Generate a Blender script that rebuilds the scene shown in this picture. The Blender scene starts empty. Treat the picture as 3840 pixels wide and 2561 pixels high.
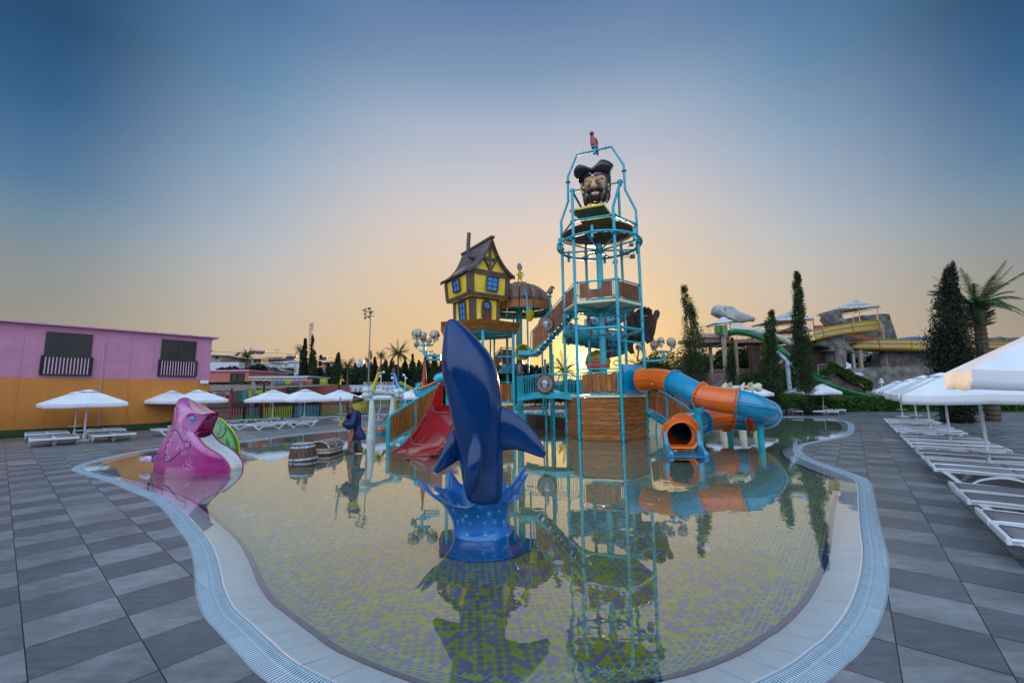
import bpy, bmesh, math, random
from mathutils import Vector, Matrix, noise
from mathutils.geometry import delaunay_2d_cdt
random.seed(7)
R_=math.radians; PI=math.pi
scene=bpy.context.scene; COL=scene.collection
# ---------------------------------------------------------------- camera
HCAM=2.0; FPX=1555.0; PITCH=R_(7.05); ROLL=R_(-0.7)
cd=bpy.data.cameras.new('camera'); cam=bpy.data.objects.new('camera',cd); COL.objects.link(cam)
cd.sensor_width=36; cd.lens=36*FPX/3840; cd.clip_end=3000; cd.clip_start=.05
CM=Matrix.Rotation(PI/2+PITCH,3,'X')@Matrix.Rotation(ROLL,3,'Z')
cam.matrix_world=Matrix.Translation((0,0,HCAM))@CM.to_4x4()
scene.camera=cam
# ---------------------------------------------------------------- sky, sun, exposure
SUN_EL=R_(4.0); SUN_AZ=R_(9.8)        # azimuth measured from +Y towards +X
w=bpy.data.worlds.new('World'); scene.world=w; w.use_nodes=True
nt=w.node_tree; bg=nt.nodes['Background']; NN=nt.nodes; NL=nt.links
sky=NN.new('ShaderNodeTexSky'); sky.sky_type='NISHITA'; sky.sun_disc=False
sky.sun_elevation=SUN_EL; sky.sun_rotation=SUN_AZ
sky.air_density=1.0; sky.dust_density=1.6; sky.ozone_density=2.5; sky.altitude=0
def lin(c): return tuple(((x/255)/12.92 if x/255<=.04045 else ((x/255+.055)/1.055)**2.4) for x in c)
def mth(op,*a):
    q=NN.new('ShaderNodeMath'); q.operation=op
    for i,v in enumerate(a):
        if isinstance(v,(int,float)): q.inputs[i].default_value=v
        else: NL.new(v,q.inputs[i])
    return q.outputs[0]
tcw=NN.new('ShaderNodeTexCoord'); sep=NN.new('ShaderNodeSeparateXYZ'); NL.new(tcw.outputs['Generated'],sep.inputs[0])
el=mth('DIVIDE',mth('ARCSINE',sep.outputs[2]),PI/2)
hl=mth('SQRT',mth('MAXIMUM',mth('SUBTRACT',1.0,mth('MULTIPLY',sep.outputs[2],sep.outputs[2])),1e-4))
cosd=mth('DIVIDE',mth('ADD',mth('MULTIPLY',sep.outputs[0],math.sin(SUN_AZ)),mth('MULTIPLY',sep.outputs[1],math.cos(SUN_AZ))),hl)
def ramp(stops):
    r=NN.new('ShaderNodeValToRGB'); e=r.color_ramp.elements; r.color_ramp.interpolation='LINEAR'
    while len(e)>1: e.remove(e[-1])
    e[0].position=max(0,stops[0][0]/90); e[0].color=(*lin(stops[0][1]),1)
    for d,c in stops[1:]:
        q=e.new(d/90); q.color=(*lin(c),1)
    NL.new(el,r.inputs[0]); return r.outputs[0]
near_r=ramp([(0,(232,186,124)),(6,(230,193,146)),(11,(227,198,160)),(17,(224,202,178)),(22,(219,205,196)),(27,(203,200,206)),(34,(172,184,205)),(40,(128,154,186)),(47,(90,125,165)),(90,(128,162,204))])
side_r=ramp([(0,(176,152,124)),(7,(154,150,138)),(12,(140,147,150)),(16,(116,142,160)),(20,(86,124,158)),(27,(56,98,138)),(33,(42,80,116)),(47,(46,86,124)),(90,(128,162,204))])
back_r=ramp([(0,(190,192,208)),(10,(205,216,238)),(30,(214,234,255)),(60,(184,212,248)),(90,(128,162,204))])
def mixc(f,a,b):
    q=NN.new('ShaderNodeMix'); q.data_type='RGBA'; NL.new(f,q.inputs[0]); NL.new(a,q.inputs[6]); NL.new(b,q.inputs[7]); return q.outputs[2]
def sstep(x,a,b):
    q=NN.new('ShaderNodeMapRange'); q.interpolation_type='SMOOTHSTEP'; NL.new(x,q.inputs[0]); q.inputs[1].default_value=a; q.inputs[2].default_value=b; return q.outputs[0]
VA=R_(2.0)
cosv=mth('DIVIDE',mth('ADD',mth('MULTIPLY',sep.outputs[0],math.sin(VA)),mth('MULTIPLY',sep.outputs[1],math.cos(VA))),hl)
mid_r=ramp([(0,(208,180,148)),(7,(205,186,163)),(14,(195,191,186)),(18,(182,189,198)),(27,(146,170,195)),(35,(104,143,177)),(42,(78,117,157)),(90,(128,162,204))])
c1r=mixc(sstep(cosv,.80,1.0),mixc(sstep(cosv,.60,.87),side_r,mid_r),near_r)
c1s=NN.new('ShaderNodeVectorMath'); c1s.operation='SCALE'; c1s.inputs['Scale'].default_value=.80; NL.new(c1r,c1s.inputs[0]); c1=c1s.outputs[0]
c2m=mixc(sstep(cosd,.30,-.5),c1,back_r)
bk=NN.new('ShaderNodeVectorMath'); bk.operation='SCALE'; NL.new(c2m,bk.inputs[0]); NL.new(mth('ADD',1.0,mth('MULTIPLY',sstep(cosd,.2,-.6),.75)),bk.inputs['Scale']); c2=bk.outputs[0]  # sky behind the camera boosted as added fill for the front
# sun glow: angle to the sun
dt=NN.new('ShaderNodeVectorMath'); dt.operation='DOT_PRODUCT'; NL.new(tcw.outputs['Generated'],dt.inputs[0])
dt.inputs[1].default_value=(math.sin(SUN_AZ)*math.cos(SUN_EL),math.cos(SUN_AZ)*math.cos(SUN_EL),math.sin(SUN_EL))
ang=mth('MULTIPLY',mth('ARCCOSINE',mth('MINIMUM',dt.outputs['Value'],1.0)),180/PI)
def glow(col,s,k):
    g=mth('MULTIPLY',mth('EXPONENT',mth('MULTIPLY',mth('POWER',mth('DIVIDE',ang,s),1.3),-1.0)),k)
    v=NN.new('ShaderNodeVectorMath'); v.operation='SCALE'; v.inputs[0].default_value=col; NL.new(g,v.inputs['Scale']); return v.outputs[0]
def addv(a,b):
    q=NN.new('ShaderNodeVectorMath'); q.operation='ADD'; NL.new(a,q.inputs[0]); NL.new(b,q.inputs[1]); return q.outputs[0]
cl=NN.new('ShaderNodeVectorMath'); cl.operation='MINIMUM'; cl.inputs[1].default_value=(.5,.42,.3)
sc_=NN.new('ShaderNodeVectorMath'); sc_.operation='SCALE'; sc_.inputs['Scale'].default_value=.012; NL.new(sky.outputs[0],sc_.inputs[0]); NL.new(sc_.outputs[0],cl.inputs[0])
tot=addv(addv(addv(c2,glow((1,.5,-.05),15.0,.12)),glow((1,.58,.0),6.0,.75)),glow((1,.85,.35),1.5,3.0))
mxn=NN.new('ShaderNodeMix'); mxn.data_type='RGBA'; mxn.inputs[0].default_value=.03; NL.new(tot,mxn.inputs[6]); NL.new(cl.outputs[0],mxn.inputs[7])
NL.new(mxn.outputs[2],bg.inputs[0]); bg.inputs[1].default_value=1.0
sl=bpy.data.lights.new('sun','SUN'); sl.energy=3.0; sl.angle=R_(0.6); sl.color=(1,.62,.3)
so=bpy.data.objects.new('sun',sl); COL.objects.link(so)
sd=Vector((math.sin(SUN_AZ)*math.cos(SUN_EL),math.cos(SUN_AZ)*math.cos(SUN_EL),math.sin(SUN_EL)))
so.rotation_euler=sd.to_track_quat('Z','Y').to_euler()
so.location=(0,0,30)
scene.view_settings.view_transform='Standard'; scene.view_settings.look='None'
scene.view_settings.exposure=0.34; scene.view_settings.gamma=1
scene.render.engine='CYCLES'
# ---------------------------------------------------------------- helpers
def ray(px,py): return CM@Vector(((px-1920)/FPX,-(py-1280.5)/FPX,-1))
def G(px,py,z=0):
    d=ray(px,py); t=(z-HCAM)/d.z; return Vector((0,0,HCAM))+d*t
def P(px,py,Y):
    d=ray(px,py); return Vector((0,0,HCAM))+d*(Y/d.y)
def V(*a): return Vector(a)
MATS={}
def mat(name,col,rough=.5,metal=0,var=0.0,vscale=4,bump=0,bscale=40,coat=0,col2=None,stretch=None,spec=.5,trans=0,alpha=1,sss=0):
    if name in MATS: return MATS[name]
    m=bpy.data.materials.new(name); m.use_nodes=True; n=m.node_tree; b=n.nodes['Principled BSDF']
    b.inputs['Base Color'].default_value=(*col,1); b.inputs['Roughness'].default_value=rough
    b.inputs['Metallic'].default_value=metal; b.inputs['Specular IOR Level'].default_value=spec
    if coat: b.inputs['Coat Weight'].default_value=coat; b.inputs['Coat Roughness'].default_value=.08
    if alpha<1: b.inputs['Alpha'].default_value=alpha
    if trans: b.inputs['Transmission Weight'].default_value=trans
    if sss: b.inputs['Subsurface Weight'].default_value=sss; b.inputs['Subsurface Radius'].default_value=(.1,.1,.1)
    tc=n.nodes.new('ShaderNodeTexCoord'); mp=n.nodes.new('ShaderNodeMapping')
    n.links.new(tc.outputs['Object'],mp.inputs[0])
    if stretch: mp.inputs['Scale'].default_value=stretch
    if var or col2:
        t=n.nodes.new('ShaderNodeTexNoise'); t.inputs['Scale'].default_value=vscale; t.inputs['Detail'].default_value=6
        n.links.new(mp.outputs[0],t.inputs['Vector'])
        r=n.nodes.new('ShaderNodeValToRGB'); r.color_ramp.elements[0].position=.35; r.color_ramp.elements[1].position=.65
        c2=col2 if col2 else tuple(min(1,c*(1+var)) for c in col)
        c1=col if col2 else tuple(c*(1-var) for c in col)
        r.color_ramp.elements[0].color=(*c1,1); r.color_ramp.elements[1].color=(*c2,1)
        n.links.new(t.outputs[0],r.inputs[0]); n.links.new(r.outputs[0],b.inputs['Base Color'])
    if bump:
        t=n.nodes.new('ShaderNodeTexNoise'); t.inputs['Scale'].default_value=bscale; t.inputs['Detail'].default_value=4
        n.links.new(mp.outputs[0],t.inputs['Vector'])
        bm_=n.nodes.new('ShaderNodeBump'); bm_.inputs['Strength'].default_value=bump; bm_.inputs['Distance'].default_value=.02
        n.links.new(t.outputs[0],bm_.inputs['Height']); n.links.new(bm_.outputs[0],b.inputs['Normal'])
    MATS[name]=m; return m
def tag(o,label=None,cat=None,group=None,kind=None):
    if label: o['label']=label
    if cat: o['category']=cat
    if group: o['group']=group
    if kind: o['kind']=kind
    return o
def thing(name,label,cat,loc=(0,0,0),rz=0,group=None):
    o=bpy.data.objects.new(name,None); COL.objects.link(o); o.location=loc; o.rotation_euler=(0,0,rz)
    o.empty_display_size=.2
    return tag(o,label,cat,group)
def root_of(o):
    while o.parent: o=o.parent
    return o
class MB:
    """collects shapes into one mesh"""
    def __init__(s): s.v=[]; s.f=[]; s.m=[]; s.mi=0
    def add(s,vs,fs):
        b=len(s.v); s.v+= [Vector(p) for p in vs]; s.f+=[tuple(i+b for i in f) for f in fs]; s.m+=[s.mi]*len(fs); return s
    def box(s,c,d,rz=0,M=None):
        x,y,z=d[0]/2,d[1]/2,d[2]/2
        vs=[Vector((a*x,b_*y,c_*z)) for a in(-1,1) for b_ in(-1,1) for c_ in(-1,1)]
        rot=M if M else Matrix.Rotation(rz,3,'Z')
        return s.add([rot@p+Vector(c) for p in vs],[(0,1,3,2),(4,6,7,5),(0,4,5,1),(2,3,7,6),(0,2,6,4),(1,5,7,3)])
    def beam(s,a,b,wd,h=None,up=(0,0,1)):
        a=Vector(a);b=Vector(b);h=h or wd; d=b-a; L=d.length; d.normalize(); up=Vector(up)
        if abs(d.dot(up))>.99: up=Vector((1,0,0))
        x=d.cross(up).normalized(); z=x.cross(d)
        M=Matrix((x,d,z)).transposed()
        return s.box((a+b)/2,(wd,L,h),M=M)
    def rings(s,rs,cap0=True,cap1=True,closed=False):
        n=len(rs[0]); b=len(s.v); 
        for r in rs: s.v+=[Vector(p) for p in r]
        k=len(rs)
        for i in range(k if closed else k-1):
            j=(i+1)%k
            for q in range(n):
                s.f.append((b+i*n+q,b+i*n+(q+1)%n,b+j*n+(q+1)%n,b+j*n+q)); s.m.append(s.mi)
        if not closed:
            if cap0: s.f.append(tuple(b+q for q in range(n))[::-1]); s.m.append(s.mi)
            if cap1: s.f.append(tuple(b+(k-1)*n+q for q in range(n))); s.m.append(s.mi)
        return s
    def tube(s,path,r,n=10,cap=True,closed=False):
        path=[Vector(p) for p in path]; k=len(path); rr=r if isinstance(r,(list,tuple)) else [r]*k
        rs=[]; prev=None
        for i,p in enumerate(path):
            if closed: t=path[(i+1)%k]-path[i-1]
            else: t=(path[min(i+1,k-1)]-path[max(i-1,0)])
            if t.length<1e-9: t=Vector((0,0,1))
            t.normalize()
            if prev is None:
                a=Vector((0,0,1)) if abs(t.z)<.9 else Vector((1,0,0)); u=t.cross(a).normalized()
            else: u=(prev-t*prev.dot(t)); u=u.normalized() if u.length>1e-6 else t.orthogonal().normalized()
            prev=u; w_=t.cross(u)
            rs.append([p+(u*math.cos(2*PI*q/n)+w_*math.sin(2*PI*q/n))*rr[i] for q in range(n)])
        return s.rings(rs,cap,cap,closed)
    def cyl(s,a,b,r,r2=None,n=12): return s.tube([a,b],[r,r if r2 is None else r2],n)
    def lathe(s,c,prof,n=20,sx=1,sy=1,axis=None,a0=0):
        c=Vector(c); rs=[]
        for r,z in prof:
            rs.append([c+Vector((math.cos(a0+2*PI*q/n)*r*sx,math.sin(a0+2*PI*q/n)*r*sy,z)) for q in range(n)])
        if axis is not None:
            M=Vector((0,0,1)).rotation_difference(Vector(axis)).to_matrix()
            rs=[[c+M@(p-c) for p in r] for r in rs]
        return s.rings(rs)
    def ball(s,c,r,n=14,m=9,M=None,sc=(1,1,1)):
        c=Vector(c); rs=[]
        for i in range(m+1):
            th=PI*(.02+.96*i/m)-PI/2
            rs.append([Vector((math.cos(th)*math.cos(2*PI*q/n)*sc[0],math.cos(th)*math.sin(2*PI*q/n)*sc[1],math.sin(th)*sc[2]))*r for q in range(n)])
        if M is None: M=Matrix.Identity(3)
        return s.rings([[c+M@p for p in q] for q in rs])
    def prism(s,poly,h,origin=(0,0,0),X=(1,0,0),Y=(0,0,1)):
        """extrude 2D poly along N = X x Y by h, centred"""
        o=Vector(origin);X=Vector(X).normalized();Y=Vector(Y).normalized();N=X.cross(Y)
        a=[o+X*p[0]+Y*p[1]-N*h/2 for p in poly]; b=[q+N*h for q in a]
        n=len(poly); return s.add(a+b,[tuple(range(n))[::-1],tuple(range(n,2*n))]+[(i,(i+1)%n,n+(i+1)%n,n+i) for i in range(n)])
    def quad(s,*p): return s.add(p,[tuple(range(len(p)))])
    def build(s,name,mats,parent=None,smooth=False,sub=0,loc=None,local=False,bevel=0,angle=40,up=False):
        off=Vector((0,0,0))
        if parent is not None:
            if not local: off=Vector(root_of(parent).location)
        elif loc is not None: off=Vector(loc)
        me=bpy.data.meshes.new(name); me.from_pydata([p-off for p in s.v],[],s.f)
        if not isinstance(mats,(list,tuple)): mats=[mats]
        for m in mats: me.materials.append(m)
        if len(mats)>1: me.polygons.foreach_set('material_index',s.m)
        bm=bmesh.new(); bm.from_mesh(me); bmesh.ops.recalc_face_normals(bm,faces=bm.faces)
        if up:
            for f in bm.faces:
                if f.normal.z<0: f.normal_flip()
        ng=[f for f in bm.faces if len(f.verts)>6]
        if ng and sub==0: bmesh.ops.triangulate(bm,faces=ng)
        bm.to_mesh(me); bm.free()
        if smooth:
            me.polygons.foreach_set('use_smooth',[True]*len(me.polygons))
            if angle<180 and sub==0: me.set_sharp_from_angle(angle=R_(angle))
        o=bpy.data.objects.new(name,me); COL.objects.link(o)
        if parent is not None: o.parent=parent
        elif loc is not None: o.location=loc
        if bevel:
            b=o.modifiers.new('bevel','BEVEL'); b.width=bevel; b.segments=2; b.limit_method='ANGLE'
        if sub:
            q=o.modifiers.new('sub','SUBSURF'); q.levels=sub; q.render_levels=sub
        return o
def copy_tree(o,parent=None,label=None,loc=None,rz=None,group=None):
    c=o.copy(); COL.objects.link(c)
    if parent is not None: c.parent=parent
    if label: c['label']=label
    if group: c['group']=group
    if loc is not None: c.location=loc
    if rz is not None: c.rotation_euler=(0,0,rz)
    for ch in list(o.children): copy_tree(ch,c)
    return c
def spl(pts,n=6,closed=False):
    pts=[Vector(p) for p in pts]; k=len(pts); out=[]
    for i in range(k if closed else k-1):
        if closed: a,b,c,d=pts[i-1],pts[i],pts[(i+1)%k],pts[(i+2)%k]
        else: a,b,c,d=pts[max(i-1,0)],pts[i],pts[i+1],pts[min(i+2,k-1)]
        for j in range(n):
            t=j/n
            out.append(.5*((2*b)+(c-a)*t+(2*a-5*b+4*c-d)*t*t+(3*b-a-3*c+d)*t**3))
    if not closed: out.append(pts[-1])
    return out
def text_part(name,txt,size,m,parent,loc,X,Y,depth=.01,off=None,sx=1):
    """flat lettering: X = reading direction, Y = up, loc = centre (world)"""
    cu=bpy.data.curves.new(name,'FONT'); cu.body=txt; cu.size=size; cu.align_x='CENTER'; cu.align_y='CENTER'; cu.extrude=depth/2
    cu.resolution_u=2
    o=bpy.data.objects.new(name,cu); COL.objects.link(o)
    X=Vector(X).normalized();Y=Vector(Y).normalized();N=X.cross(Y)
    bpy.context.view_layer.update()
    me=bpy.data.meshes.new_from_object(o.evaluated_get(bpy.context.evaluated_depsgraph_get()))
    COL.objects.unlink(o); bpy.data.objects.remove(o)
    M=Matrix((X*sx,Y,N)).transposed(); off=Vector(root_of(parent).location) if parent is not None else Vector((0,0,0))
    for v in me.vertices: v.co=M@v.co+Vector(loc)-off
    me.materials.clear(); me.materials.append(m)
    q=bpy.data.objects.new(name,me); COL.objects.link(q)
    if parent is not None: q.parent=parent
    return q
# ================================================================ materials
def nodes(m): return m.node_tree.nodes,m.node_tree.links
M_turq=mat('turquoise_paint',(.0,.36,.45),.32,var=.12,vscale=3,coat=.3,bump=.05,bscale=15)
M_turq_d=mat('turquoise_steel',(.012,.24,.34),.45,var=.15,vscale=3)
M_white=mat('white_plastic',(.72,.74,.78),.35,var=.04,vscale=3)
M_canvas=mat('white_canvas',(.75,.76,.78),.85,var=.05,vscale=2,bump=.1,bscale=12)
M_sling=mat('grey_sling',(.25,.235,.245),.8,var=.06,vscale=6,bump=.1,bscale=400)
M_black=mat('black_metal',(.012,.012,.014),.4,var=.2)
M_steel=mat('grey_steel',(.25,.26,.27),.4,metal=.8,var=.15)
def tile_mat(name,a,b,stain=.5):
    m=mat(name,a,.42,spec=.45); n,l=nodes(m); b_=n['Principled BSDF']
    tc=n['Texture Coordinate']; oi=n.new('ShaderNodeObjectInfo')
    mp=n.new('ShaderNodeMapping'); mp.inputs['Rotation'].default_value=(0,0,-R_(140.8)); mp.inputs['Scale'].default_value=(1.2,7,1)
    geo=n.new('ShaderNodeNewGeometry'); l.new(geo.outputs['Position'],mp.inputs[0])
    t=n.new('ShaderNodeTexNoise'); t.inputs['Scale'].default_value=2.2; t.inputs['Detail'].default_value=9; t.inputs['Roughness'].default_value=.65; t.inputs['Distortion'].default_value=.6
    l.new(mp.outputs[0],t.inputs['Vector'])
    r=n.new('ShaderNodeValToRGB'); r.color_ramp.elements[0].position=.3; r.color_ramp.elements[1].position=.72
    r.color_ramp.elements[0].color=(*a,1); r.color_ramp.elements[1].color=(*b,1)
    l.new(t.outputs[0],r.inputs[0])
    t2=n.new('ShaderNodeTexNoise'); t2.inputs['Scale'].default_value=1.3; t2.inputs['Detail'].default_value=13; t2.inputs['Roughness'].default_value=.72
    l.new(geo.outputs['Position'],t2.inputs['Vector'])
    r2=n.new('ShaderNodeValToRGB'); r2.color_ramp.elements[0].position=.42; r2.color_ramp.elements[1].position=.62
    r2.color_ramp.elements[0].color=(stain,stain,stain*.98,1); r2.color_ramp.elements[1].color=(1,1,1,1)
    l.new(t2.outputs[0],r2.inputs[0])
    mx=n.new('ShaderNodeMix'); mx.data_type='RGBA'; mx.blend_type='MULTIPLY'; mx.inputs[0].default_value=1
    l.new(r.outputs[0],mx.inputs[6]); l.new(r2.outputs[0],mx.inputs[7]); l.new(mx.outputs[2],b_.inputs['Base Color'])
    rr=n.new('ShaderNodeMapRange'); rr.inputs['To Min'].default_value=.22; rr.inputs['To Max'].default_value=.55
    l.new(t2.outputs[0],rr.inputs[0]); l.new(rr.outputs[0],b_.inputs['Roughness'])
    bp=n.new('ShaderNodeBump'); bp.inputs['Strength'].default_value=.12; bp.inputs['Distance'].default_value=.01
    l.new(t.outputs[0],bp.inputs['Height']); l.new(bp.outputs[0],b_.inputs['Normal'])
    return m
M_tl=tile_mat('light_stone_tile',(.20,.21,.215),(.31,.315,.32),.58)
M_tl2=tile_mat('pale_stone_tile',(.235,.238,.245),(.335,.34,.345),.62)
M_td=tile_mat('dark_stone_tile',(.10,.107,.12),(.165,.172,.185),.7)
M_td2=tile_mat('mid_stone_tile',(.135,.14,.15),(.21,.215,.225),.65)
M_grout=mat('deck_grout',(.05,.05,.048),.9,var=.3)
M_grate=mat('grate_plastic',(.58,.76,.86),.4,var=.08,vscale=6)
M_lip=mat('pale_pool_tile',(.78,.78,.80),.3,var=.05,vscale=4,bump=.05,bscale=80)
M_purple=mat('purple_pool_tile',(.045,.04,.22),.3,var=.2,vscale=10)
# pool floor mosaic: two colours of small tiles with pale grout (random per tile)
CA,SA=.632,.775
def mosaic():
    m=bpy.data.materials.new('pool_mosaic'); m.use_nodes=True; n,l=nodes(m); b=n['Principled BSDF']
    geo=n.new('ShaderNodeNewGeometry'); mp=n.new('ShaderNodeMapping')
    mp.inputs['Rotation'].default_value=(0,0,-math.atan2(SA,CA)); l.new(geo.outputs['Position'],mp.inputs[0])
    sc=n.new('ShaderNodeVectorMath'); sc.operation='DIVIDE'; sc.inputs[1].default_value=(.056,.056,1); l.new(mp.outputs[0],sc.inputs[0])
    fl=n.new('ShaderNodeVectorMath'); fl.operation='FLOOR'; l.new(sc.outputs[0],fl.inputs[0])
    fr=n.new('ShaderNodeVectorMath'); fr.operation='FRACTION'; l.new(sc.outputs[0],fr.inputs[0])
    sp=n.new('ShaderNodeSeparateXYZ'); l.new(fl.outputs[0],sp.inputs[0]); cb=n.new('ShaderNodeCombineXYZ')
    l.new(sp.outputs[0],cb.inputs[0]); l.new(sp.outputs[1],cb.inputs[1])
    wn=n.new('ShaderNodeTexWhiteNoise'); wn.noise_dimensions='2D'; l.new(cb.outputs[0],wn.inputs['Vector'])
    # checker bias so that colours mostly alternate
    ad=n.new('ShaderNodeMath'); ad.operation='ADD'; l.new(sp.outputs[0],ad.inputs[0]); l.new(sp.outputs[1],ad.inputs[1])
    md=n.new('ShaderNodeMath'); md.operation='PINGPONG'; md.inputs[1].default_value=1; l.new(ad.outputs[0],md.inputs[0])
    m2=n.new('ShaderNodeMath'); m2.operation='MULTIPLY_ADD'; m2.inputs[1].default_value=.6; l.new(md.outputs[0],m2.inputs[0]); l.new(wn.outputs[0],m2.inputs[2])
    gt=n.new('ShaderNodeMath'); gt.operation='GREATER_THAN'; gt.inputs[1].default_value=.8; l.new(m2.outputs[0],gt.inputs[0])
    mx=n.new('ShaderNodeMix'); mx.data_type='RGBA'; l.new(gt.outputs[0],mx.inputs[0])
    mx.inputs[6].default_value=(.24,.22,.36,1); mx.inputs[7].default_value=(.45,.45,.012,1)
    # small value shift per tile
    hv=n.new('ShaderNodeMapRange'); hv.inputs['To Min'].default_value=.8; hv.inputs['To Max'].default_value=1.15; l.new(wn.outputs[0],hv.inputs[0])
    ml=n.new('ShaderNodeVectorMath'); ml.operation='SCALE'; l.new(mx.outputs[2],ml.inputs[0]); l.new(hv.outputs[0],ml.inputs['Scale'])
    sf=n.new('ShaderNodeSeparateXYZ'); l.new(fr.outputs[0],sf.inputs[0])
    def edge(o,wd):
        p=n.new('ShaderNodeMath'); p.operation='PINGPONG'; p.inputs[1].default_value=.5; l.new(o,p.inputs[0])
        q=n.new('ShaderNodeMath'); q.operation='LESS_THAN'; q.inputs[1].default_value=wd; l.new(p.outputs[0],q.inputs[0]); return q
    e1=edge(sf.outputs[0],.03); e2=edge(sf.outputs[1],.055)
    mm=n.new('ShaderNodeMath'); mm.operation='MAXIMUM'; l.new(e1.outputs[0],mm.inputs[0]); l.new(e2.outputs[0],mm.inputs[1])
    m3=n.new('ShaderNodeMix'); m3.data_type='RGBA'; l.new(mm.outputs[0],m3.inputs[0]); l.new(ml.outputs[0],m3.inputs[6]); m3.inputs[7].default_value=(.5,.78,.8,1)
    l.new(m3.outputs[2],b.inputs['Base Color']); b.inputs['Roughness'].default_value=.35
    bp=n.new('ShaderNodeBump'); bp.invert=True; bp.inputs['Distance'].default_value=.002; l.new(mm.outputs[0],bp.inputs['Height']); l.new(bp.outputs[0],b.inputs['Normal'])
    return m
M_mos=mosaic()
def water_mat():
    m=bpy.data.materials.new('pool_water'); m.use_nodes=True; n,l=nodes(m); n.remove(n['Principled BSDF'])
    out=n['Material Output']; fr=n.new('ShaderNodeFresnel'); fr.inputs['IOR'].default_value=1.33
    tr=n.new('ShaderNodeBsdfTransparent'); tr.inputs[0].default_value=(.95,.975,.95,1)
    gl=n.new('ShaderNodeBsdfGlossy'); gl.inputs['Roughness'].default_value=.0; gl.inputs['Color'].default_value=(1,1,1,1)
    pw=n.new('ShaderNodeMath'); pw.operation='POWER'; pw.inputs[1].default_value=.6; l.new(fr.outputs[0],pw.inputs[0]); pm=n.new('ShaderNodeMath'); pm.operation='MULTIPLY'; pm.use_clamp=True; pm.inputs[1].default_value=1.0; l.new(pw.outputs[0],pm.inputs[0])
    mx=n.new('ShaderNodeMixShader'); l.new(pm.outputs[0],mx.inputs[0]); l.new(tr.outputs[0],mx.inputs[1]); l.new(gl.outputs[0],mx.inputs[2]); l.new(mx.outputs[0],out.inputs[0])
    geo=n.new('ShaderNodeNewGeometry')
    t=n.new('ShaderNodeTexNoise'); t.inputs['Scale'].default_value=3.0; t.inputs['Detail'].default_value=2; l.new(geo.outputs['Position'],t.inputs['Vector'])
    t2=n.new('ShaderNodeTexNoise'); t2.inputs['Scale'].default_value=.35; t2.inputs['Detail'].default_value=1; l.new(geo.outputs['Position'],t2.inputs['Vector'])
    rp=n.new('ShaderNodeMapRange'); rp.inputs['From Min'].default_value=.45; rp.inputs['From Max'].default_value=.7; rp.inputs['To Min'].default_value=.12; rp.inputs['To Max'].default_value=1; l.new(t2.outputs[0],rp.inputs[0])
    mu=n.new('ShaderNodeMath'); mu.operation='MULTIPLY'; l.new(t.outputs[0],mu.inputs[0]); l.new(rp.outputs[0],mu.inputs[1])
    bp=n.new('ShaderNodeBump'); bp.inputs['Strength'].default_value=1; bp.inputs['Distance'].default_value=.0045; l.new(mu.outputs[0],bp.inputs['Height'])
    l.new(bp.outputs[0],gl.inputs['Normal']); l.new(bp.outputs[0],fr.inputs['Normal'])
    return m
M_water=water_mat()
# ================================================================ pool outline
def n2(*pts,ox=0,oy=0,s=1): return [(ox+x*s,oy+y*s) for x,y in pts]
OUT_PX = n2((1815,1557),(1600,1350),(1470,1210),(1375,1100),(1325,950),(1318,840),(1305,720),(1270,610),(1190,495),(1100,380),(1010,310),(880,258),(760,205),(620,160),(540,138),(482,112),(510,85),(600,55),ox=0,oy=1700,s=.553)
OUT_PX+= [(430,1707),(530,1688),(640,1676),(760,1665),(894,1655),(1043,1636),(1196,1619),(1306,1610),(1460,1592),(1640,1572),(1850,1555),(2060,1548),(2300,1546),(2600,1548),(2780,1555)]
OUT_PX+= n2((1150,335),(1400,330),(1700,345),(1900,365),(2030,395),(2070,440),(2060,500),(1990,550),(1800,590),(1620,620),(1520,655),(1490,690),(1520,740),(1600,790),(1750,850),(1900,900),(2050,950),(2200,1010),(2250,1060),(2280,1130),ox=2500,oy=1450,s=.3403)
OUT_PX+= n2((235,590),(265,720),(288,800),(300,890),(301,980),(290,1080),(260,1190),(210,1290),(140,1390),(60,1460),ox=3140,oy=1540,s=1/1.536)
OUT_PX+= [(3080,2575),(2850,2690),(2500,2780),(2100,2830),(1700,2830),(1350,2740)]
OUT=[G(x,y) for x,y in OUT_PX]
OUT=[Vector((p.x,p.y,0)) for p in spl(OUT,4,True)]
def resample(pts,step):
    out=[]; k=len(pts); acc=0
    for i in range(k):
        a=pts[i]; b=pts[(i+1)%k]; L=(b-a).length
        st=step*max(1,min(8,((a+b)/2).length/6))
        t=acc
        while t<L:
            out.append(a+(b-a)*(t/L)); t+=st
        acc=t-L
    return out
OUT=resample(OUT,.11)
# orientation -> ccw
ar=sum(OUT[i-1].x*OUT[i].y-OUT[i].x*OUT[i-1].y for i in range(len(OUT)))
if ar<0: OUT.reverse()
def inset(pts,d,it=2):
    k=len(pts); ns=[]
    for i in range(k):
        t=pts[(i+2)%k]-pts[i-2]; t.normalize(); ns.append(Vector((-t.y,t.x,0)))
    return [pts[i]+ns[i]*d for i in range(k)]
W_G,W_L=.23,.33
L0=OUT; L1=inset(OUT,W_G); L2=inset(OUT,W_G+W_L); L3=inset(OUT,W_G+W_L+.075); LM=inset(OUT,.12)
def inside(p,poly):
    c=False; j=len(poly)-1; x,y=p[0],p[1]
    for i in range(len(poly)):
        a=poly[i];b=poly[j]
        if (a.y>y)!=(b.y>y) and x<(b.x-a.x)*(y-a.y)/(b.y-a.y)+a.x: c=not c
        j=i
    return c
def near(p,poly,d):
    return any(abs(q.x-p[0])<d and abs(q.y-p[1])<d for q in poly)
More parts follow.
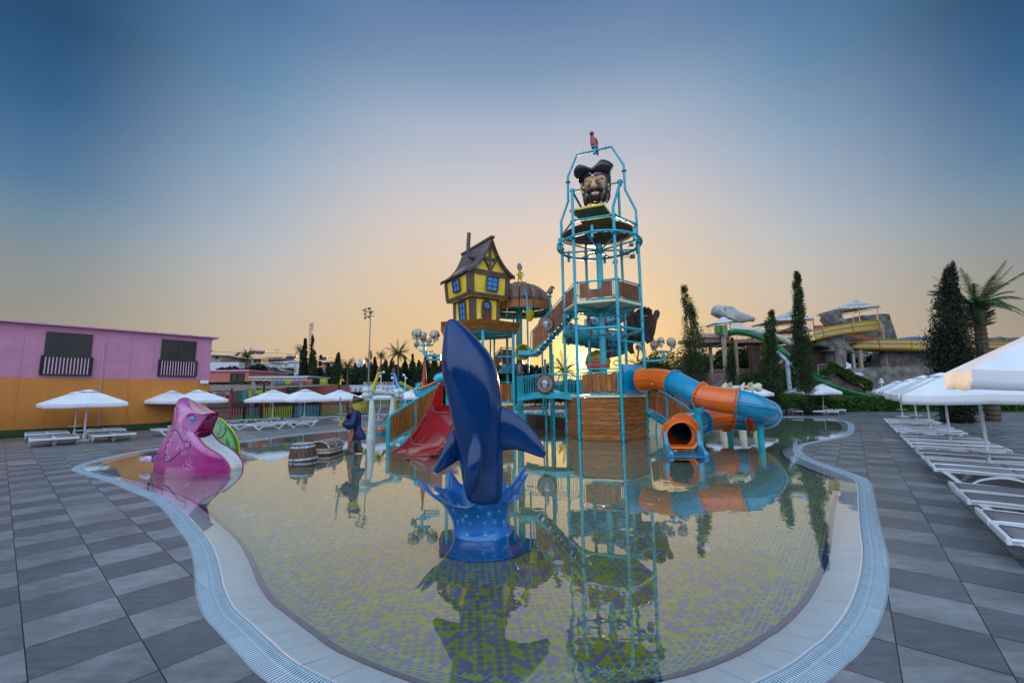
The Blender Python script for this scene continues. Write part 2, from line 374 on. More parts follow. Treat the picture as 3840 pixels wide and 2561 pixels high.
# ================================================================ deck: stone tiles
U=Vector((CA,SA,0)); Vv=Vector((-SA,CA,0)); TU,TV,U0,V0=.62,.606,.30,5.367
deck=thing('deck',None,None,(0,0,0)); tag(deck,kind='structure')
ground=MB().quad((-900,-300,-.5),(900,-300,-.5),(900,1500,-.5),(-900,1500,-.5)).build('ground',mat('dry_earth',(.12,.11,.08),.9,var=.3,vscale=.2)); tag(ground,kind='structure')
def cut(rect,poly,keep_out=True):
    """triangulate rect minus pool polygon"""
    xs=[p.x for p in rect]; ys=[p.y for p in rect]
    vs=[Vector((p.x,p.y)) for p in rect]; es=[]; k=len(poly)
    lo=(min(xs)-.4,min(ys)-.4); hi=(max(xs)+.4,max(ys)+.4)
    for i in range(k):
        a=poly[i];b=poly[(i+1)%k]
        if max(a.x,b.x)<lo[0] or min(a.x,b.x)>hi[0] or max(a.y,b.y)<lo[1] or min(a.y,b.y)>hi[1]: continue
        vs+= [Vector((a.x,a.y)),Vector((b.x,b.y))]; es.append((len(vs)-2,len(vs)-1))
    v,e,f,ov,oe,of=delaunay_2d_cdt(vs,es,[tuple(range(len(rect)))],0,1e-5)
    tris=[]
    for fi,face in enumerate(f):
        if not of[fi]: continue
        c=sum((v[i] for i in face),Vector((0,0)))/len(face)
        if not inside(c,poly): tris.append([v[i] for i in face])
    return tris
tiles=[]
xmin,xmax,ymin,ymax=-34,44,-1.5,47
poly=LM
for i in range(-60,80):
    for j in range(-60,90):
        c=U*(U0+(i+.5)*TU)+Vv*(V0+(j+.5)*TV)
        if not(xmin<c.x<xmax and ymin<c.y<ymax): continue
        d=math.hypot(c.x,c.y)
        g=.004
        h=lambda a,b: U*(U0+(i+a)*TU+(g if a==0 else -g))+Vv*(V0+(j+b)*TV+(g if b==0 else -g))
        rect=[h(0,0),h(1,0),h(1,1),h(0,1)]
        nb=near(c,poly,.75+d*.03)
        if not nb:
            if inside(c,poly): continue
            tris=None
        else:
            ins=[inside(r,poly) for r in rect]+[inside(c,poly)]
            tris=cut(rect,poly)
            if not tris: continue
        # is it in view?
        q=CM.transposed()@(c-Vector((0,0,HCAM))); vis=0
        if q.z<-.3:
            sx=q.x/-q.z*FPX; sy=q.y/-q.z*FPX; vis=abs(sx)<2100 and abs(sy)<1400
        tiles.append((d,vis,i,j,rect,tris))
tiles.sort(key=lambda t:(not t[1],t[0]))
stuff=[MB() for _ in range(1)]
rng=random.Random(3)
for k,(d,vis,i,j,rect,tris) in enumerate(tiles):
    light=(i+j)%2==0
    if rng.random()<.03: light=not light
    m=rng.choice([M_tl,M_tl,M_tl2]) if light else rng.choice([M_td,M_td,M_td2])
    dz=rng.uniform(-.0012,.0012); th=.02
    fs=[[Vector((p.x,p.y,dz)) for p in t] for t in (tris if tris else [rect])]
    if k<300:
        b=MB()
        for t in fs:
            n_=len(t); lowt=[p-Vector((0,0,th)) for p in t]
            b.add(t+lowt,[tuple(range(n_))])
        # skirt on the rectangle's sides
        if not tris:
            t=fs[0]; b.add(t+[p-Vector((0,0,th)) for p in t],[(a,(a+1)%4,4+(a+1)%4,4+a) for a in range(4)])
        o=b.build('tile',m,deck)
    else:
        s=stuff[0]; s.mi=[M_tl,M_tl2,M_td,M_td2].index(m)
        for t in fs: s.add(t,[tuple(range(len(t)))])
o=stuff[0].build('tile_field',[M_tl,M_tl2,M_td,M_td2],deck,up=True); o['kind']='stuff'
# grout bed below the tiles, open over the pool
bed=MB()
bigr=[Vector((-60,-8,0)),Vector((60,-8,0)),Vector((60,60,0)),Vector((-60,60,0))]
for t in cut(bigr,inset(OUT,.1)): bed.add([Vector((p.x,p.y,-.006)) for p in t],[tuple(range(len(t)))])
bed.build('grout_bed',M_grout,deck,up=True)
# ================================================================ pool
pool=thing('pool',None,None); tag(pool,kind='structure')
ZF=-.19
def strip(a,za,b,zb,name,m,kind=None):
    k=len(a); s=MB(); s.add([Vector((p.x,p.y,za)) for p in a]+[Vector((p.x,p.y,zb)) for p in b],[(i,(i+1)%k,k+(i+1)%k,k+i) for i in range(k)])
    o=s.build(name,m,pool,smooth=True,up=True)
    if kind:o['kind']=kind
    return o
# overflow grate: slats laid across the channel
rim=MB()
def path_tube(pts,z,wd,h):
    k=len(pts); s=rim; a=inset(pts,-wd/2); b=inset(pts,wd/2)
    base=len(s.v)
    for p in a: s.v.append(Vector((p.x,p.y,z)))
    for p in b: s.v.append(Vector((p.x,p.y,z)))
    for p in a: s.v.append(Vector((p.x,p.y,z-h)))
    for p in b: s.v.append(Vector((p.x,p.y,z-h)))
    for i in range(k):
        j=(i+1)%k
        for f in ((i,j,k+j,k+i),(i,j,2*k+j,2*k+i),(k+i,k+j,3*k+j,3*k+i)): s.f.append(tuple(base+q for q in f)); s.m.append(0)
path_tube(inset(OUT,.005),.006,.009,.05); path_tube(inset(OUT,W_G-.006),.006,.009,.06)
rim.build('grate_rim',mat('rim_steel',(.45,.5,.55),.3,metal=.5),pool)
strip(inset(OUT,.0),-.03,inset(OUT,W_G),-.03,'overflow_channel',mat('channel_dark',(.03,.045,.06),.6))
k=len(OUT); sl_=[]
Lo=inset(OUT,.012); Li=inset(OUT,W_G-.012)
acc=0
for i in range(k):
    a,b=Lo[i],Lo[(i+1)%k]; c,d=Li[i],Li[(i+1)%k]; L=((a+c)/2-(b+d)/2).length
    mid=((a+b)/2).length
    pitch=.030 if mid<9 else (.04 if mid<18 else .08)
    n_=max(1,round(L/pitch))
    for q in range(n_):
        t0=(q+.0)/n_; t1=(q+.54)/n_
        sl_.append((a.lerp(b,t0),a.lerp(b,t1),c.lerp(d,t1),c.lerp(d,t0),mid))
gs=MB()
sl_.sort(key=lambda s:s[4])
for a,b,c,d,_ in sl_:
    z=.002
    ps=[Vector((p.x,p.y,z)) for p in(a,b,c,d)]+[Vector((p.x,p.y,z-.015)) for p in(a,b,c,d)]
    gs.add(ps,[(0,1,2,3),(0,1,5,4),(2,3,7,6)])
o=gs.build('grate_slats',M_grate,pool); o['kind']='stuff'
# two support ribs that show through the grate
for dd in(.075,.15):
    strip(inset(OUT,dd-.012),-.014,inset(OUT,dd+.012),-.014,'grate_rib',mat('grate_rib_grey',(.28,.34,.39),.5))
# sloping edge of pale tiles, each its own piece near the camera
lip_n=[i for i in range(k)]
LA=inset(OUT,W_G+.004); LBn=L2
seg=3
lipstuff=MB()
groups=[list(range(i,min(i+seg,k)+1)) for i in range(0,k,seg)]
groups.sort(key=lambda g:LA[g[0]%k].length)
for gi,g in enumerate(groups):
    b=MB() if gi<150 else lipstuff
    A=[LA[i%k] for i in g]; B=[LBn[i%k] for i in g]
    gp=.003
    dA=(A[-1]-A[0]).normalized()*gp; dB=(B[-1]-B[0]).normalized()*gp
    A=[A[0]+dA]+A[1:-1]+[A[-1]-dA]; B=[B[0]+dB]+B[1:-1]+[B[-1]-dB]
    za,zb=-.004,-.075
    n_=len(A)
    mids=[A[i].lerp(B[i],.5) for i in range(n_)]
    vs=[Vector((p.x,p.y,za)) for p in A]+[Vector((p.x,p.y,(za+zb)/2-.0)) for p in mids]+[Vector((p.x,p.y,zb)) for p in B]
    b.add(vs,[(i,i+1,n_+i+1,n_+i) for i in range(n_-1)]+[(n_+i,n_+i+1,2*n_+i+1,2*n_+i) for i in range(n_-1)])
    if gi<150: b.build('edge_tile',M_lip,pool,up=True)
if lipstuff.v:
    o=lipstuff.build('edge_tiles',M_lip,pool); o['kind']='stuff'
strip(LA,-.012,LBn,-.083,'edge_grout',mat('pale_grout',(.6,.62,.64),.6))
strip(inset(OUT,W_G+W_L),-.062,L3,-.09,'purple_border',M_purple)
strip(L3,-.09,inset(OUT,W_G+W_L+.35),ZF,'floor_slope',M_mos)
# floor sheet
fl=MB(); inner=inset(OUT,W_G+W_L+.3)
vs=[Vector((p.x,p.y)) for p in inner]; v,e,f,_,_,_=delaunay_2d_cdt(vs,[],[tuple(range(len(vs)))],1,1e-5)
fl.add([Vector((p.x,p.y,ZF)) for p in v],[tuple(q) for q in f])
fl.build('pool_floor',M_mos,pool,up=True)
# near mosaic pieces as geometry, on the same grid as the far pattern
M_my=mat('yellow_mosaic',(.45,.45,.012),.3,var=.12,vscale=9); M_mp=mat('lilac_mosaic',(.24,.22,.36),.3,var=.12,vscale=9)
TS=.056; sq={}
def mosq(m):
    q=MB().quad((.0023,.0014,0),(TS-.0023,.0014,0),(TS-.0023,TS-.0014,0),(.0023,TS-.0014,0)).build('mosaic_tile',m,pool,up=True); me=q.data; bpy.data.objects.remove(q); return me
mq=[mosq(M_my),mosq(M_mp)]; cells=[]; inn_=inset(OUT,W_G+W_L+.40); rg_=random.Random(2)
for i in range(-80,130):
    for j in range(-90,110):
        c=U*((i+.5)*TS)+Vv*((j+.5)*TS)
        if c.y<2.5 or c.y>7.2 or abs(c.x)>c.y*1.0: continue
        if c.length<6.8 and inside(c,inn_): cells.append((c.length,i,j))
cells.sort(); mst=MB()
for k,(d_,i,j) in enumerate(cells):
    col=0 if rg_.random()<(.8 if (i+j)%2 else .22) else 1; o=U*(i*TS)+Vv*(j*TS)+Vector((0,0,ZF+.0025))
    if k<300:
        q=bpy.data.objects.new('mosaic_tile',mq[col]); COL.objects.link(q); q.parent=pool; q.location=o; q.rotation_euler=(0,0,math.atan2(SA,CA))
    else:
        mst.mi=col; mst.add([o+U*a+Vv*b for a,b in((.0023,.0014),(TS-.0023,.0014),(TS-.0023,TS-.0014),(.0023,TS-.0014))],[(0,1,2,3)])
o=mst.build('mosaic_field',[M_my,M_mp],pool,up=True); o['kind']='stuff'
# water surface
wt=MB(); vs=[Vector((p.x,p.y)) for p in inset(OUT,W_G+.012)]; v,e,f,_,_,_=delaunay_2d_cdt(vs,[],[tuple(range(len(vs)))],1,1e-5)
wt.add([Vector((p.x,p.y,-.008)) for p in v],[tuple(q) for q in f])
water=wt.build('water',M_water,up=True); tag(water,kind='structure')
# round nozzles and square drains in the floor
for x,y in ((1980,1818),(2437,1892),(2645,2058),(2095,2110),(1215,1788),(1225,1865)):
    p=G(x,y,ZF); o=MB().lathe(p,[(.07,0),(.07,.012),(.05,.016),(.0,.016)],16).build('floor_jet',M_white,pool,smooth=True)
for x,y in ((895,1908),(928,1932)):
    p=G(x,y,ZF); b=MB(); 
    for q in range(8): b.box(p+Vv*(q-3.5)*.03+V(0,0,.01),(.22,.014,.012),rz=math.atan2(SA,CA))
    b.build('floor_drain',M_white,pool)
# ================================================================ helpers on the deck's own axes
def UV(u,v,z=0): return U*u+Vv*v+Vector((0,0,z))
def RV(px,py,v0):
    d=ray(px,py); t=v0/d.dot(Vv); return Vector((0,0,HCAM))+d*t
def RU(px,py,u0):
    d=ray(px,py); t=u0/d.dot(U); return Vector((0,0,HCAM))+d*t
AU=math.atan2(SA,CA); AV=AU+PI/2
# ================================================================ parasols
def make_umbrella():
    t=thing('parasol','x','parasol')
    Rc,Rm=1.86,1.34; ze,zt,zb=1.76,2.36,1.55
    dirs=[]
    for k in range(8):
        a=PI/4*k+PI/4; r=Rc if k%2==0 else Rm
        dirs.append((math.cos(a),math.sin(a),r))
    can=MB(); n=8; sub=6
    def ringp(f,z,sag=0):
        out=[]
        for k in range(n):
            a=dirs[k]; b=dirs[(k+1)%n]
            for q in range(sub):
                s=q/sub; x=a[0]*a[2]*(1-s)+b[0]*b[2]*s; y=a[1]*a[2]*(1-s)+b[1]*b[2]*s
                dz=-sag*math.sin(PI*s); out.append(Vector((x*f,y*f,z+dz)))
        return out
    rs=[ringp(.17,zt-.06),ringp(.4,zt-.21,.01),ringp(.7,zt-.41,.02),ringp(.97,ze+.01,.03),ringp(1.0,ze-.01,.03),ringp(1.005,zb+.1,.035),ringp(1.0,zb,.02)]
    can.rings(rs,False,False)
    # ripple the valance a little
    for i,p in enumerate(can.v):
        if p.z<ze-.05: 
            k=noise.noise(Vector((p.x*2.3,p.y*2.3,3)))*.05*(ze-p.z)/.2; p.x*=1+k; p.y*=1+k
    o=can.build('canopy',M_canvas,t,smooth=True,local=True,angle=25)
    sm=o.modifiers.new('thick','SOLIDIFY'); sm.thickness=.006
    vt=MB(); vr=[]
    for f,z in ((.0,zt+.04),(.08,zt+.015),(.25,zt-.095)):
        rr=[]
        for k in range(n):
            a=dirs[k]; b=dirs[(k+1)%n]
            for q in range(sub):
                s=q/sub; x=a[0]*a[2]*(1-s)+b[0]*b[2]*s; y=a[1]*a[2]*(1-s)+b[1]*b[2]*s
                rr.append(Vector((x*f,y*f,z+(.03*math.sin(PI*s) if f>.2 else 0))))
        vr.append(rr)
    vt.rings(vr,False,False); o=vt.build('vent_cap',M_canvas,t,smooth=True,local=True,angle=30)
    sm=o.modifiers.new('thick','SOLIDIFY'); sm.thickness=.006
    MB().cyl((0,0,.05),(0,0,zt-.02),.032,n=12).build('pole',M_white,t,smooth=True,local=True)
    for k in range(8):
        a=dirs[k]; b=MB().beam((0,0,zt-.1),(a[0]*a[2]*.985,a[1]*a[2]*.985,ze-.035),.02,.02)
        b.beam((0,0,zt-.55),(a[0]*a[2]*.5,a[1]*a[2]*.5,(zt+ze)/2-.06),.016,.016)
        b.build('rib',M_white,t,local=True)
    MB().lathe((0,0,0),[(.0,0),(.36,0),(.37,.05),(.33,.09),(.08,.11),(.05,.3),(.045,.32),(0,.32)],20).build('base',mat('parasol_base',(.55,.56,.57),.6,var=.15,vscale=8,bump=.2),t,smooth=True,local=True)
    MB().lathe((0,0,.5),[(0,0),(.27,0),(.28,.012),(.27,.025),(0,.025)],20).build('table_disc',M_white,t,smooth=True,local=True)
    rp=MB().tube(spl([(.034,0,1.5),(.05,.01,1.25),(.03,.03,1.1),(.07,.02,.95),(.035,-.02,1.05)],5),.006,5)
    rp.build('cord',M_canvas,t,smooth=True,local=True)
    return t
proto=make_umbrella(); first=[True]
def umbrella(u,v,label,group,rz=None,sc=1,g=None,z=0):
    loc=UV(u,v,z) if g is None else Vector((g[0],g[1],z))
    if first[0]:
        first[0]=False; o=proto; o['label']=label; o['group']=group
    else: o=copy_tree(proto,None,label,None,None,group)
    rj=random.Random(int(abs(loc.x*31+loc.y*17))); o.location=loc; o.rotation_euler=(rj.uniform(-.02,.02),rj.uniform(-.02,.02),(AU if rz is None else rz)+rj.uniform(-.08,.08)); o.scale=(1,1,sc*rj.uniform(.985,1.02))
    return o
# ================================================================ sun loungers
def make_lounger():
    t=thing('sun_lounger','x','sun lounger')
    L,W,Z=1.9,.33,.33
    f=MB()
    for s in(-1,1):
        f.tube(spl([(0,s*W,Z-.01),(.3,s*W,Z),(.9,s*W,Z-.015),(1.5,s*W,Z),(L,s*W,Z)],4),.019,8)
        f.beam((.02,s*(W-.02),Z-.03),(L,s*(W-.02),Z-.03),.02,.06)
    f.build('frame',M_white,t,smooth=True,local=True)
    MB().box((.0,0,Z-.02),(.045,2*W+.06,.085)).build('end_board',M_white,t,local=True,bevel=.01)
    MB().box((L,0,Z-.02),(.04,2*W+.04,.07)).build('end_board',M_white,t,local=True,bevel=.01)
    for s in(-1,1):
        for a,b_,c in((.12,.42,.0),(1.78,1.5,0)):
            l=MB(); y=s*W
            rs=[]
            for k in range(5):
                q=k/4; x=a+(b_-a)*q; z=(Z-.03)*(1-q); wd=.05-.015*q
                rs.append([(x-wd,y-.02,z),(x+wd,y-.02,z),(x+wd,y+.02,z),(x-wd,y+.02,z)])
            l.rings(rs); l.build('leg',M_white,t,local=True)
        ar=MB(); pts=spl([(.45,0,.03),(.62,0,.17),(.95,0,.255),(1.28,0,.17),(1.47,0,.03)],4)
        rs=[[(p.x,s*W-.016,p.z-.02),(p.x,s*W+.016,p.z-.02),(p.x,s*W+.016,p.z+.02),(p.x,s*W-.016,p.z+.02)] for p in pts]
        ar.rings(rs); ar.build('arch_brace',M_white,t,local=True)
    def sl(x0,x1):
        m=MB(); n=8
        vs=[];
        for i in range(n+1):
            x=x0+(x1-x0)*i/n
            for j in range(5):
                y=-W+.035+(2*W-.07)*j/4; vs.append((x,y,Z+.012-.012*math.sin(PI*j/4)))
        m.add(vs,[(i*5+j,i*5+j+1,i*5+j+6,i*5+j+5) for i in range(n) for j in range(4)]); return m
    o=sl(.05,1.12).build('seat_sling',M_sling,t,smooth=True,local=True,up=True); q=o.modifiers.new('t','SOLIDIFY'); q.thickness=.012
    o=sl(1.14,1.87).build('back_sling',M_sling,t,smooth=True,local=True,up=True); q=o.modifiers.new('t','SOLIDIFY'); q.thickness=.012
    MB().beam((.35,-W,Z-.045),(.35,W,Z-.045),.04,.03).beam((1.13,-W,Z-.03),(1.13,W,Z-.03),.04,.03).beam((1.5,-W,Z-.2),(1.5,W,Z-.2),.03).build('cross_bar',M_white,t,local=True)
    return t
lproto=make_lounger(); lfirst=[True]
def lounger(loc,rz,label,group):
    if lfirst[0]:
        lfirst[0]=False; o=lproto; o['label']=label; o['group']=group
    else: o=copy_tree(lproto,None,label,None,None,group)
    o.location=(loc.x,loc.y,loc.z); o.rotation_euler=(0,0,rz+random.Random(int(abs(loc.x*29+loc.y*13))).uniform(-.025,.025)); return o
RN=['nearest','second','third','fourth','fifth','sixth','seventh','eighth','ninth','tenth','eleventh','twelfth','thirteenth','fourteenth','fifteenth','sixteenth','seventeenth','eighteenth','nineteenth','twentieth']
us=[7.2,7.89,8.71,9.96,10.81,13.14,13.92,15.16,16.05,17.67,18.6,19.99,21.0,23.15,24.1,25.9,26.9,29.0,29.9,31.6]
for k,u_ in enumerate(us[1:]):
    lounger(UV(u_-.36,-1.18),AV+PI,'white sun lounger with grey sling, %s in the long right row'%RN[k],'sun loungers in the long row right of the pool')
rr_=['nearest the photographer, mostly out of frame','second','third','fourth','fifth','last']
for k,(u_,v_) in enumerate([(9.05,-2.5),(14.46,-2.27),(19.64,-2.3),(25.25,-2.4),(31.3,-2.5),(39.3,-2.45)]):
    umbrella(u_,v_,['big white parasol at the right edge, showing its tan underside','white parasol with a sunlit pink corner over the right loungers','white parasol third from the right edge over the lounger row','white parasol fourth from the right edge over the lounger row','white parasol fifth from the right edge, low behind its neighbours','small white parasol at the far end of the right lounger row'][k],'parasols in the row right of the pool',sc=[1.27,1.07,1.05,1.05,1.04,1.04][k])
# second row of loungers further right, backs to the hedge
for k in range(7):
    p=RU(3640,1548,33.0)
    lounger(UV(20.2+[0,.85,2.3,3.15,5.2,6.05,7.9][k],-6.6),AV+PI,'white lounger in the back row by the hedge, %s from the left'%['seventh','sixth','fifth','fourth','third','second','first'][::-1][k],'sun loungers in the back row at the right')
umbrella(21.9,-7.6,'white parasol standing among the back row loungers at the right edge','parasols in the back row at the right')
umbrella(27.2,-7.6,'white parasol pole and table beside the hedge, behind the long row','parasols in the back row at the right')
# two parasols with loungers in front of the hedge
gq='sun loungers between the pool and the stilted slide tower'
for k,(u_,v_) in enumerate([(39.4,4.45),(39.4,3.55),(39.6,2.2),(39.6,1.35),(42.3,4.2),(42.3,3.4),(42.3,1.75),(42.3,.95)]):
    lounger(UV(u_,v_),AU,'white lounger under the hedge parasols, %s from the left of the %s row'%(['first','second','third','fourth'][k%4],'front' if k<4 else 'rear'),gq)
umbrella(41.2,3.05,'white parasol in front of the wooden slide supports, the nearer of two','pair of parasols in front of the hedge')
umbrella(44.2,2.1,'white parasol half hidden behind another in front of the hedge','pair of parasols in front of the hedge')
# left group by the orange wall
gl_='sun loungers in front of the orange wall'
for k,(u_,v_) in enumerate([(1.25,26.2),(1.97,26.2),(3.13,26.3),(3.85,26.35),(1.25,30.2),(1.97,30.2),(3.3,30.3),(4.05,30.3)]):
    lounger(UV(u_,v_),AV,'white lounger by the orange wall, %s from the left of the %s row'%(['first','second','third','fourth'][k%4],'front' if k<4 else 'rear'),gl_)
umbrella(2.62,27.9,'white parasol nearest the camera in front of the orange wall','pair of parasols by the orange wall')
umbrella(2.68,32.6,'white parasol just behind the front one by the orange wall','pair of parasols by the orange wall')
umbrella(0,0,'white parasol cut by the left edge of the photo, hanging lower','parasols at the left edge',g=(-25.4,18.9))
umbrella(0,0,'white parasol cut by the left edge of the photo, the higher one','parasols at the left edge',g=(-29.2,22.6))
# parasols behind the pink fish
ga=G(705,1640); 
umbrella(0,0,'left one of two white parasols behind the pink fish slide','parasols behind the pink fish slide',g=(-22.6,27.6))
umbrella(0,0,'right one of two white parasols behind the pink fish slide','parasols behind the pink fish slide',g=(-20.0,26.6))
for k,(x,y) in enumerate([(-19.0,22.2),(-18.3,21.6),(-19.8,24.3),(-16.8,25.0)]):
    lounger(V(x,y,0),AU+(0 if k<3 else 0),'white sun lounger left of the pink fish, %s'%['furthest left','second from the left','half hidden behind the fish head','just right of the green slide'][k],'sun loungers around the pink fish slide')
# row of parasols on the far deck
for k,(px,py,Y) in enumerate([(1020,1578,28.5),(1140,1560,29.2),(1272,1550,33.5),(1420,1550,33.0),(1475,1545,37),(1545,1540,37.5)]):
    p=P(px,py,Y)
    umbrella(0,0,['white parasol over the fence, leftmost of the far row','white parasol second from the left in the far row, before the salmon wall','white parasol behind the raised cutlass','white parasol behind the left bone pillar','white parasol behind the right bone pillar','white parasol half hidden behind the red slide rail'][k],'parasols in the row on the far deck',g=(p.x,p.y))
gm='sun loungers in front of the striped fence'
for k,(u_,v_,) in enumerate([(11.1,34.5),(13.1,34.2),(10.9,28.0),(12.9,28.1),(12.2,29.9),(14.2,30.6),(14.9,32.9),(16.9,33.2),(18.5,33.0),(20.4,31.5),(22.4,31.2),(22.6,33.0)]):
    lounger(UV(u_-1.6,v_-.6),AU,'white sun lounger on the far deck, %s counted from the left'%RN[k].replace('nearest','first'),gm)
# ================================================================ pink and orange building
VW=34.9
pbd=thing('two_storey_building','long pink and orange panelled building with two black framed windows','building',RV(400,1600,VW)*1)
pbd.location.z=0
M_pink=mat('pink_panel',(.50,.205,.33),.55,var=.07,vscale=1.5,bump=.06,bscale=3)
M_orange=mat('orange_panel',(.56,.20,.025),.5,var=.05,vscale=1.5,bump=.06,bscale=3)
c0=RV(784,1426,VW); ucor=c0.dot(U); uL=-22
zt_=RV(788,1268,VW).z; zb_=RV(780,1425,VW).z
def wallbox(u0,u1,z0,z1,v0,v1): 
    b=MB(); c=UV((u0+u1)/2,(v0+v1)/2,(z0+z1)/2); return b.box(c,(u1-u0,v1-v0,z1-z0),rz=AU)
wallbox(uL,ucor,zb_,zt_,VW,VW+7).build('upper_wall',M_pink,pbd)
wallbox(uL,ucor,0,zb_-.004,VW+.01,VW+7).build('lower_wall',M_orange,pbd)
# panel joints
jt=MB()
for k in range(28):
    u_=ucor-.9-k*1.1
    jt.box(UV(u_,VW-.004,(zt_+zb_)/2),(.02,.012,zt_-zb_-.05),rz=AU)
jt.build('panel_joint',mat('pink_joint',(.44,.145,.31),.5),pbd)
jt=MB()
for k in range(28):
    u_=ucor-.9-k*1.1
    jt.box(UV(u_,VW+.006,zb_/2),(.02,.012,zb_-.05),rz=AU)
jt.build('panel_joint',mat('orange_joint',(.5,.175,.02),.5),pbd)
M_flash=mat('pink_flashing',(.55,.25,.42),.45)
rf=MB(); rf.box(UV((uL+ucor)/2+.1,VW+3.3,zt_+.03),(ucor-uL+.5,7.3,.06),rz=AU)
rf.build('roof_sheet',M_flash,pbd)
rr=MB(); k=0
while ucor-k*.95>uL:
    rr.prism([(-.12,0),(-.05,.05),(.05,.05),(.12,0)],7.25,UV(ucor-.35-k*.95,VW+3.35,zt_+.06),X=-U,Y=(0,0,1)); k+=1
rr.build('roof_rib',M_flash,pbd)
M_glass=mat('dark_window_glass',(.004,.008,.01),.04,spec=.3,col2=(.022,.02,.012),vscale=.7)  # olive mottling in the colour stands for reflections in the panes
M_glass2=mat('grey_window_glass',(.04,.045,.05),.15,spec=.5)
M_rail=M_black
def window(pxs,rail):
    (x0,y0),(x1,y1),(x2,y2)=pxs   # top-left, top-right, bottom-left
    a=RV(x0,y0,VW); b=RV(x1,y1,VW); zt2=(a.z+b.z)/2; zb2=RV(x2,y2,VW).z; u0=a.dot(U); u1=b.dot(U)
    fr=MB(); t_=.09
    for (ua,ub,za,zb3) in ((u0,u1,zt2-t_,zt2),(u0,u1,zb2,zb2+t_),(u0,u0+t_,zb2+t_,zt2-t_),(u1-t_,u1,zb2+t_,zt2-t_),((u0+u1)/2-.035,(u0+u1)/2+.035,zb2+t_,zt2-t_)):
        fr.box(UV((ua+ub)/2,VW-.03,(za+zb3)/2),(ub-ua,.1,zb3-za),rz=AU)
    f=fr.build('window_frame',M_black,pbd)
    um=(u0+u1)/2
    for q0,q1 in((u0+t_,um-.035),(um+.035,u1-t_)):
        MB().box(UV((q0+q1)/2,VW-.015,(zt2+zb2)/2),(q1-q0,.02,zt2-zb2-2*t_),rz=AU).build('pane',M_glass,f)
    r0=RV(*rail[0],VW-.15); r1=RV(*rail[1],VW-.15); rz0=RV(*rail[2],VW-.15).z
    ru0,ru1,rt=r0.dot(U),r1.dot(U),(r0.z+r1.z)/2
    rl=MB()
    rl.beam(UV(ru0,VW-.18,rt),UV(ru1,VW-.18,rt),.06,.09); rl.beam(UV(ru0,VW-.18,rz0),UV(ru1,VW-.18,rz0),.06,.09)
    for q in(ru0,ru1): rl.beam(UV(q,VW-.18,rz0),UV(q,VW-.18,rt),.07); rl.beam(UV(q,VW-.18,rt),UV(q,VW,rt),.05); rl.beam(UV(q,VW-.18,rz0),UV(q,VW,rz0),.05)
    r=rl.build('balcony_rail',M_rail,pbd)
    nb=16 if ru1-ru0>2.5 else 14
    for q in range(1,nb):
        uu=ru0+(ru1-ru0)*q/nb
        MB().box(UV(uu,VW-.18,(rt+rz0)/2),(.045,.03,rt-rz0-.08),rz=AU).build('baluster',mat('pale_pink_paint',(.6,.38,.5),.5),r)
window([(174,1244),(350,1254),(152,1404)],[(158,1335),(346,1340),(151,1404)])
window([(607,1272),(737,1281),(592,1408)],[(598,1349),(738,1355),(593,1409)])
# conduits, wall lamp
def wtube(pts,r,name,m,off=.04):
    MB().tube(spl([RV(x,y,VW-off) for x,y in pts],4),r,6).build(name,m,pbd,smooth=True)
wtube([(391,1286),(388,1340),(378,1430),(374,1520),(372,1580),(367,1597),(340,1605)],.025,'white_conduit',mat('pale_pipe',(.5,.36,.4),.5))
wtube([(481,1476),(477,1510),(475,1545),(482,1575),(478,1590),(455,1598)],.018,'orange_conduit',M_orange)
p=RV(766,1432,VW-.3); MB().box(p,(.45,.16,.22),rz=AU).beam(p+V(0,0,-.1),p+V(0,0,-.25)+Vv*.25,.06).build('wall_lamp',M_white,pbd,bevel=.02)
p=RV(188,1357,VW-.05); 
# turf covered plinth along the wall
pl=thing('turf_strip','dark green artificial turf strip along the foot of the orange wall','turf strip',UV(2,VW-.4))
b=MB(); b.prism([(-.75,0),(-.72,.1),(.0,.32),(.55,.38),(.7,.36),(.72,0)],ucor-uL+1,UV((uL+ucor)/2,VW-.35,0),X=Vv,Y=(0,0,1))
b.build('turf_mat',mat('dark_turf',(.012,.045,.01),.95,var=.5,vscale=30,bump=.6,bscale=120),pl)
# ================================================================ shared builders
from mathutils.bvhtree import BVHTree
def wood(name,a,b,rough=.45,scale=1.0,vertical=True):
    m=mat(name,a,rough,coat=.08,spec=.35); n,l=nodes(m); b_=n['Principled BSDF']; tc=n['Texture Coordinate']
    mp=n.new('ShaderNodeMapping'); mp.inputs['Scale'].default_value=(9*scale,9*scale,1.1*scale) if vertical else (1.1*scale,1.1*scale,9*scale); l.new(tc.outputs['Object'],mp.inputs[0])
    t=n.new('ShaderNodeTexNoise'); t.inputs['Scale'].default_value=1.6; t.inputs['Detail'].default_value=7; t.inputs['Distortion'].default_value=1.2; l.new(mp.outputs[0],t.inputs['Vector'])
    r=n.new('ShaderNodeValToRGB'); r.color_ramp.elements[0].position=.32; r.color_ramp.elements[1].position=.62
    r.color_ramp.elements[0].color=(*a,1); r.color_ramp.elements[1].color=(*b,1); l.new(t.outputs[0],r.inputs[0])
    oi=n.new('ShaderNodeObjectInfo'); mr=n.new('ShaderNodeMapRange'); mr.inputs['To Min'].default_value=.8; mr.inputs['To Max'].default_value=1.15; l.new(oi.outputs['Random'],mr.inputs[0])
    s=n.new('ShaderNodeVectorMath'); s.operation='SCALE'; l.new(r.outputs[0],s.inputs[0]); l.new(mr.outputs[0],s.inputs['Scale']); l.new(s.outputs[0],b_.inputs['Base Color'])
    bp=n.new('ShaderNodeBump'); bp.inputs['Strength'].default_value=.35; bp.inputs['Distance'].default_value=.01; l.new(t.outputs[0],bp.inputs['Height']); l.new(bp.outputs[0],b_.inputs['Normal'])
    return m
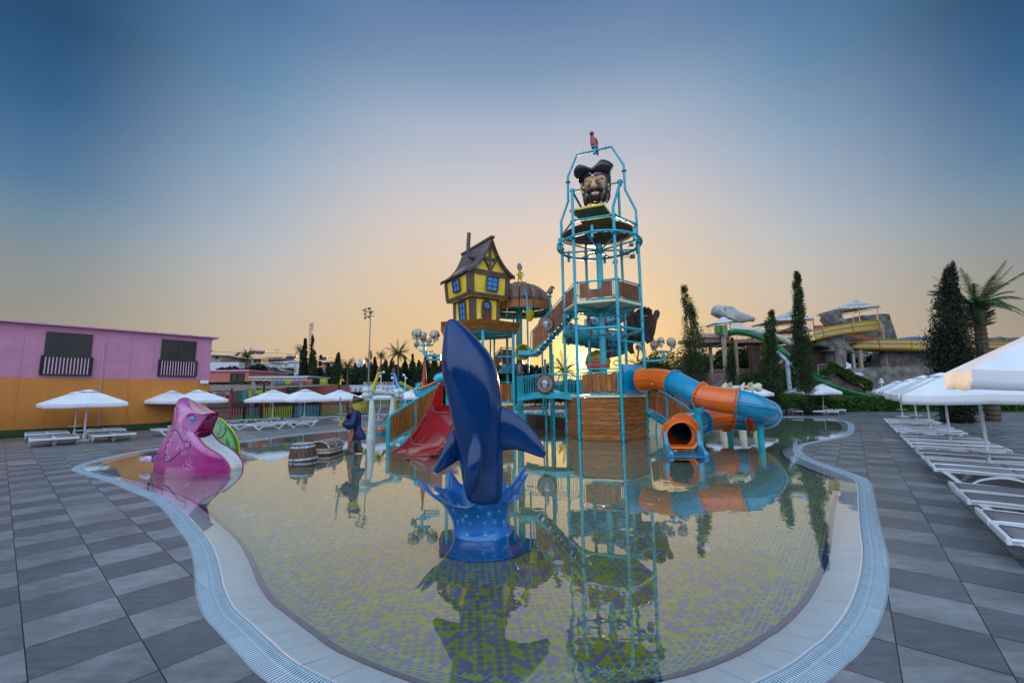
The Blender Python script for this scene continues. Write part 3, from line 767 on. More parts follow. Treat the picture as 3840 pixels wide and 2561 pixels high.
M_wood=wood('orange_brown_plank',(.15,.042,.008),(.40,.135,.025))
M_woodh=wood('orange_brown_board',(.15,.045,.008),(.38,.13,.025),vertical=False)
M_woodd=wood('dark_brown_plank',(.055,.022,.010),(.15,.062,.03))
M_beige=mat('cream_panel',(.62,.58,.38),.5,var=.05)
M_bolt=mat('bolt_steel',(.6,.62,.64),.3,metal=.7)
def plankpanel(TL,TR,BR,BL,n,m,parent,th=.035,across=False,gap=.012,bolts=True,jit=.004):
    """row of planks filling a quad; across=False: planks run from top edge to bottom edge"""
    TL,TR,BR,BL=map(Vector,(TL,TR,BR,BL)); N=(TR-TL).cross(BL-TL).normalized()
    if N.y>0: N=-N
    rr=random.Random(int(abs(TL.x*77+TL.z*13)))
    W=((TR-TL) if not across else (BL-TL)).length/n; g=gap/2/W
    for k in range(n):
        a=(k+g*1)/n; b=(k+1-g*1)/n
        if not across: q=[TL.lerp(TR,a),TL.lerp(TR,b),BL.lerp(BR,b),BL.lerp(BR,a)]
        else: q=[TL.lerp(BL,a),TR.lerp(BR,a),TR.lerp(BR,b),TL.lerp(BL,b)]
        o_=N*(rr.uniform(-jit,jit)); q=[p+o_ for p in q]
        mb=MB(); back=[p-N*th for p in q]
        mb.add(q+back,[(0,1,2,3),(7,6,5,4),(0,1,5,4),(1,2,6,5),(2,3,7,6),(3,0,4,7)])
        mb.build('plank',m,parent)
    # backing so that gaps read dark
    mb=MB(); q=[p-N*(th*.8) for p in (TL,TR,BR,BL)]; c=sum(q,Vector())/4; q=[c+(p-c)*.985 for p in q]; mb.quad(*q).build('backing',mat('panel_backing',(.03,.012,.005),.8),parent)
def hitter(objs):
    dg=bpy.context.evaluated_depsgraph_get(); bpy.context.view_layer.update(); dg.update(); trees=[]
    for o in objs:
        e=o.evaluated_get(dg); me=e.to_mesh(); M=o.matrix_world
        trees.append(BVHTree.FromPolygons([M@v.co for v in me.vertices],[tuple(p.vertices) for p in me.polygons])); e.to_mesh_clear()
    def hit(px,py):
        o=Vector((0,0,HCAM)); d=ray(px,py).normalized(); best=None
        for t in trees:
            r=t.ray_cast(o,d)
            if r[0] is not None and (best is None or r[3]<best[2]): best=(r[0],r[1] if r[1].dot(d)<0 else -r[1],r[3])
        return best
    return hit
def sil(rows,Y,k=.8,n=20,ox=0,oy=0,s=1,pw=1.0,mb=None,dy=None):
    """loft of upright ellipses through a side outline (rows: y, x-left, x-right [, depth offset])"""
    mb=mb or MB(); rs=[]
    for r in rows:
        y,a,b=r[0],r[1],r[2]; yo=r[3] if len(r)>3 else 0; kk=r[4] if len(r)>4 else k
        A=P(ox+a*s,oy+y*s,Y+yo); B=P(ox+b*s,oy+y*s,Y+yo); c=(A+B)/2; h=(B-A)/2; w_=h.length; D=V(0,1,0)
        rs.append([c+h*math.copysign(abs(math.cos(t))**pw,math.cos(t))+D*w_*kk*math.copysign(abs(math.sin(t))**pw,math.sin(t)) for t in [2*PI*q/n for q in range(n)]])
    return mb.rings(rs)
M_navy=mat('navy_gelcoat',(.001,.032,.13),.13,var=.12,vscale=1.2,coat=.28,spec=.3)
M_splash=mat('blue_gelcoat',(.003,.13,.42),.2,var=.2,vscale=2,coat=.5,spec=.4)
M_bubble=mat('pale_blue_bubble',(.04,.28,.50),.15,coat=1)
# ================================================================ whale leaping from a splash
wy=5.95; B0=G(1818,2037,ZF)
whale=thing('whale_statue','glossy navy blue whale standing nose up in the middle of the pool','whale statue',(P(1790,1900,wy).x,wy,.2))
ws=dict(ox=1450,oy=1150,s=.6376)
rows=[(72,380,390),(76,366,408),(88,354,424),(110,346,450),(150,337,496),(200,331,545),(245,326,586),(290,323,618),(330,321,638),(400,324,656),(500,348,672),(600,370,680),(700,391,684),(800,409,687),(900,426,687),(1000,441,686),(1100,462,684),(1160,480,680)]
mb=MB(); rs=[]
n=28
for i,(y,a,b) in enumerate(rows):
    A=P(1450+a*.6376,1150+y*.6376,wy); Bq=P(1450+b*.6376,1150+y*.6376,wy); c=(A+Bq)/2; h=(Bq-A)/2; w_=h.length
    ring=[]
    for q in range(n):
        t=2*PI*q/n; ring.append(c+h*math.cos(t)+V(0,1,0)*w_*.82*math.sin(t))
    rs.append(ring)
mb.rings(rs); wb=mb.build('body',M_navy,whale,smooth=True,sub=1)
# dorsal fin facing the viewer
def finring(c,ax,up,a,b,n=12): return [c+ax*math.cos(2*PI*q/n)*a+up*math.sin(2*PI*q/n)*b for q in range(n)]
mb=MB(); rs=[]
for (x,y,wd,dep,off) in ((522,738,14,.02,-.27),(526,765,30,.05,-.31),(528,810,46,.09,-.35),(522,870,54,.12,-.38),(514,930,54,.13,-.40),(505,990,48,.12,-.41),(496,1050,38,.09,-.40),(489,1095,26,.06,-.39),(486,1116,10,.02,-.38)):
    c=P(1450+x*.6376,1150+y*.6376,wy+off); a=wd*.6376*(wy+off)/1555
    rs.append(finring(c,V(1,0,0),V(0,1,0),a,dep))
mb.rings(rs).build('dorsal_fin',M_navy,whale,smooth=True,sub=1)
# flippers
def flipper(pts,name='flipper'):
    mb=MB(); rs=[]
    for (x1,y1,x2,y2,yo,th) in pts:
        A=P(1450+x1*.6376,1150+y1*.6376,wy+yo); Bq=P(1450+x2*.6376,1150+y2*.6376,wy+yo); c=(A+Bq)/2; h=(Bq-A)/2
        rs.append(finring(c,h.normalized(),V(0,1,0),h.length,th))
    mb.rings(rs).build(name,M_navy,whale,smooth=True,sub=1)
flipper([(640,560,640,870,0,.12),(690,577,690,851,-.02,.10),(740,612,735,844,-.06,.08),(800,655,775,846,-.1,.065),(860,715,815,858,-.14,.05),(905,780,860,873,-.18,.038),(930,830,898,886,-.2,.028),(941,866,926,893,-.22,.012)])
flipper([(420,700,450,900,.1,.10),(385,712,424,906,.08,.09),(365,745,400,922,.04,.075),(345,800,370,940,0,.06),(318,860,338,960,-.03,.045),(290,925,312,976,-.06,.03),(272,965,290,984,-.08,.012)])
# splash: flared cup with fingers of water and a round foot
spl_=thing('splash_base','bright blue sculpted water splash with bubbles round the whale','splash statue',(B0.x,B0.y,ZF))
yc=B0.y; cx=B0.x
def ctr(z):
    k=(z-ZF)/.67; return Vector((cx-.12*k,yc,z))
n=72
prof=[(-.19,.73),(-.172,.725),(-.155,.66),(-.10,.53),(-.03,.45),(.05,.415),(.13,.41),(.22,.43),(.31,.47),(.40,.52),(.47,.57)]
tips={ # angle deg (0=+x,-90=toward camera): rise , outward
 -76:(.26,.02,9),-54:(.17,.02,7),-36:(.05,.10,8),-18:(.10,.18,8),6:(.36,.28,8),26:(.40,.36,8),58:(.60,.16,9),105:(.2,.05,9),132:(.34,.06,10),160:(.14,.10,9),-176:(.34,.28,8),-156:(.26,.22,8),-132:(.14,.10,9)}
def tipw(a):
    rise=out=0
    for t,(r,o_,wd) in tips.items():
        d=(a-t+180)%360-180; k=math.exp(-(d/wd)**2*1.1); rise+=r*k; out+=o_*k
    return rise,out
mb=MB(); rs=[]; outer=[];inner=[]
for z,r in prof:
    outer.append([ctr(z)+V(math.cos(2*PI*q/n)*r,math.sin(2*PI*q/n)*r,0) for q in range(n)])
def tiprings(dr):
    L=[]
    for f in (.35,.7,1.0):
        ring=[]
        for q in range(n):
            a=2*PI*q/n; ri,ou=tipw(math.degrees(a) if a<=PI else math.degrees(a)-360)
            z=.47+ri*f; r=.57+.04*f+ou*f+dr
            c=ctr(z); ring.append(c+V(math.cos(a)*r,math.sin(a)*r,0))
        L.append(ring)
    return L
outer+=tiprings(0)
inn=tiprings(-.05)[::-1]
for z,r in prof[::-1][:9]:
    if r>.3: inn.append([ctr(z)+V(math.cos(2*PI*q/n)*(r-.05),math.sin(2*PI*q/n)*(r-.05),0) for q in range(n)])
mb.rings(outer+inn,True,True)
sp=mb.build('water_cup',M_splash,spl_,smooth=True,sub=1)
hit=hitter([sp])
bub=random.Random(5)
BP=[(530,703,38,46),(610,733,20,22),(787,722,16,14),(898,810,44,42),(1015,776,22,22),(612,832,26,24),(757,838,16,16),(574,890,30,38),(663,922,18,26),(840,922,20,22),(963,905,34,36),(1078,912,38,52),(620,1070,30,60),(852,1073,42,48),(975,1120,34,30),(1120,1065,20,34),(460,765,22,36),(516,915,20,44),(887,570,20,20),(920,652,16,14),(420,660,20,26),(570,1190,30,24),(767,1190,30,24),(940,1225,28,26),(1098,1195,40,30),(823,1278,48,34),(660,1298,22,16),(973,1312,24,18),(470,1262,38,20),(1230,1140,26,20),(405,1205,30,16),(1265,1210,32,22)]
for x,y,a,b in BP:
    h_=hit(1560+x*.3061,1680+y*.3061)
    if not h_: continue
    p,nn,_=h_; sx=a*.3061*5.6/1555; sz=b*.3061*5.6/1555
    M=Vector((0,0,1)).rotation_difference(nn).to_matrix()
    up=(V(0,0,1)-nn*nn.z); up=up.normalized() if up.length>.1 else V(0,1,0); rt=nn.cross(up)
    R=Matrix((rt,up,nn)).transposed()
    b_=MB(); ring=[p+R@Vector((math.cos(2*PI*q/14)*sx,math.sin(2*PI*q/14)*sz,.002)) for q in range(14)]
    b_.tube(ring,.0045,5,closed=True); b_.ball(p,1,10,6,M=R,sc=(sx*.6,sz*.6,.012))
    b_.build('bubble',M_bubble,spl_,smooth=True)
# ================================================================ pink fish slide
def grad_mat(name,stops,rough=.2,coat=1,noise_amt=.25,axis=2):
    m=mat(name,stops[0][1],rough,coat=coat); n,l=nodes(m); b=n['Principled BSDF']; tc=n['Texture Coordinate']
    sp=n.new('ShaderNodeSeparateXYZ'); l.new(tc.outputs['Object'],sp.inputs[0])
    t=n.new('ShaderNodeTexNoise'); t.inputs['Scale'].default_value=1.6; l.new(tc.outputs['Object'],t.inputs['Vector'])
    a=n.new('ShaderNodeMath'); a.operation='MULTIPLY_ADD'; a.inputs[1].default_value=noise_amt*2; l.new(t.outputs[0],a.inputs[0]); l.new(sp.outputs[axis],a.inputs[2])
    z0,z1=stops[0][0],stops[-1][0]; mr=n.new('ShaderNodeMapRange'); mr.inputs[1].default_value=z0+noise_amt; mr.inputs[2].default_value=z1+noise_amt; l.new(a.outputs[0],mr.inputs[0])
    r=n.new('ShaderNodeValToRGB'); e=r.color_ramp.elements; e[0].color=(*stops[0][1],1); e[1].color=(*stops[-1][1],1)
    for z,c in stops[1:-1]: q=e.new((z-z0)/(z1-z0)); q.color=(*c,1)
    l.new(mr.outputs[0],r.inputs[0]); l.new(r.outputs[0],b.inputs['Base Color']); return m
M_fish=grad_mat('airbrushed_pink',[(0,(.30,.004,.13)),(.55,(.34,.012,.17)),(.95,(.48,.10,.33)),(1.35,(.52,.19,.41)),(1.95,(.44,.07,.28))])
M_mag=mat('magenta_gelcoat',(.36,.006,.13),.2,coat=.5,var=.15,vscale=2)
M_slw=mat('white_gelcoat',(.72,.76,.78),.2,coat=1,var=.04)
M_ink=mat('airbrush_ink',(.10,.01,.16),.4)
M_pale=mat('airbrush_pale',(.75,.42,.62),.4)
FS=dict(ox=500,oy=1450,s=.2551)
def fp(x,y,Y): return P(500+x*.2551,1450+y*.2551,Y)
fish=thing('fish_slide','pink fish shaped slide with blue eye and wide open beak','fish slide',(fp(850,1230,11.5).x,11.5,-.19))
YN,YF,YM=11.2,12.0,11.6
back=[(285,1275),(298,1150),(335,1000),(398,865),(468,745),(528,625),(572,520),(602,392),(628,265),(662,190),(725,160),(800,162),(850,200),(905,262),(985,333),(1080,388),(1165,385)]
front=[(1408,1275),(1400,1170),(1342,1072),(1255,992),(1150,930),(1050,862),(965,765),(905,685),(930,645),(965,590),(1000,540),(1030,500),(1055,465),(1078,440),(1098,420),(1115,405),(1140,392)]
ffront=[(1590,1275),(1612,1140),(1572,1052),(1500,970),(1402,890),(1292,830),(1205,745),(1155,655),(1165,625),(1180,585),(1195,545),(1210,510),(1222,480),(1232,455),(1241,432),(1248,410),(1250,390)]
def curve(pts,Y,mult=3): return spl([fp(x,y,Y) for x,y in pts],mult)
bk=curve(back,YM); fn=curve(front,YN); ff=curve(ffront,YF); K=len(bk); S=8
def shell(edge,sgn):
    vs=[]; 
    for i in range(K):
        for j in range(S+1):
            s=j/S; p=bk[i].lerp(edge[i],s); Yp=(math.sin(PI*s*.5))**.6
            dyy=(edge[i].y-bk[i].y)
            p=Vector((p.x,bk[i].y+dyy*Yp*(1+.35*math.sin(PI*s)),p.z)); vs.append(p)
    return vs,[(i*(S+1)+j,i*(S+1)+j+1,(i+1)*(S+1)+j+1,(i+1)*(S+1)+j) for i in range(K-1) for j in range(S)]
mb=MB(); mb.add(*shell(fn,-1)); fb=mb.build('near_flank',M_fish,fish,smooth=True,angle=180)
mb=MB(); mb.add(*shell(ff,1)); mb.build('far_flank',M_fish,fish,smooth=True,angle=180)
# mouth and slide bed
def bed(i0,i1,depthf,name,m):
    vs=[];C=8
    for i in range(i0,i1+1):
        a,b=fn[i],ff[i]
        for j in range(C+1):
            s=j/C; p=a.lerp(b,s)+depthf(i)*math.sin(PI*s)**.55; vs.append(p)
    nC=C+1; R=i1-i0+1
    MB().add(vs,[(i*nC+j,i*nC+j+1,(i+1)*nC+j+1,(i+1)*nC+j) for i in range(R-1) for j in range(C)]).build(name,m,fish,smooth=True,angle=180)
ic=21
bed(0,ic-1,lambda i:V(-.04,0,-.10),'slide_bed',M_slw)
bed(ic-1,K-1,lambda i:V(-.42*min(1,(K-i)/14)-.03,0,-.03+ .05*(1-(K-i)/28)),'mouth_lining',M_mag)
for e in(fn,ff): MB().tube(e,.022,8).build('rolled_lip',M_mag,fish,smooth=True)
hit=hitter([fb])
def decal(pts,r,m,name,hitf,parent,ox,oy,s,closed=False,mult=4,lift=.002):
    ps=[]
    for q in spl([V(x,y,0) for x,y in pts],mult,closed):
        h=hitf(ox+q.x*s,oy+q.y*s)
        if h: ps.append(h[0]+h[1]*lift)
    if len(ps)>2: MB().tube(ps,r,5,closed=closed).build(name,m,parent,smooth=True)
D=lambda pts,r,m,nm='painted_line',cl=False:decal(pts,r,m,nm,hit,fish,500,1450,.2551,cl)
D([(500,1100),(460,1060),(475,990),(455,940),(490,890),(488,840),(520,800),(515,750),(570,715),(570,660),(605,632),(650,650),(685,700),(715,780),(760,805),(820,810),(842,850),(815,895),(730,925),(640,1000),(560,1075),(500,1100)],.013,M_ink,'fin_outline')
for c in ((600,690,30),(545,760,28),(520,860,26),(490,950,28),(500,1050,30),(680,865,22),(645,915,20),(740,955,34),(780,735,24),(880,825,28),(830,780,20),(720,890,14),(835,630,14),(810,670,12),(850,720,12),(800,850,22),(690,790,16)):
    for f in (1,.6):
        D([(c[0]+math.cos(a)*c[2]*f,c[1]+math.sin(a)*c[2]*f*1.25) for a in [PI*q/4 for q in range(8)]],.0035,M_pale,'painted_ring',True)
for (x,y) in ((770,1170),(810,1110),(860,1070),(850,1130),(830,1180),(880,1160)):
    D([(x-30,y-40),(x-38,y),(x-10,y+38),(x+25,y+30)],.004,M_pale,'scale_mark')
for x,y in ((650,320),(690,345),(615,375),(635,385),(612,408),(636,430),(693,390),(718,370),(665,330),(740,578),(735,608),(760,600),(782,618),(740,642),(1040,945),(1090,940),(1070,975),(1055,1025),(1098,1048),(1285,1070),(1310,1085),(1290,1105),(1315,1125),(1287,1132)):
    h_=hit(500+x*.2551,1450+y*.2551)
    if h_: MB().ball(h_[0],.014,8,5).build('freckle',M_ink,fish,smooth=True)
# eye
h_=hit(500+870*.2551,1450+478*.2551)
if h_:
    p,nn,_=h_; R=Vector((0,0,1)).rotation_difference(nn).to_matrix()
    e=MB().ball(p,1,20,10,M=R,sc=(.075,.075,.02)).build('eye',mat('eye_rim',(.01,.02,.15),.2,coat=1),fish,smooth=True)
    MB().ball(p+nn*.010,1,20,10,M=R,sc=(.062,.062,.02)).build('iris',mat('iris_blue',(.02,.35,.75),.15,coat=1),e,smooth=True)
    MB().ball(p+nn*.022,1,16,8,M=R,sc=(.028,.028,.012)).build('pupil',mat('pupil_black',(.003,.003,.01),.1,coat=1),e,smooth=True)
    MB().ball(p+nn*.031+V(-.02,0,.02),.008,8,6).build('glint',M_slw,e,smooth=True)
D([(800,440),(815,410),(850,402),(888,405)],.022,M_ink,'brow')
D([(905,460),(915,440),(920,420)],.004,M_ink,'lash'); D([(898,450),(905,430),(903,415)],.004,M_ink,'lash')
tail=thing('fish_tail','pointed pale pink tail tip poking out of the water by the fish slide','tail fin',(fp(200,1080,12.3).x,12.3,-.1))
mb=MB(); rs=[]
for x,yh,yl in ((108,1070,1074),(140,1045,1095),(180,1020,1110),(215,1014,1116),(250,1020,1114),(280,1035,1110),(310,1030,1105)):
    A=fp(x,yh,12.3);Bq=fp(x,yl,12.3);c=(A+Bq)/2;h=(A-Bq).length/2; rs.append(finring(c,V(0,1,0),V(0,0,1),.05,h))
tb=mb.rings(rs).build('tail_blade',mat('pale_pink_gelcoat',(.62,.35,.55),.2,coat=1),tail,smooth=True)
MB().tube([fp(x,y,12.2) for x,y in ((270,1060),(300,1010),(345,980))],.02,6).tube([fp(x,y,12.2) for x,y in ((270,1075),(295,1110),(320,1125))],.02,6).build('tail_trim',M_ink,tail,smooth=True)
hit=hitter([tb]); decal([(150,1070),(180,1050),(210,1060),(200,1080),(170,1085),(150,1070)],.005,M_ink,'painted_curl',hit,tail,500,1450,.2551)
# ================================================================ green slide behind the fish
M_green=mat('green_gelcoat',(.02,.22,.015),.18,var=.2,vscale=1.5,coat=1)
gs_=thing('green_slide','glossy green hump shaped slide with a stitched smile behind the fish','slide',(fp(1300,930,14.6).x,14.6,-.19))
rows=[(462,1215,1262),(470,1190,1285),(490,1170,1318),(530,1150,1360),(600,1120,1425),(680,1095,1482),(760,1085,1518),(840,1080,1545),(900,1080,1555),(960,1080,1552),(1010,1085,1545)]
gb=sil(rows,14.6,k=.55,n=28,**FS).build('hump',M_green,gs_,smooth=True)
hit=hitter([gb])
decal([(1225,750),(1290,745),(1335,700),(1358,640),(1352,600)],.02,mat('dark_green_line',(.004,.04,.006),.3),'smile',hit,gs_,500,1450,.2551)
for a,b in (((1235,535),(1258,520)),((1270,605),(1300,612)),((1240,680),(1270,690))): decal([a,((a[0]+b[0])/2,(a[1]+b[1])/2),b],.008,MATS['dark_green_line'],'stitch',hit,gs_,500,1450,.2551)
decal([(1235,510),(1270,560),(1285,620),(1262,680),(1230,720)],.008,MATS['dark_green_line'],'seam',hit,gs_,500,1450,.2551)
MB().tube(spl([fp(x,y,14.55) for x,y in ((1240,463),(1300,480),(1360,535),(1430,605),(1485,680),(1522,760),(1550,850),(1556,920),(1550,975))],4),.028,8).build('yellow_edge',mat('yellow_green_edge',(.5,.42,.02),.25,coat=1),gs_,smooth=True)
# ================================================================ barrel
M_iron=mat('painted_iron',(.28,.36,.44),.45,var=.35,vscale=14,coat=.2)
M_rivet=mat('pale_rivet',(.7,.75,.8),.3,coat=.5)
bY=13.35; bc=P(1136.5,1721,bY); bc.z=0
bar=thing('barrel','round brown wooden barrel with pale iron hoops standing in the pool','barrel',(bc.x,bc.y,-.1))
tilt=Matrix.Rotation(R_(-2.5),3,'Y')
prof=[(-.12,.395),(0,.405),(.12,.40),(.25,.375),(.38,.34),(.47,.315)]
ns=20
for k in range(ns):
    a0,a1=2*PI*(k+.04)/ns,2*PI*(k+.96)/ns; mb=MB(); rs=[]
    for z,r in prof:
        rs.append([bc+tilt@V(math.cos(a0)*r,math.sin(a0)*r,z),bc+tilt@V(math.cos((a0+a1)/2)*(r+.006),math.sin((a0+a1)/2)*(r+.006),z),bc+tilt@V(math.cos(a1)*r,math.sin(a1)*r,z),bc+tilt@V(math.cos(a1)*(r-.04),math.sin(a1)*(r-.04),z),bc+tilt@V(math.cos(a0)*(r-.04),math.sin(a0)*(r-.04),z)])
    mb.rings(rs).build('stave',M_woodd,bar)
MB().lathe(bc,[(.0,-.1),(.37,-.1),(.33,.3),(.29,.44),(0,.44)],24).build('barrel_core',mat('panel_backing',(.03,.012,.005)),bar)
for z,r0,r1 in ((.05,.412,.408),(.41,.345,.328)):
    mb=MB(); mb.lathe(bc,[(r0,z-.035),(r0+.008,z-.03),(r1+.008,z+.03),(r1,z+.035),(r1-.03,z+.035),(r0-.03,z-.035)],32)
    for p_ in range(len(mb.v)): mb.v[p_]=bc+tilt@(mb.v[p_]-bc)
    mb.build('hoop',M_iron,bar,smooth=True)
    for k in range(14):
        a=2*PI*k/14+.2; q=bc+tilt@V(math.cos(a)*(r0+r1)/2*1.02,math.sin(a)*(r0+r1)/2*1.02,z); 
        MB().ball(q,.018,8,5).build('rivet',M_rivet,bar,smooth=True)
mb=MB().lathe(bc+V(-.02,0,0),[(0,.475),(.30,.475),(.325,.49),(.325,.505),(.27,.515),(0,.515)],28); mb.build('lid',mat('weathered_lid',(.42,.38,.36),.7,var=.25,vscale=10,bump=.3,bscale=30),bar,smooth=True)
# ================================================================ treasure chest
cY=14.25; cc=P(1194,1699,cY); cc.z=0
ch=thing('treasure_chest','treasure chest with a barrel vaulted plank lid and studded iron bands','chest',(cc.x,cc.y,-.1))
ax=V(1,.12,0).normalized(); ay=V(.10,1,0).normalized()
def cp(x,y,z): return cc+ax*x+ay*y+V(0,0,z)
hw,ln=.36,.95
def arch(t): # t 0..1 across
    a=PI*t; return (-math.cos(a)*hw, .20+math.sin(a)*.27)
M_chw=wood('chest_plank',(.09,.04,.02),(.36,.27,.20))
nA=8
for k in range(nA):
    for (y0,y1) in ((.04,.46),(.52,.92)):
        t0,t1=(k+.05)/nA,(k+.95)/nA; a=arch(t0); b=arch(t1)
        mb=MB(); o_=[cp(a[0],y0,a[1]),cp(b[0],y0,b[1]),cp(b[0],y1,b[1]),cp(a[0],y1,a[1])]; i_=[cc+(p-cc)*1-V(0,0,.03) for p in o_]
        mb.add(o_+i_,[(0,1,2,3),(0,1,5,4),(1,2,6,5),(2,3,7,6),(3,0,4,7)]).build('lid_plank',M_chw,ch)
lidp=[(arch(t/16)[0]*.95,(arch(t/16)[1]-.2)*.93+.2) for t in range(17)]
mb=MB()
core=[cp(x,.02,z) for x,z in lidp]+[cp(x,ln-.02,z) for x,z in lidp]; m_=len(lidp)
mb.add(core,[tuple(range(m_)),tuple(range(m_,2*m_))]+[(i,i+1,m_+i+1,m_+i) for i in range(m_-1)]).build('lid_core',M_woodd,ch)
for y in (0,.49,ln):
    mb=MB(); rs=[]
    for t in range(13):
        x,z=arch(t/12); f=1.03
        rs.append([cp(x*f,y-.025,.2+(z-.2)*f),cp(x*f,y+.025,.2+(z-.2)*f),cp(x*.9,y+.025,.2+(z-.2)*.88),cp(x*.9,y-.025,.2+(z-.2)*.88)])
    mb.rings(rs).build('lid_band',M_iron,ch)
    for t in range(1,12,2):
        x,z=arch(t/12)
        if y==0: MB().ball(cp(x*.97,y-.03,.2+(z-.2)*.95),.018,8,5).build('stud',M_rivet,ch,smooth=True)
for z0,z1,nm,m in ((.165,.215,'rim_band',M_iron),(.05,.095,'rim_band',M_iron),(.095,.165,'gold_heap',mat('gold_paint',(.55,.27,.02),.35,var=.3,vscale=20)),(-.15,.05,'box_side',M_woodd)):
    mb=MB(); s_=.0 if nm!='gold_heap' else -.02
    mb.add([cp(-hw-s_,-s_,z0),cp(hw+s_,-s_,z0),cp(hw+s_,ln+s_,z0),cp(-hw-s_,ln+s_,z0),cp(-hw-s_,-s_,z1),cp(hw+s_,-s_,z1),cp(hw+s_,ln+s_,z1),cp(-hw-s_,ln+s_,z1)],[(0,1,5,4),(1,2,6,5),(2,3,7,6),(3,0,4,7),(4,5,6,7)]).build(nm,m,ch)
    if nm=='rim_band':
        for q in range(6): MB().ball(cp(-hw+.04+q*.128,-.008,(z0+z1)/2),.018,8,5).build('stud',M_rivet,ch,smooth=True)
        for q in range(6): MB().ball(cp(hw+.005,.06+q*.16,(z0+z1)/2),.018,8,5).build('stud',M_rivet,ch,smooth=True)
# ================================================================ pirate statue
pY=14.5
def pc(x,y,dy=0): return P(1260+x*.16586,1460+y*.16586,pY+dy)
PS=dict(ox=1260,oy=1460,s=.16586)
pir=thing('pirate_statue','painted pirate statue in a navy coat raising a grey cutlass','statue',(pc(420,1410).x,pY,-.1))
M_coat=mat('navy_coat_paint',(.004,.014,.075),.4,var=.3,vscale=6,coat=.08,spec=.3)
M_boot=mat('brown_black_boot',(.035,.028,.026),.4,var=.4,vscale=8,coat=.4)
M_sash=mat('rust_sash',(.40,.09,.025),.5,var=.3,vscale=9)
M_hair=mat('blond_hair_paint',(.50,.38,.05),.45,var=.35,vscale=14,stretch=(3,3,.6),bump=.5,bscale=30)
M_skin=mat('statue_skin',(.36,.14,.06),.4,var=.2)
M_hat=mat('brown_leather_paint',(.10,.03,.012),.35,var=.4,vscale=9,coat=.5)
sil([(455,380,470),(480,350,520),(520,335,552),(580,328,566),(650,326,570),(720,335,566),(800,352,560),(860,365,572),(930,352,610),(1000,340,645),(1060,350,668),(1110,365,684),(1140,380,660)],pY,k=.62,n=22,pw=.9,**PS).build('coat',M_coat,pir,smooth=True)
sil([(1130,350,560),(1170,345,560),(1200,350,555)],pY,k=.5,**PS).build('coat_lining',mat('teal_cloth',(.01,.11,.2),.4),pir,smooth=True)
sil([(1170,318,415,-.06),(1250,290,415,-.08),(1330,250,412,-.1),(1380,222,412,-.1),(1420,220,440,-.1),(1470,222,440,-.1)],pY,k=.5,**PS).build('boot',M_boot,pir,smooth=True)
sil([(1170,410,562,.12),(1250,412,575,.12),(1330,412,592,.12),(1375,412,600,.12),(1430,412,600,.12)],pY,k=.45,**PS).build('boot',M_boot,pir,smooth=True)
sil([(820,350,405,-.12),(880,335,400,-.14),(960,312,400,-.18),(1040,298,392,-.2),(1100,288,372,-.2),(1140,280,352,-.2),(1200,270,320,-.2),(1290,252,292,-.18),(1310,250,280,-.18)],pY,k=.35,n=12,**PS).build('sash',M_sash,pir,smooth=True)
sil([(290,380,470),(320,365,480),(345,358,485),(360,350,485),(372,362,480),(395,358,470),(420,366,460),(445,378,455),(470,390,470)],pY,k=.7,n=16,**PS).build('head',M_skin,pir,smooth=True)
MB().ball(pc(358,362,-.01),.022,8,6).build('nose',M_skin,pir,smooth=True)
MB().ball(pc(388,335,-.155),.014,8,6).build('eye',M_slw,pir,smooth=True)
sil([(385,372,440,-.06),(410,366,432,-.06),(440,366,425,-.04),(455,380,420,-.03)],pY,k=.8,n=12,**PS).build('beard',mat('red_brown_beard',(.13,.03,.015),.5,var=.3,vscale=20),pir,smooth=True)
hb=MB()
for k in range(16):
    a=k/15; x0=395+a*150; x1=430+a*125; dyy=-.16+.3*abs(a-.35); hb.tube(spl([pc(x0,290,dyy),pc(x0+6*math.sin(k*2),370,dyy-.03),pc((x0+x1)/2,430,dyy-.02),pc(x1+10*math.sin(k),470+(k*37%60),dyy)],4),[.03]*9+[.024,.02,.014,.006],6)
hb.build('hair',M_hair,pir,smooth=True)
hm=MB(); sil([(150,425,470),(172,400,520),(200,385,585),(235,372,590),(262,380,550),(272,410,520)],pY,k=.8,n=18,mb=hm,**PS); hm.build('hat_crown',M_hat,pir,smooth=True)
brim=[]; 
tips_={'front':(318,285),'back':(632,185),'top':(400,140)}
mb=MB(); rs=[]
for q in range(25):
    a=2*PI*q/24; 
    f=(math.cos(a*1.5))**2
    x=470+math.cos(a)*155*(1+.0*f); zup=235-(.5+.5*math.cos(3*a+ .2))*0
    base=pc(470+math.cos(a)*110,280-math.cos(a)*15,math.sin(a)*.26); top=pc(472+math.cos(a)*160,275-75*abs(math.sin(a*1.5+.35))-math.cos(a)*28,math.sin(a)*.36)
    rs.append((base,top))
mb.add([p for r in rs for p in r],[(2*i,2*i+1,2*i+3,2*i+2) for i in range(24)]); o=mb.build('hat_brim',M_hat,pir,smooth=True); md=o.modifiers.new('s','SOLIDIFY'); md.thickness=.03
MB().tube([pc(400,195,-.2),pc(408,160,-.16),pc(400,140,-.1)],[.03,.035,.015],8).build('hat_peak',M_hat,pir,smooth=True)
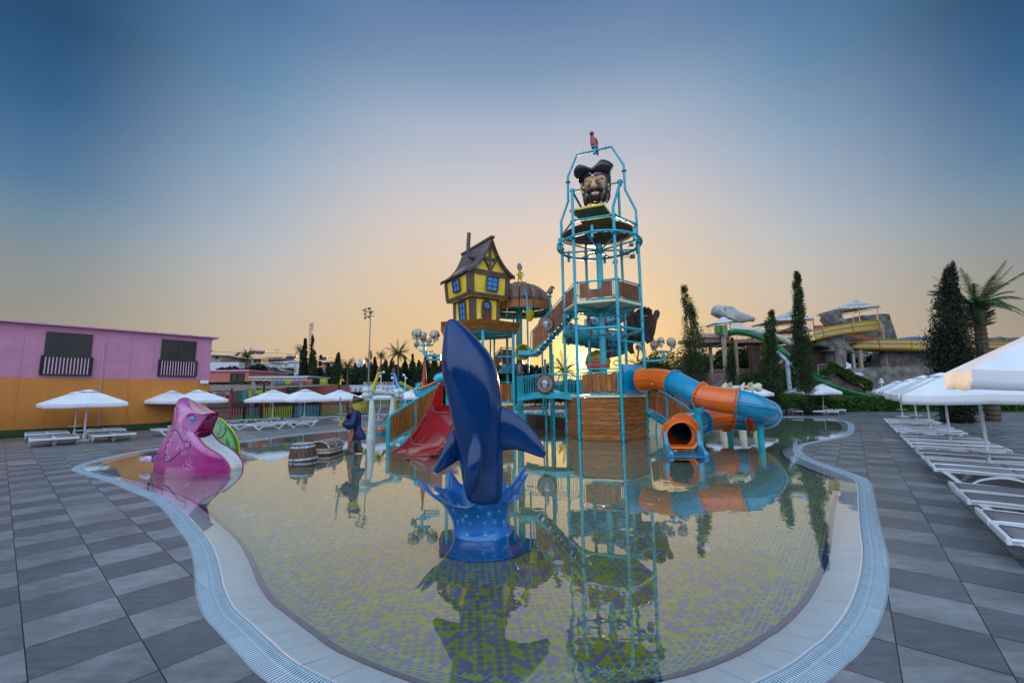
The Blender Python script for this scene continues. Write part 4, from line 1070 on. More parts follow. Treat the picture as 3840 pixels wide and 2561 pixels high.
# near arm (skin-like chain), gloved hand, cutlass
MB().tube(spl([pc(460,500,-.15),pc(430,600,-.24),pc(385,740,-.32),pc(330,800,-.36),pc(255,790,-.38),pc(180,760,-.38)],4),[.09,.09,.09,.09,.095,.1,.105,.11,.115,.12,.125,.13,.13,.135,.135,.135,.13,.125,.12,.115,.11],12).build('sleeve',M_coat,pir,smooth=True)
sil([(800,170,372,-.38),(850,200,365,-.38),(890,230,345,-.38),(915,260,310,-.38)],pY,k=.35,n=12,**PS).build('sleeve_cuff',M_coat,pir,smooth=True)
M_glove=mat('yellow_green_glove',(.38,.40,.06),.4,var=.25,vscale=12,coat=.4)
hd=MB().ball(pc(130,760,-.36),.075,14,9,sc=(1,.8,1.1)).build('hand',M_glove,pir,smooth=True)
for k in range(4):
    y=712+k*34; r=.024-.002*abs(k-1.2)
    MB().tube(spl([pc(160,y+4,-.44),pc(110,y-4,-.47),pc(68,y+4,-.42),pc(62,y+10,-.34),pc(95,y+12,-.28)],4),[r]*14+[r*.85,r*.7,r*.5],8).build('finger',M_glove,pir,smooth=True)
MB().tube(spl([pc(150,720,-.40),pc(165,690,-.40),pc(185,665,-.38),pc(200,640,-.37)],4),[.028,.027,.026,.026,.025,.025,.024,.023,.022,.02,.018,.016,.01],8).build('thumb',M_glove,pir,smooth=True)
bl=[(92,145),(80,170),(78,230),(82,330),(88,450),(96,560),(104,670),(150,655),(142,560),(132,450),(122,330),(112,230),(106,180)]
o=pc(0,0,-.36); mb=MB(); a=[pc(x,y,-.37) for x,y in bl]; b=[pc(x,y,-.35) for x,y in bl]; nb=len(bl)
cut_=thing('cutlass','broad dark grey cutlass held upright by the pirate statue','cutlass',(pc(130,760,-.36).x,pY-.36,pc(130,760).z))
mb.add(a+b,[tuple(range(nb)),tuple(range(nb,2*nb))]+[(i,(i+1)%nb,nb+(i+1)%nb,nb+i) for i in range(nb)]); mb.build('blade',mat('grey_blade',(.19,.18,.19),.5,var=.15),cut_)
MB().tube([pc(100,690,-.36),pc(128,680,-.36),pc(158,660,-.36)],.02,8).tube([pc(128,680,-.36),pc(140,800,-.36)],.018,8).build('hilt',M_boot,cut_,smooth=True)
# far arm with pistol
MB().tube(spl([pc(345,520,.15),pc(330,600,.15),pc(290,640,.12),pc(265,590,.08),pc(262,560,.05)],4),.075,12).build('sleeve',M_coat,pir,smooth=True)
MB().ball(pc(240,560,.03),.05,12,8).build('hand',M_skin,pir,smooth=True)
for k in range(4): MB().tube(spl([pc(250-k*2,545+k*14,-.01),pc(228,550+k*14,-.03),pc(222,558+k*14,.04)],4),.013,6).build('finger',M_skin,pir,smooth=True)
pist=thing('pistol','old flintlock pistol pointed left in the pirate statue hand','pistol',pc(220,560,.03))
MB().tube([pc(60,552,.03),pc(230,556,.03)],.018,8).build('barrel_tube',M_steel,pist,smooth=True)
MB().tube([pc(140,568,.03),pc(225,572,.03),pc(248,620,.03)],[.016,.022,.02],8).build('stock',M_woodd,pist,smooth=True)
# ================================================================ bone gate
M_bone=mat('pale_bone_gelcoat',(.50,.56,.54),.25,var=.1,vscale=3,coat=.6)
gate=thing('bone_gate','pale grey green gate of two giant bones with a bone crossbar','bone gate',(P(1392,1641,19.3).x,19.3,-.1))
pr=[(110,778,842),(200,765,850),(330,750,868),(480,742,880),(650,735,886),(800,718,890),(950,705,893),(1060,692,895),(1090,690,895),(1190,690,895)]
sil(pr,19.2,k=1,n=18,**PS).build('pillar',M_bone,gate,smooth=True)
sil([(100,1262,1318),(200,1245,1328),(330,1225,1340),(480,1205,1350),(650,1195,1352),(900,1185,1356),(1190,1180,1360)],20.6,k=1,n=18,**PS).build('pillar',M_bone,gate,smooth=True)
a=P(1260+800*.16586,1460+78*.16586,19.2); b=P(1260+1350*.16586,1460+95*.16586,20.6)
MB().tube([a.lerp(b,t/6) for t in range(7)],[.16,.11,.10,.10,.10,.11,.16],14).build('crossbar',M_bone,gate,smooth=True)
d=(b-a).normalized()
for c_,s_ in((a,-1),(b,1)):
    mb=MB(); 
    for dz in(-.11,.11): mb.ball(c_+d*s_*.3+V(0,0,dz),.2,14,9,sc=(1,1,.85)); mb.ball(c_+d*s_*.1+V(0,-.1,dz*.8),.17,14,9)
    mb.build('knuckle',M_bone,gate,smooth=True)
for c_ in(a.lerp(b,.13),a.lerp(b,.85)): MB().tube([c_+V(.02,math.cos(t)*.125,math.sin(t)*.125) for t in [2*PI*q/14 for q in range(14)]],.018,6,closed=True).build('rope_band',mat('rope_dark',(.06,.05,.04),.8),gate,smooth=True)
# ================================================================ skulls on bent pipes
M_skull=mat('skull_bone',(.38,.35,.27),.5,var=.35,vscale=5,bump=.15,bscale=10)
M_socket=mat('socket_dark',(.012,.01,.009),.8)
def skull(parent,c,r,face):
    """r = cranium radius; face = unit direction the face looks"""
    f=Vector((face[0],face[1],0)).normalized(); s=V(-f.y,f.x,0); up=V(0,0,1); R=Matrix((f,s,up)).transposed(); c=Vector(c)
    W=lambda x,y,z:c+R@Vector((x,y,z))*r
    mb=MB(); mb.ball(c,r,18,12,M=R,sc=(1.1,.88,.98)); mb.ball(W(.55,0,-.55),r*.55,14,9,M=R,sc=(.8,1.0,.9))
    mb.ball(W(.62,0,-.12),r*.5,14,8,M=R,sc=(.75,1.35,.35))
    sk=mb.build('skull',M_skull,parent,smooth=True)
    MB().rings([[W(.25,-.55,-.6),W(.25,.55,-.6),W(.85,.38,-.72),W(.85,-.38,-.72)],[W(.2,-.55,-1.1),W(.2,.55,-1.1),W(.8,.34,-1.28),W(.8,-.34,-1.28)]]).ball(W(.62,0,-1.08),r*.45,12,8,M=R,sc=(.8,.95,.55)).build('jaw',M_skull,sk,smooth=True)
    for y in(-.33,.33): MB().ball(W(.93,y,-.22),r*.23,12,8,M=R,sc=(.55,1,1)).build('eye_socket',M_socket,sk,smooth=True)
    MB().add([W(1.0,-.12,-.58),W(1.0,.12,-.58),W(1.06,0,-.36),W(.8,0,-.5)],[(0,1,2),(0,1,3),(1,2,3),(0,2,3)]).build('nose_hole',M_socket,sk)
    tb=MB()
    for k in range(6):
        a=(k-2.5)*.13; tb.box(W(.93-abs(a)*.25,a,-.76),(r*.1,r*.1,r*.13),M=R); tb.box(W(.92-abs(a)*.25,a,-.92),(r*.1,r*.1,r*.13),M=R)
    tb.build('teeth',mat('tooth_ivory',(.62,.6,.5),.4),sk)
    MB().ball(W(.1,.80,-.62),r*.25,8,6,sc=(1,.3,.5)).ball(W(.1,-.80,-.62),r*.25,8,6,sc=(1,.3,.5)).build('cheek_hollow',M_socket,sk,smooth=True)
    MB().cyl(W(-.05,0,-.7),W(-.02,0,-1.7),r*.22,r*.3).build('neck_stub',M_skull,sk,smooth=True)
def sk5(x,y,Y): return P(1520+x*.14035,1200+y*.14035,Y)
SKY=21.6
cl=thing('skull_fountain','cluster of four grey skulls on turquoise pipes left of the house','skull fountain',sk5(940,950,SKY))
r1=130*.14035*SKY/1555
skull(cl,sk5(310,350,SKY),r1,(-1,-.15)); skull(cl,sk5(480,430,SKY+.8),r1,(-.3,1)); skull(cl,sk5(780,390,SKY),r1*.98,(1,-.12)); skull(cl,sk5(628,550,SKY-.2),r1*.68,(-.35,-1)); skull(cl,sk5(310,640,SKY+1.1),r1*.62,(-1,.1))
T=lambda pts,r=.055,y=0:MB().tube(spl([sk5(a,b,SKY+y) for a,b in pts],5),r,10).build('pipe',M_turq,cl,smooth=True)
T([(950,955),(700,945),(560,940),(505,900),(500,800),(505,640)],.075); T([(950,1050),(700,1060),(620,1055),(580,1010),(580,820)],.06,.1)
T([(330,620),(370,665),(500,675),(640,680),(720,665),(740,640)],.045); T([(380,790),(420,835),(500,830),(640,845),(710,850),(735,820)],.035,.3)
# ================================================================ play tower
def HZ(x,y,py):
    lo,hi=-2,60
    for _ in range(40):
        m=(lo+hi)/2; c=CM.transposed()@Vector((x,y,m-HCAM)); r=1280.5-FPX*c.y/-c.z
        if r>py: lo=m
        else: hi=m
    return lo
def at(pt,py): return Vector((pt[0],pt[1],HZ(pt[0],pt[1],py)))
def onplane(px,py,a,b):
    """point of the vertical plane through ground points a,b seen at a pixel"""
    n_=V(b[1]-a[1],-(b[0]-a[0]),0); d=ray(px,py); o=Vector((0,0,HCAM)); t=(Vector((a[0],a[1],0))-o).dot(n_)/d.dot(n_); return o+d*t
TC=(4.449,20.215); TR_=1.9
hexp=[(TC[0]+TR_*math.cos(-2.4484+k*PI/3),TC[1]+TR_*math.sin(-2.4484+k*PI/3)) for k in range(6)]
pFL,pFR,pR,pBR,pBL,pL=hexp
tower=thing('play_tower','tall turquoise six post water play tower with plank panels and yellow slatted top','play tower',(TC[0],TC[1],ZF))
pr_=.072
def post(p,z1,par=tower,flanges=(),r=pr_,z0=ZF):
    o=MB().cyl((p[0],p[1],z0),(p[0],p[1],z1),r,n=14).build('post',M_turq,par,smooth=True)
    for z in flanges: MB().cyl((p[0],p[1],z-.02),(p[0],p[1],z+.02),r*1.9,n=14).build('flange',M_turq_d,o,smooth=True)
    return o
zA=HZ(*pFR,1118)          # upper deck
zB=HZ(*pFR,1225)          # ring beams
zC=HZ(*pFR,1480)          # main deck
zR1=(HZ(4.1,18.25,871)+HZ(4.75,22.2,968))/2
zR2=HZ(*pFL,829)
fl_=(.22,zB+.45,zA-1.35,zA+1.9)
ztopFL=HZ(*pFL,722); zk=HZ(*pFR,776)
for p,zt3 in ((pFL,ztopFL),(pFR,zk),(pR,HZ(*pR,888)),(pL,HZ(*pL,836)),(pBR,HZ(*pBR,715)),(pBL,HZ(*pBL,800))): post(p,zt3,flanges=(.2,zB+.5,zR1+.08,zR1-.08))
hubL=P(2146,718,20.1); hubR=P(2325,684,20.1)
def pipe(pts,r,name='pipe',par=tower,m=None,n=10,smooth=1,sp=0):
    pts=[Vector(p) for p in pts]
    return MB().tube(spl(pts,sp) if sp else pts,r,n).build(name,m or M_turq,par,smooth=True)
pipe([at(pFL,722),hubL],.06,'hub_leg'); pipe([at(pBL,800),hubL],.06,'hub_leg'); pipe([at(pFR,776),hubR],.065,'hub_leg'); pipe([at(pBR,715),hubR],.06,'hub_leg')
for h in(hubL,hubR): MB().cyl(h+V(-.12,0,.02),h+V(.12,0,.02),.11,n=14).cyl(h+V(0,0,-.2),h+V(0,0,.12),.09).build('hub',M_turq,tower,smooth=True)
# big arch over the head
ar=[(2105,880),(2103,836),(2130,757),(2129,664),(2163,582),(2293,551),(2339,620),(2344,711),(2385,790),(2390,888)]
arp=[onplane(x,y,pL,pR) for x,y in ar]; pipe(arp,.062,'arch')
for x,y in((2130,684),(2340,642)): 
    c=onplane(x,y,pL,pR); MB().cyl(c-V(0,0,.025),c+V(0,0,.025),.12,n=14).build('flange',M_turq_d,tower,smooth=True)
for x,y in((2186,578),(2269,558)):
    c=onplane(x,y,pL,pR); MB().tube([c+V(0,-.07,.15),c+V(0,-.09,0),c+V(0,-.07,-.16)],.012,6).build('hook',M_turq_d,tower,smooth=True)
c=onplane(2229,562,pL,pR); MB().cyl(c-V(0,0,.24),c+V(0,0,.12),.075).cyl(c+V(0,0,.1),c+V(0,0,.15),.16,n=16).build('perch_socket',M_turq,tower,smooth=True); parrot_at=c+V(0,0,.15)
# hex beams and rings
def hexring(z,r,rad,name,skip=()):
    ps=[Vector((TC[0]+r*math.cos(-2.4484+k*PI/3),TC[1]+r*math.sin(-2.4484+k*PI/3),z)) for k in range(6)]
    for k in range(6):
        if k in skip: continue
        a,b=ps[k],ps[(k+1)%6]; o=MB().cyl(a,b,rad).build(name,M_turq,tower,smooth=True)
        d=(b-a).normalized()
        for q in(a+d*.12,b-d*.12): MB().cyl(q-d*.02,q+d*.02,rad*1.7,n=12).build('flange',M_turq_d,o,smooth=True)
def circ(z,r,rad,name,par=tower,c=TC,m=None,n=48):
    return MB().tube([Vector((c[0]+r*math.cos(2*PI*k/n),c[1]+r*math.sin(2*PI*k/n),z)) for k in range(n)],rad,10,closed=True).build(name,m or M_turq,par,smooth=True)
hexring(zR2,TR_,.055,'beam'); hexring(zB,TR_,.07,'beam'); hexring(zA+.9,TR_,.04,'beam',skip=(5,))
circ(zR1,2.06,.065,'ring')
hexring(zB-.62,TR_,.05,'beam',skip=(0,2,3,4,5))
# central column, spokes, dish
MB().cyl((TC[0],TC[1],ZF),(TC[0],TC[1],zR1+.35),.16,n=18).build('column',M_turq,tower,smooth=True)
for z in(zB-.1,zA-.3,zC+.4,zR1-.35): MB().cyl((TC[0],TC[1],z-.03),(TC[0],TC[1],z+.03),.24,n=18).build('column_flange',M_turq_d,tower,smooth=True)
for k in range(8):
    a=k*PI/4+.3; q=Vector((TC[0]+2.0*math.cos(a),TC[1]+2.0*math.sin(a),zR1)); pipe([(TC[0],TC[1],zR1-.25),q],.045,'spoke')
for k in range(6):
    a=-2.4484+k*PI/3+PI/6; q=Vector((TC[0]+2.06*math.cos(a),TC[1]+2.06*math.sin(a),zR1)); MB().cyl(q-V(0,0,.28),q+V(0,0,.3),.07).cyl(q-V(0,0,.02),q+V(0,0,.02),.13).build('stub',M_turq,tower,smooth=True)
M_dish=wood('dish_wood',(.05,.02,.01),(.14,.055,.025))
MB().lathe((TC[0],TC[1],zR1+.12),[(.2,.0),(1.0,.16),(1.75,.42),(1.78,.47),(1.2,.60),(.3,.66),(0,.66)],40).build('dish',M_dish,tower,smooth=True)
# yellow slatted chute under the head
M_yel=mat('yellow_paint',(.62,.50,.01),.35,var=.12,coat=.4)
def yel(px,Y): return P(2000+px[0]*.3509,450+px[1]*.3509,Y)
for (a,b,c_,d,nm) in (((388,968),(748,903),(822,1000),(500,1062),0),((505,1078),(820,1030),(900,1108),(575,1150),1)):
    q=[yel(a,19.3+nm*.2),yel(b,19.3+nm*.2),yel(c_,20.3+nm*.2),yel(d,20.3+nm*.2)]
    mb=MB(); 
    for i in range(4): mb.beam(q[i],q[(i+1)%4],.05,.09)
    mb.build('chute_frame',M_yel,tower)
    for k in range(5):
        t=(k+.5)/5; mb=MB(); A=q[0].lerp(q[3],t); Bq=q[1].lerp(q[2],t); mb.beam(A,Bq,.17,.02,up=(q[3]-q[0]).cross(q[1]-q[0])); mb.build('slat',mat('olive_slat',(.05,.13,.06),.5,var=.2),tower)
# decks
def deckhex(z,name,r=TR_+.02,seg=(0,1,2,3,4,5),c=TC,par=tower,rot=-2.4484,t=.12):
    ps=[(c[0]+r*math.cos(rot+k*PI/3),c[1]+r*math.sin(rot+k*PI/3)) for k in seg]
    b=[Vector((x,y,z-t)) for x,y in ps]; u=[Vector((x,y,z)) for x,y in ps]; n=len(ps)
    return MB().add(b+u,[tuple(range(n)),tuple(range(n,2*n))]+[(i,(i+1)%n,n+(i+1)%n,n+i) for i in range(n)]).build(name,M_beige,par)
deckhex(zA,'upper_deck'); deckhex(zC,'main_deck')
for k in range(6):
    a=-2.4484+k*PI/3; pipe([(TC[0],TC[1],zA-.5),(TC[0]+1.8*math.cos(a),TC[1]+1.8*math.sin(a),zA-.16)],.035,'deck_strut')
    pipe([(TC[0],TC[1],zA-.2),(TC[0]+1.85*math.cos(a),TC[1]+1.85*math.sin(a),zA-.2)],.05,'deck_joist')
# railing panels: plank infill in a bent pipe frame
def rpanel(p,q,z0,z1,par,n=7,notch=False,inset_=.13,m=M_wood,top=None):
    p=Vector((p[0],p[1],0)); q=Vector((q[0],q[1],0)); d=(q-p); L=d.length; d.normalize(); a=p+d*inset_; b=q-d*inset_; up=V(0,0,1)
    fr=[a+up*(z0+.08),a+up*(z1-.08),a+d*.08+up*z1,b-d*.08+up*z1,b+up*(z1-.08),b+up*(z0+.08),b-d*.08+up*z0,a+d*.08+up*z0]
    MB().tube(fr,.028,8,closed=True).build('rail_frame',M_turq,par,smooth=True)
    a2=a+d*.06; b2=b-d*.06
    if not notch: plankpanel(a2+up*(z1-.07),b2+up*(z1-.07),b2+up*(z0+.07),a2+up*(z0+.07),n,m,par,th=.03)
    else:
        W=(b2-a2).length; c1=a2+d*W*.30; c2=a2+d*W*.66
        plankpanel(a2+up*(z1-.07),c1+up*(z1-.07),c1+up*(z0+.07),a2+up*(z0+.07),2,m,par,th=.03)
        plankpanel(c1+up*(z0+.07+(z1-z0)*.45),c2+up*(z0+.07+(z1-z0)*.45),c2+up*(z0+.07),c1+up*(z0+.07),3,m,par,th=.03)
        plankpanel(c2+up*(z1-.07),b2+up*(z1-.07),b2+up*(z0+.07),c2+up*(z0+.07),3,m,par,th=.03)
        MB().tube(spl([c1+up*(z1),c1+up*(z0+.09+(z1-z0)*.5),c1+d*.1+up*(z0+.06+(z1-z0)*.45),c2-d*.1+up*(z0+.06+(z1-z0)*.45),c2+up*(z0+.09+(z1-z0)*.5),c2+up*z1],3),.028,8).build('notch_pipe',M_turq,par,smooth=True)
    for t in (.15,.85):
        for z in(z0,z1):
            c=a.lerp(b,t)+up*z; MB().ball(c-V(.0,.03,0),.03,8,5).build('bolt',M_bolt,par,smooth=True)
M_woodr=wood('red_brown_plank',(.10,.03,.012),(.25,.085,.03))
rpanel(pFL,pFR,zA+.06,zA+.92,tower,8,notch=True,m=M_woodr); rpanel(pFR,pR,zA+.06,zA+.9,tower,7,m=M_woodr); rpanel(pR,pBR,zA+.06,zA+.9,tower,7,m=M_woodr); rpanel(pBR,pBL,zA+.06,zA+.9,tower,7,m=M_woodr)
rpanel(pFL,pFR,zC+.06,zC+1.0,tower,7); rpanel(pBR,pBL,zC+.06,zC+.95,tower,7); 
pipe([at(pFL,1385),at(pFR,1382)],.03,'hand_rail'); 
# skirt boards below the main deck
def skirt(p,q,ztop,zbot,n=9,m=M_woodh,par=tower,ins=.1):
    p=Vector((p[0],p[1],0)); q=Vector((q[0],q[1],0)); d=(q-p).normalized(); a=p+d*ins; b=q-d*ins
    plankpanel(a+V(0,0,ztop),b+V(0,0,ztop),b+V(0,0,zbot),a+V(0,0,zbot),n,m,par,th=.04,across=True)
    for t in (.02,.98):
        for k in range(4): c=a.lerp(b,t)+V(0,-.035,zbot+(ztop-zbot)*(k+.5)/4); MB().ball(c,.025,8,5).build('bolt',M_bolt,par,smooth=True)
for a_,b_ in((pFL,pFR),(pFR,pR),(pL,pFL),(pR,pBR),(pBR,pBL),(pBL,pL)): skirt(a_,b_,zC-.16,-.06)
# red water gutter, small levers
MB().beam(P(2200,1371,19.3),P(2285,1371,19.3),.2,.16).build('red_gutter',mat('dark_red_gelcoat',(.35,.012,.015),.25,coat=.8),tower,bevel=.02)
pipe([P(2325,1352,18.5),P(2305,1352,18.5),P(2300,1362,18.5),P(2308,1370,18.5),P(2325,1370,18.5)],.03,'lever')
# floodlights
for x,y,s in((2372,962,1),(2350,950,.9),(2308,982,.9),(2368,918,.8)):
    c=P(x,y,21.6); MB().box(c,(.24*s,.16,.2*s)).cyl(c,c+V(-.2,0,-.12),.02).build('floodlight',mat('dark_lamp_body',(.07,.075,.08),.5),tower,bevel=.01)
pipe([P(2330,968,21.5),P(2375,960,21.6),P(2378,935,21.6)],.02,'lamp_bracket',m=M_turq_d)
# ---- start box of the tube slide
M_blue=mat('blue_gelcoat_tube',(.002,.25,.44),.18,var=.1,vscale=1.5,coat=.5)
M_or=mat('orange_gelcoat',(.74,.13,.004),.18,var=.08,vscale=1.5,coat=.5)
SX=lambda x,y,Y:P(2380+x*.2467,1350+y*.2467,Y)
tube=thing('tube_slide','enclosed slide of alternating orange and turquoise tube sections curling into the pool','water slide',(SX(1500,1000,15.5).x,15.8,0))
mb=MB(); a=Vector((pFR[0]+.15,pFR[1]+.1,0)); b=Vector((pR[0],pR[1],0)); rs=[]
for t in range(9):
    q=t/8; y0=zC+.02; y1=zC+1.35+.0*q; bul=.22*math.sin(PI*min(1,q*1.0)); nrm=V((b-a).y,-(b-a).x,0).normalized()
    p=a.lerp(b,q); rs.append([p+V(0,0,y0)-nrm*.2,p+nrm*bul+V(0,0,y0+.0),p+nrm*(bul+.05)+V(0,0,(y0+y1)/2),p+nrm*bul+V(0,0,y1),p-nrm*.2+V(0,0,y1)])
mb.rings(rs).build('start_box',M_blue,tube,smooth=True,angle=50)
path=[(120,300,18.3),(330,290,17.6),(600,345,16.7),(800,440,16.1),(1000,540,15.6),(1280,600,15.1),(1560,640,14.7),(1790,700,14.6),(1950,770,15.1),(1985,850,16.1),(1850,905,17.0),(1620,900,17.4),(1400,890,17.3),(1180,905,16.9),(980,945,16.3),(800,1000,15.5),(690,1075,14.7),(660,1125,14.1)]
cl_=spl([SX(*p) for p in path],8)
nseg=len(cl_); segcols=[(0,2,1),(2,4,0),(4,6,1),(6,8.6,0),(8.6,10.4,1),(10.4,12.2,0),(12.2,14,1),(14,15.6,0),(15.6,17,1)]
TRr=.45
for a0,a1,iso in segcols:
    i0,i1=int(a0*8),min(nseg-1,int(a1*8)); pts=cl_[i0:i1+1]
    o=MB().tube(pts,[TRr]*len(pts),28,cap=False).build('tube_section',M_or if iso else M_blue,tube,smooth=True,angle=180)
    md=o.modifiers.new('t','SOLIDIFY'); md.thickness=.025
    # side seam
    for sgn in(-1,1):
        sm=[]
        for i,p in enumerate(pts):
            t=(cl_[min(nseg-1,i0+i+1)]-cl_[max(0,i0+i-1)]).normalized(); s=t.cross(V(0,0,1)).normalized(); sm.append(p+s*sgn*(TRr+.012)+V(0,0,-.03))
        MB().tube(sm,.022,6).build('seam',M_or if iso else M_blue,o,smooth=True)
    for ii,mm in ((i0,M_or if iso else M_blue),(i1,M_or if iso else M_blue)):
        p=cl_[ii]; t=(cl_[min(nseg-1,ii+1)]-cl_[max(0,ii-1)]).normalized(); off=.018 if ii==i0 else -.018
        u=t.orthogonal().normalized(); w_=t.cross(u); ringi=[];ringo=[]
        mb=MB(); rs=[]
        for r,dz in ((TRr-.01,-.014),(TRr+.085,-.014),(TRr+.085,.014),(TRr-.01,.014)):
            rs.append([p+t*(off+dz)+(u*math.cos(2*PI*q/36)+w_*math.sin(2*PI*q/36))*r for q in range(36)])
        fo=mb.rings(rs,closed=True).build('tube_flange',mm,o,smooth=True)
        bb=MB()
        for q in range(22):
            a=2*PI*q/22; c=p+t*(off+(-.02 if off<0 else .02)*1)+(u*math.cos(a)+w_*math.sin(a))*(TRr+.045)
            bb.ball(c,.013,6,4)
        bb.build('flange_bolts',M_bolt if ii%16==0 else mat('dark_bolt',(.02,.06,.08),.4),o)
# mouth and splash out trough
m0=SX(672,1120,14.1); mdir=(cl_[-1]-cl_[-4]).normalized(); mdir=V(mdir.x*.3,mdir.y,mdir.z*.2).normalized(); side=mdir.cross(V(0,0,1)).normalized()
mb=MB(); rs=[]
for k,(s,r,dz) in enumerate(((-.25,.455,0),(0,.46,.0),(.22,.48,-.02),(.45,.51,-.07))):
    c=m0+mdir*s+V(0,0,dz); rs.append([c+side*math.cos(a)*r*1.02+V(0,0,max(-.36,math.sin(a)*r*.98)) for a in [PI*2*q/32 for q in range(32)]])
o=mb.rings(rs,False,False).build('mouth_hood',M_or,tube,smooth=True,angle=180); md=o.modifiers.new('t','SOLIDIFY'); md.thickness=.03
tr0=m0+mdir*.3; 
mb=MB(); mb.prism([(-.46,0),(.46,0),(.46,.06),(-.46,.06)],.9,Vector((tr0.x,tr0.y,-.04))+mdir*.35,X=side,Y=(0,0,1)); mb.build('trough_floor',M_blue,tube)
for s in(-1,1):
    mb=MB(); pf=[(0,-.15),(0,.70),(.07,.72),(.15,.66),(.24,.38),(.30,.28),(.62,.2),(.8,.16),(.84,.08),(.84,-.15)]
    mb.prism(pf,.13,Vector((tr0.x,tr0.y,0))+side*s*.51+mdir*-.05,X=mdir,Y=(0,0,1)); mb.build('trough_side',M_blue,tube,bevel=.03)
# supports
for (x,y,Y,z1y,w_) in ((1000,1290,15.3,790,.11),(1925,1255,15.2,985,.11),(1460,1250,17.5,1010,.10)):
    c=SX(x,y,Y); top=HZ(c.x,c.y,1350+z1y*.2467)
    MB().cyl((c.x,c.y,ZF),(c.x,c.y,top),w_,n=16).build('support_post',M_turq,tube,smooth=True)
    MB().cyl((c.x,c.y,top-.04),(c.x,c.y,top),w_*1.5,n=16).box((c.x,c.y,top+.08),(.28,.2,.16)).beam((c.x-.12,c.y,top+.12),(c.x-.18,c.y-.05,top+.32),.06).beam((c.x+.12,c.y,top+.12),(c.x+.2,c.y-.05,top+.32),.06).build('support_bracket',M_turq_d,tube)
for x,y,Y in((1220,885,16.5),(275,360,17.3)): 
    c=SX(x,y,Y-.05); MB().box(c,(.09,.01,.07)).build('sticker',M_white,tube)
# ================================================================ parrot and giant head on top
M_par=mat('parrot_red',(.34,.01,.02),.35,var=.3,vscale=9,coat=.4)
pt=thing('parrot','red parrot perched on top of the tower arch','parrot figure',parrot_at)
def pk(x,y,dy=0): return P(2000+x*.3509,450+y*.3509,parrot_at.y+dy)
b=MB(); sil([(165,612,640),(180,608,648),(210,607,662),(240,607,675),(265,612,680),(285,622,680),(300,640,678)],parrot_at.y,k=.9,n=14,mb=b,ox=2000,oy=450,s=.3509); b.build('body',M_par,pt,smooth=True)
MB().tube([pk(668,270,.02),pk(675,320,.06),pk(685,360,.08),pk(693,385,.08)],[.11,.09,.06,.02],10).build('tail',M_par,pt,smooth=True)
MB().ball(pk(625,150),.12,14,9).build('head',M_par,pt,smooth=True); MB().ball(pk(626,138,-.09),.065,10,7).build('cheek',mat('parrot_blue_grey',(.1,.14,.25),.4),pt,smooth=True)
MB().tube([pk(618,145,-.13),pk(616,155,-.17),pk(618,165,-.15)],[.045,.035,.01],8).build('beak',M_black,pt,smooth=True)
MB().tube([pk(665,200,-.02),pk(678,240,-.02),pk(680,280,0)],[.05,.08,.03],8).build('wing',mat('parrot_wing',(.2,.01,.02),.4,var=.4,vscale=10),pt,smooth=True)
for dx in(-6,8): MB().cyl(pk(645+dx,285),pk(645+dx,303),.02).build('foot',mat('claw_grey',(.15,.13,.12),.5),pt,smooth=True)
HY=20.1
head=thing('giant_pirate_bust','giant bearded pirate head with black tricorn hat hanging in the tower arch','pirate head',P(2235,690,HY))
HS=dict(ox=2100,oy=550,s=.15940)
def hp(x,y,dy=0): return P(2100+x*.1594,550+y*.1594,HY+dy)
M_face=mat('pirate_face',(.55,.33,.14),.4,var=.3,vscale=2.2,coat=.3,col2=None)
M_beard=mat('maroon_beard',(.045,.008,.018),.5,var=.6,vscale=6,stretch=(3,3,.6),bump=.8,bscale=9,coat=.3)
M_hatb=mat('black_leather_hat',(.012,.010,.012),.35,var=.5,vscale=4,coat=.5)
M_band=mat('purple_band',(.08,.008,.07),.4,var=.2,coat=.4)
# skull volume: hair & beard mass
b=MB(); sil([(640,470,1190),(760,468,1195),(900,480,1198),(1050,500,1195),(1180,535,1175),(1260,560,1120),(1300,600,1060),(1330,650,1000)],HY+.25,k=.85,n=36,mb=b,**HS); hb_=b.build('hair_mass',M_beard,head,smooth=True,sub=1)
for (x0,x1,yb,t) in ((590,640,1400,.10),(690,750,1370,.10),(1080,1120,1305,.09),(940,990,1340,.10),(800,850,1300,.12)):
    MB().tube(spl([hp((x0+x1)/2+15,1150,-.2),hp((x0+x1)/2,1250,-.25),hp((x0+x1)/2-4,yb,-.22)],4),[t*2,t*1.9,t*1.8,t*1.7,t*1.6,t*1.4,t*1.2,t,t*.6],10).build('beard_lock',M_beard,head,smooth=True)
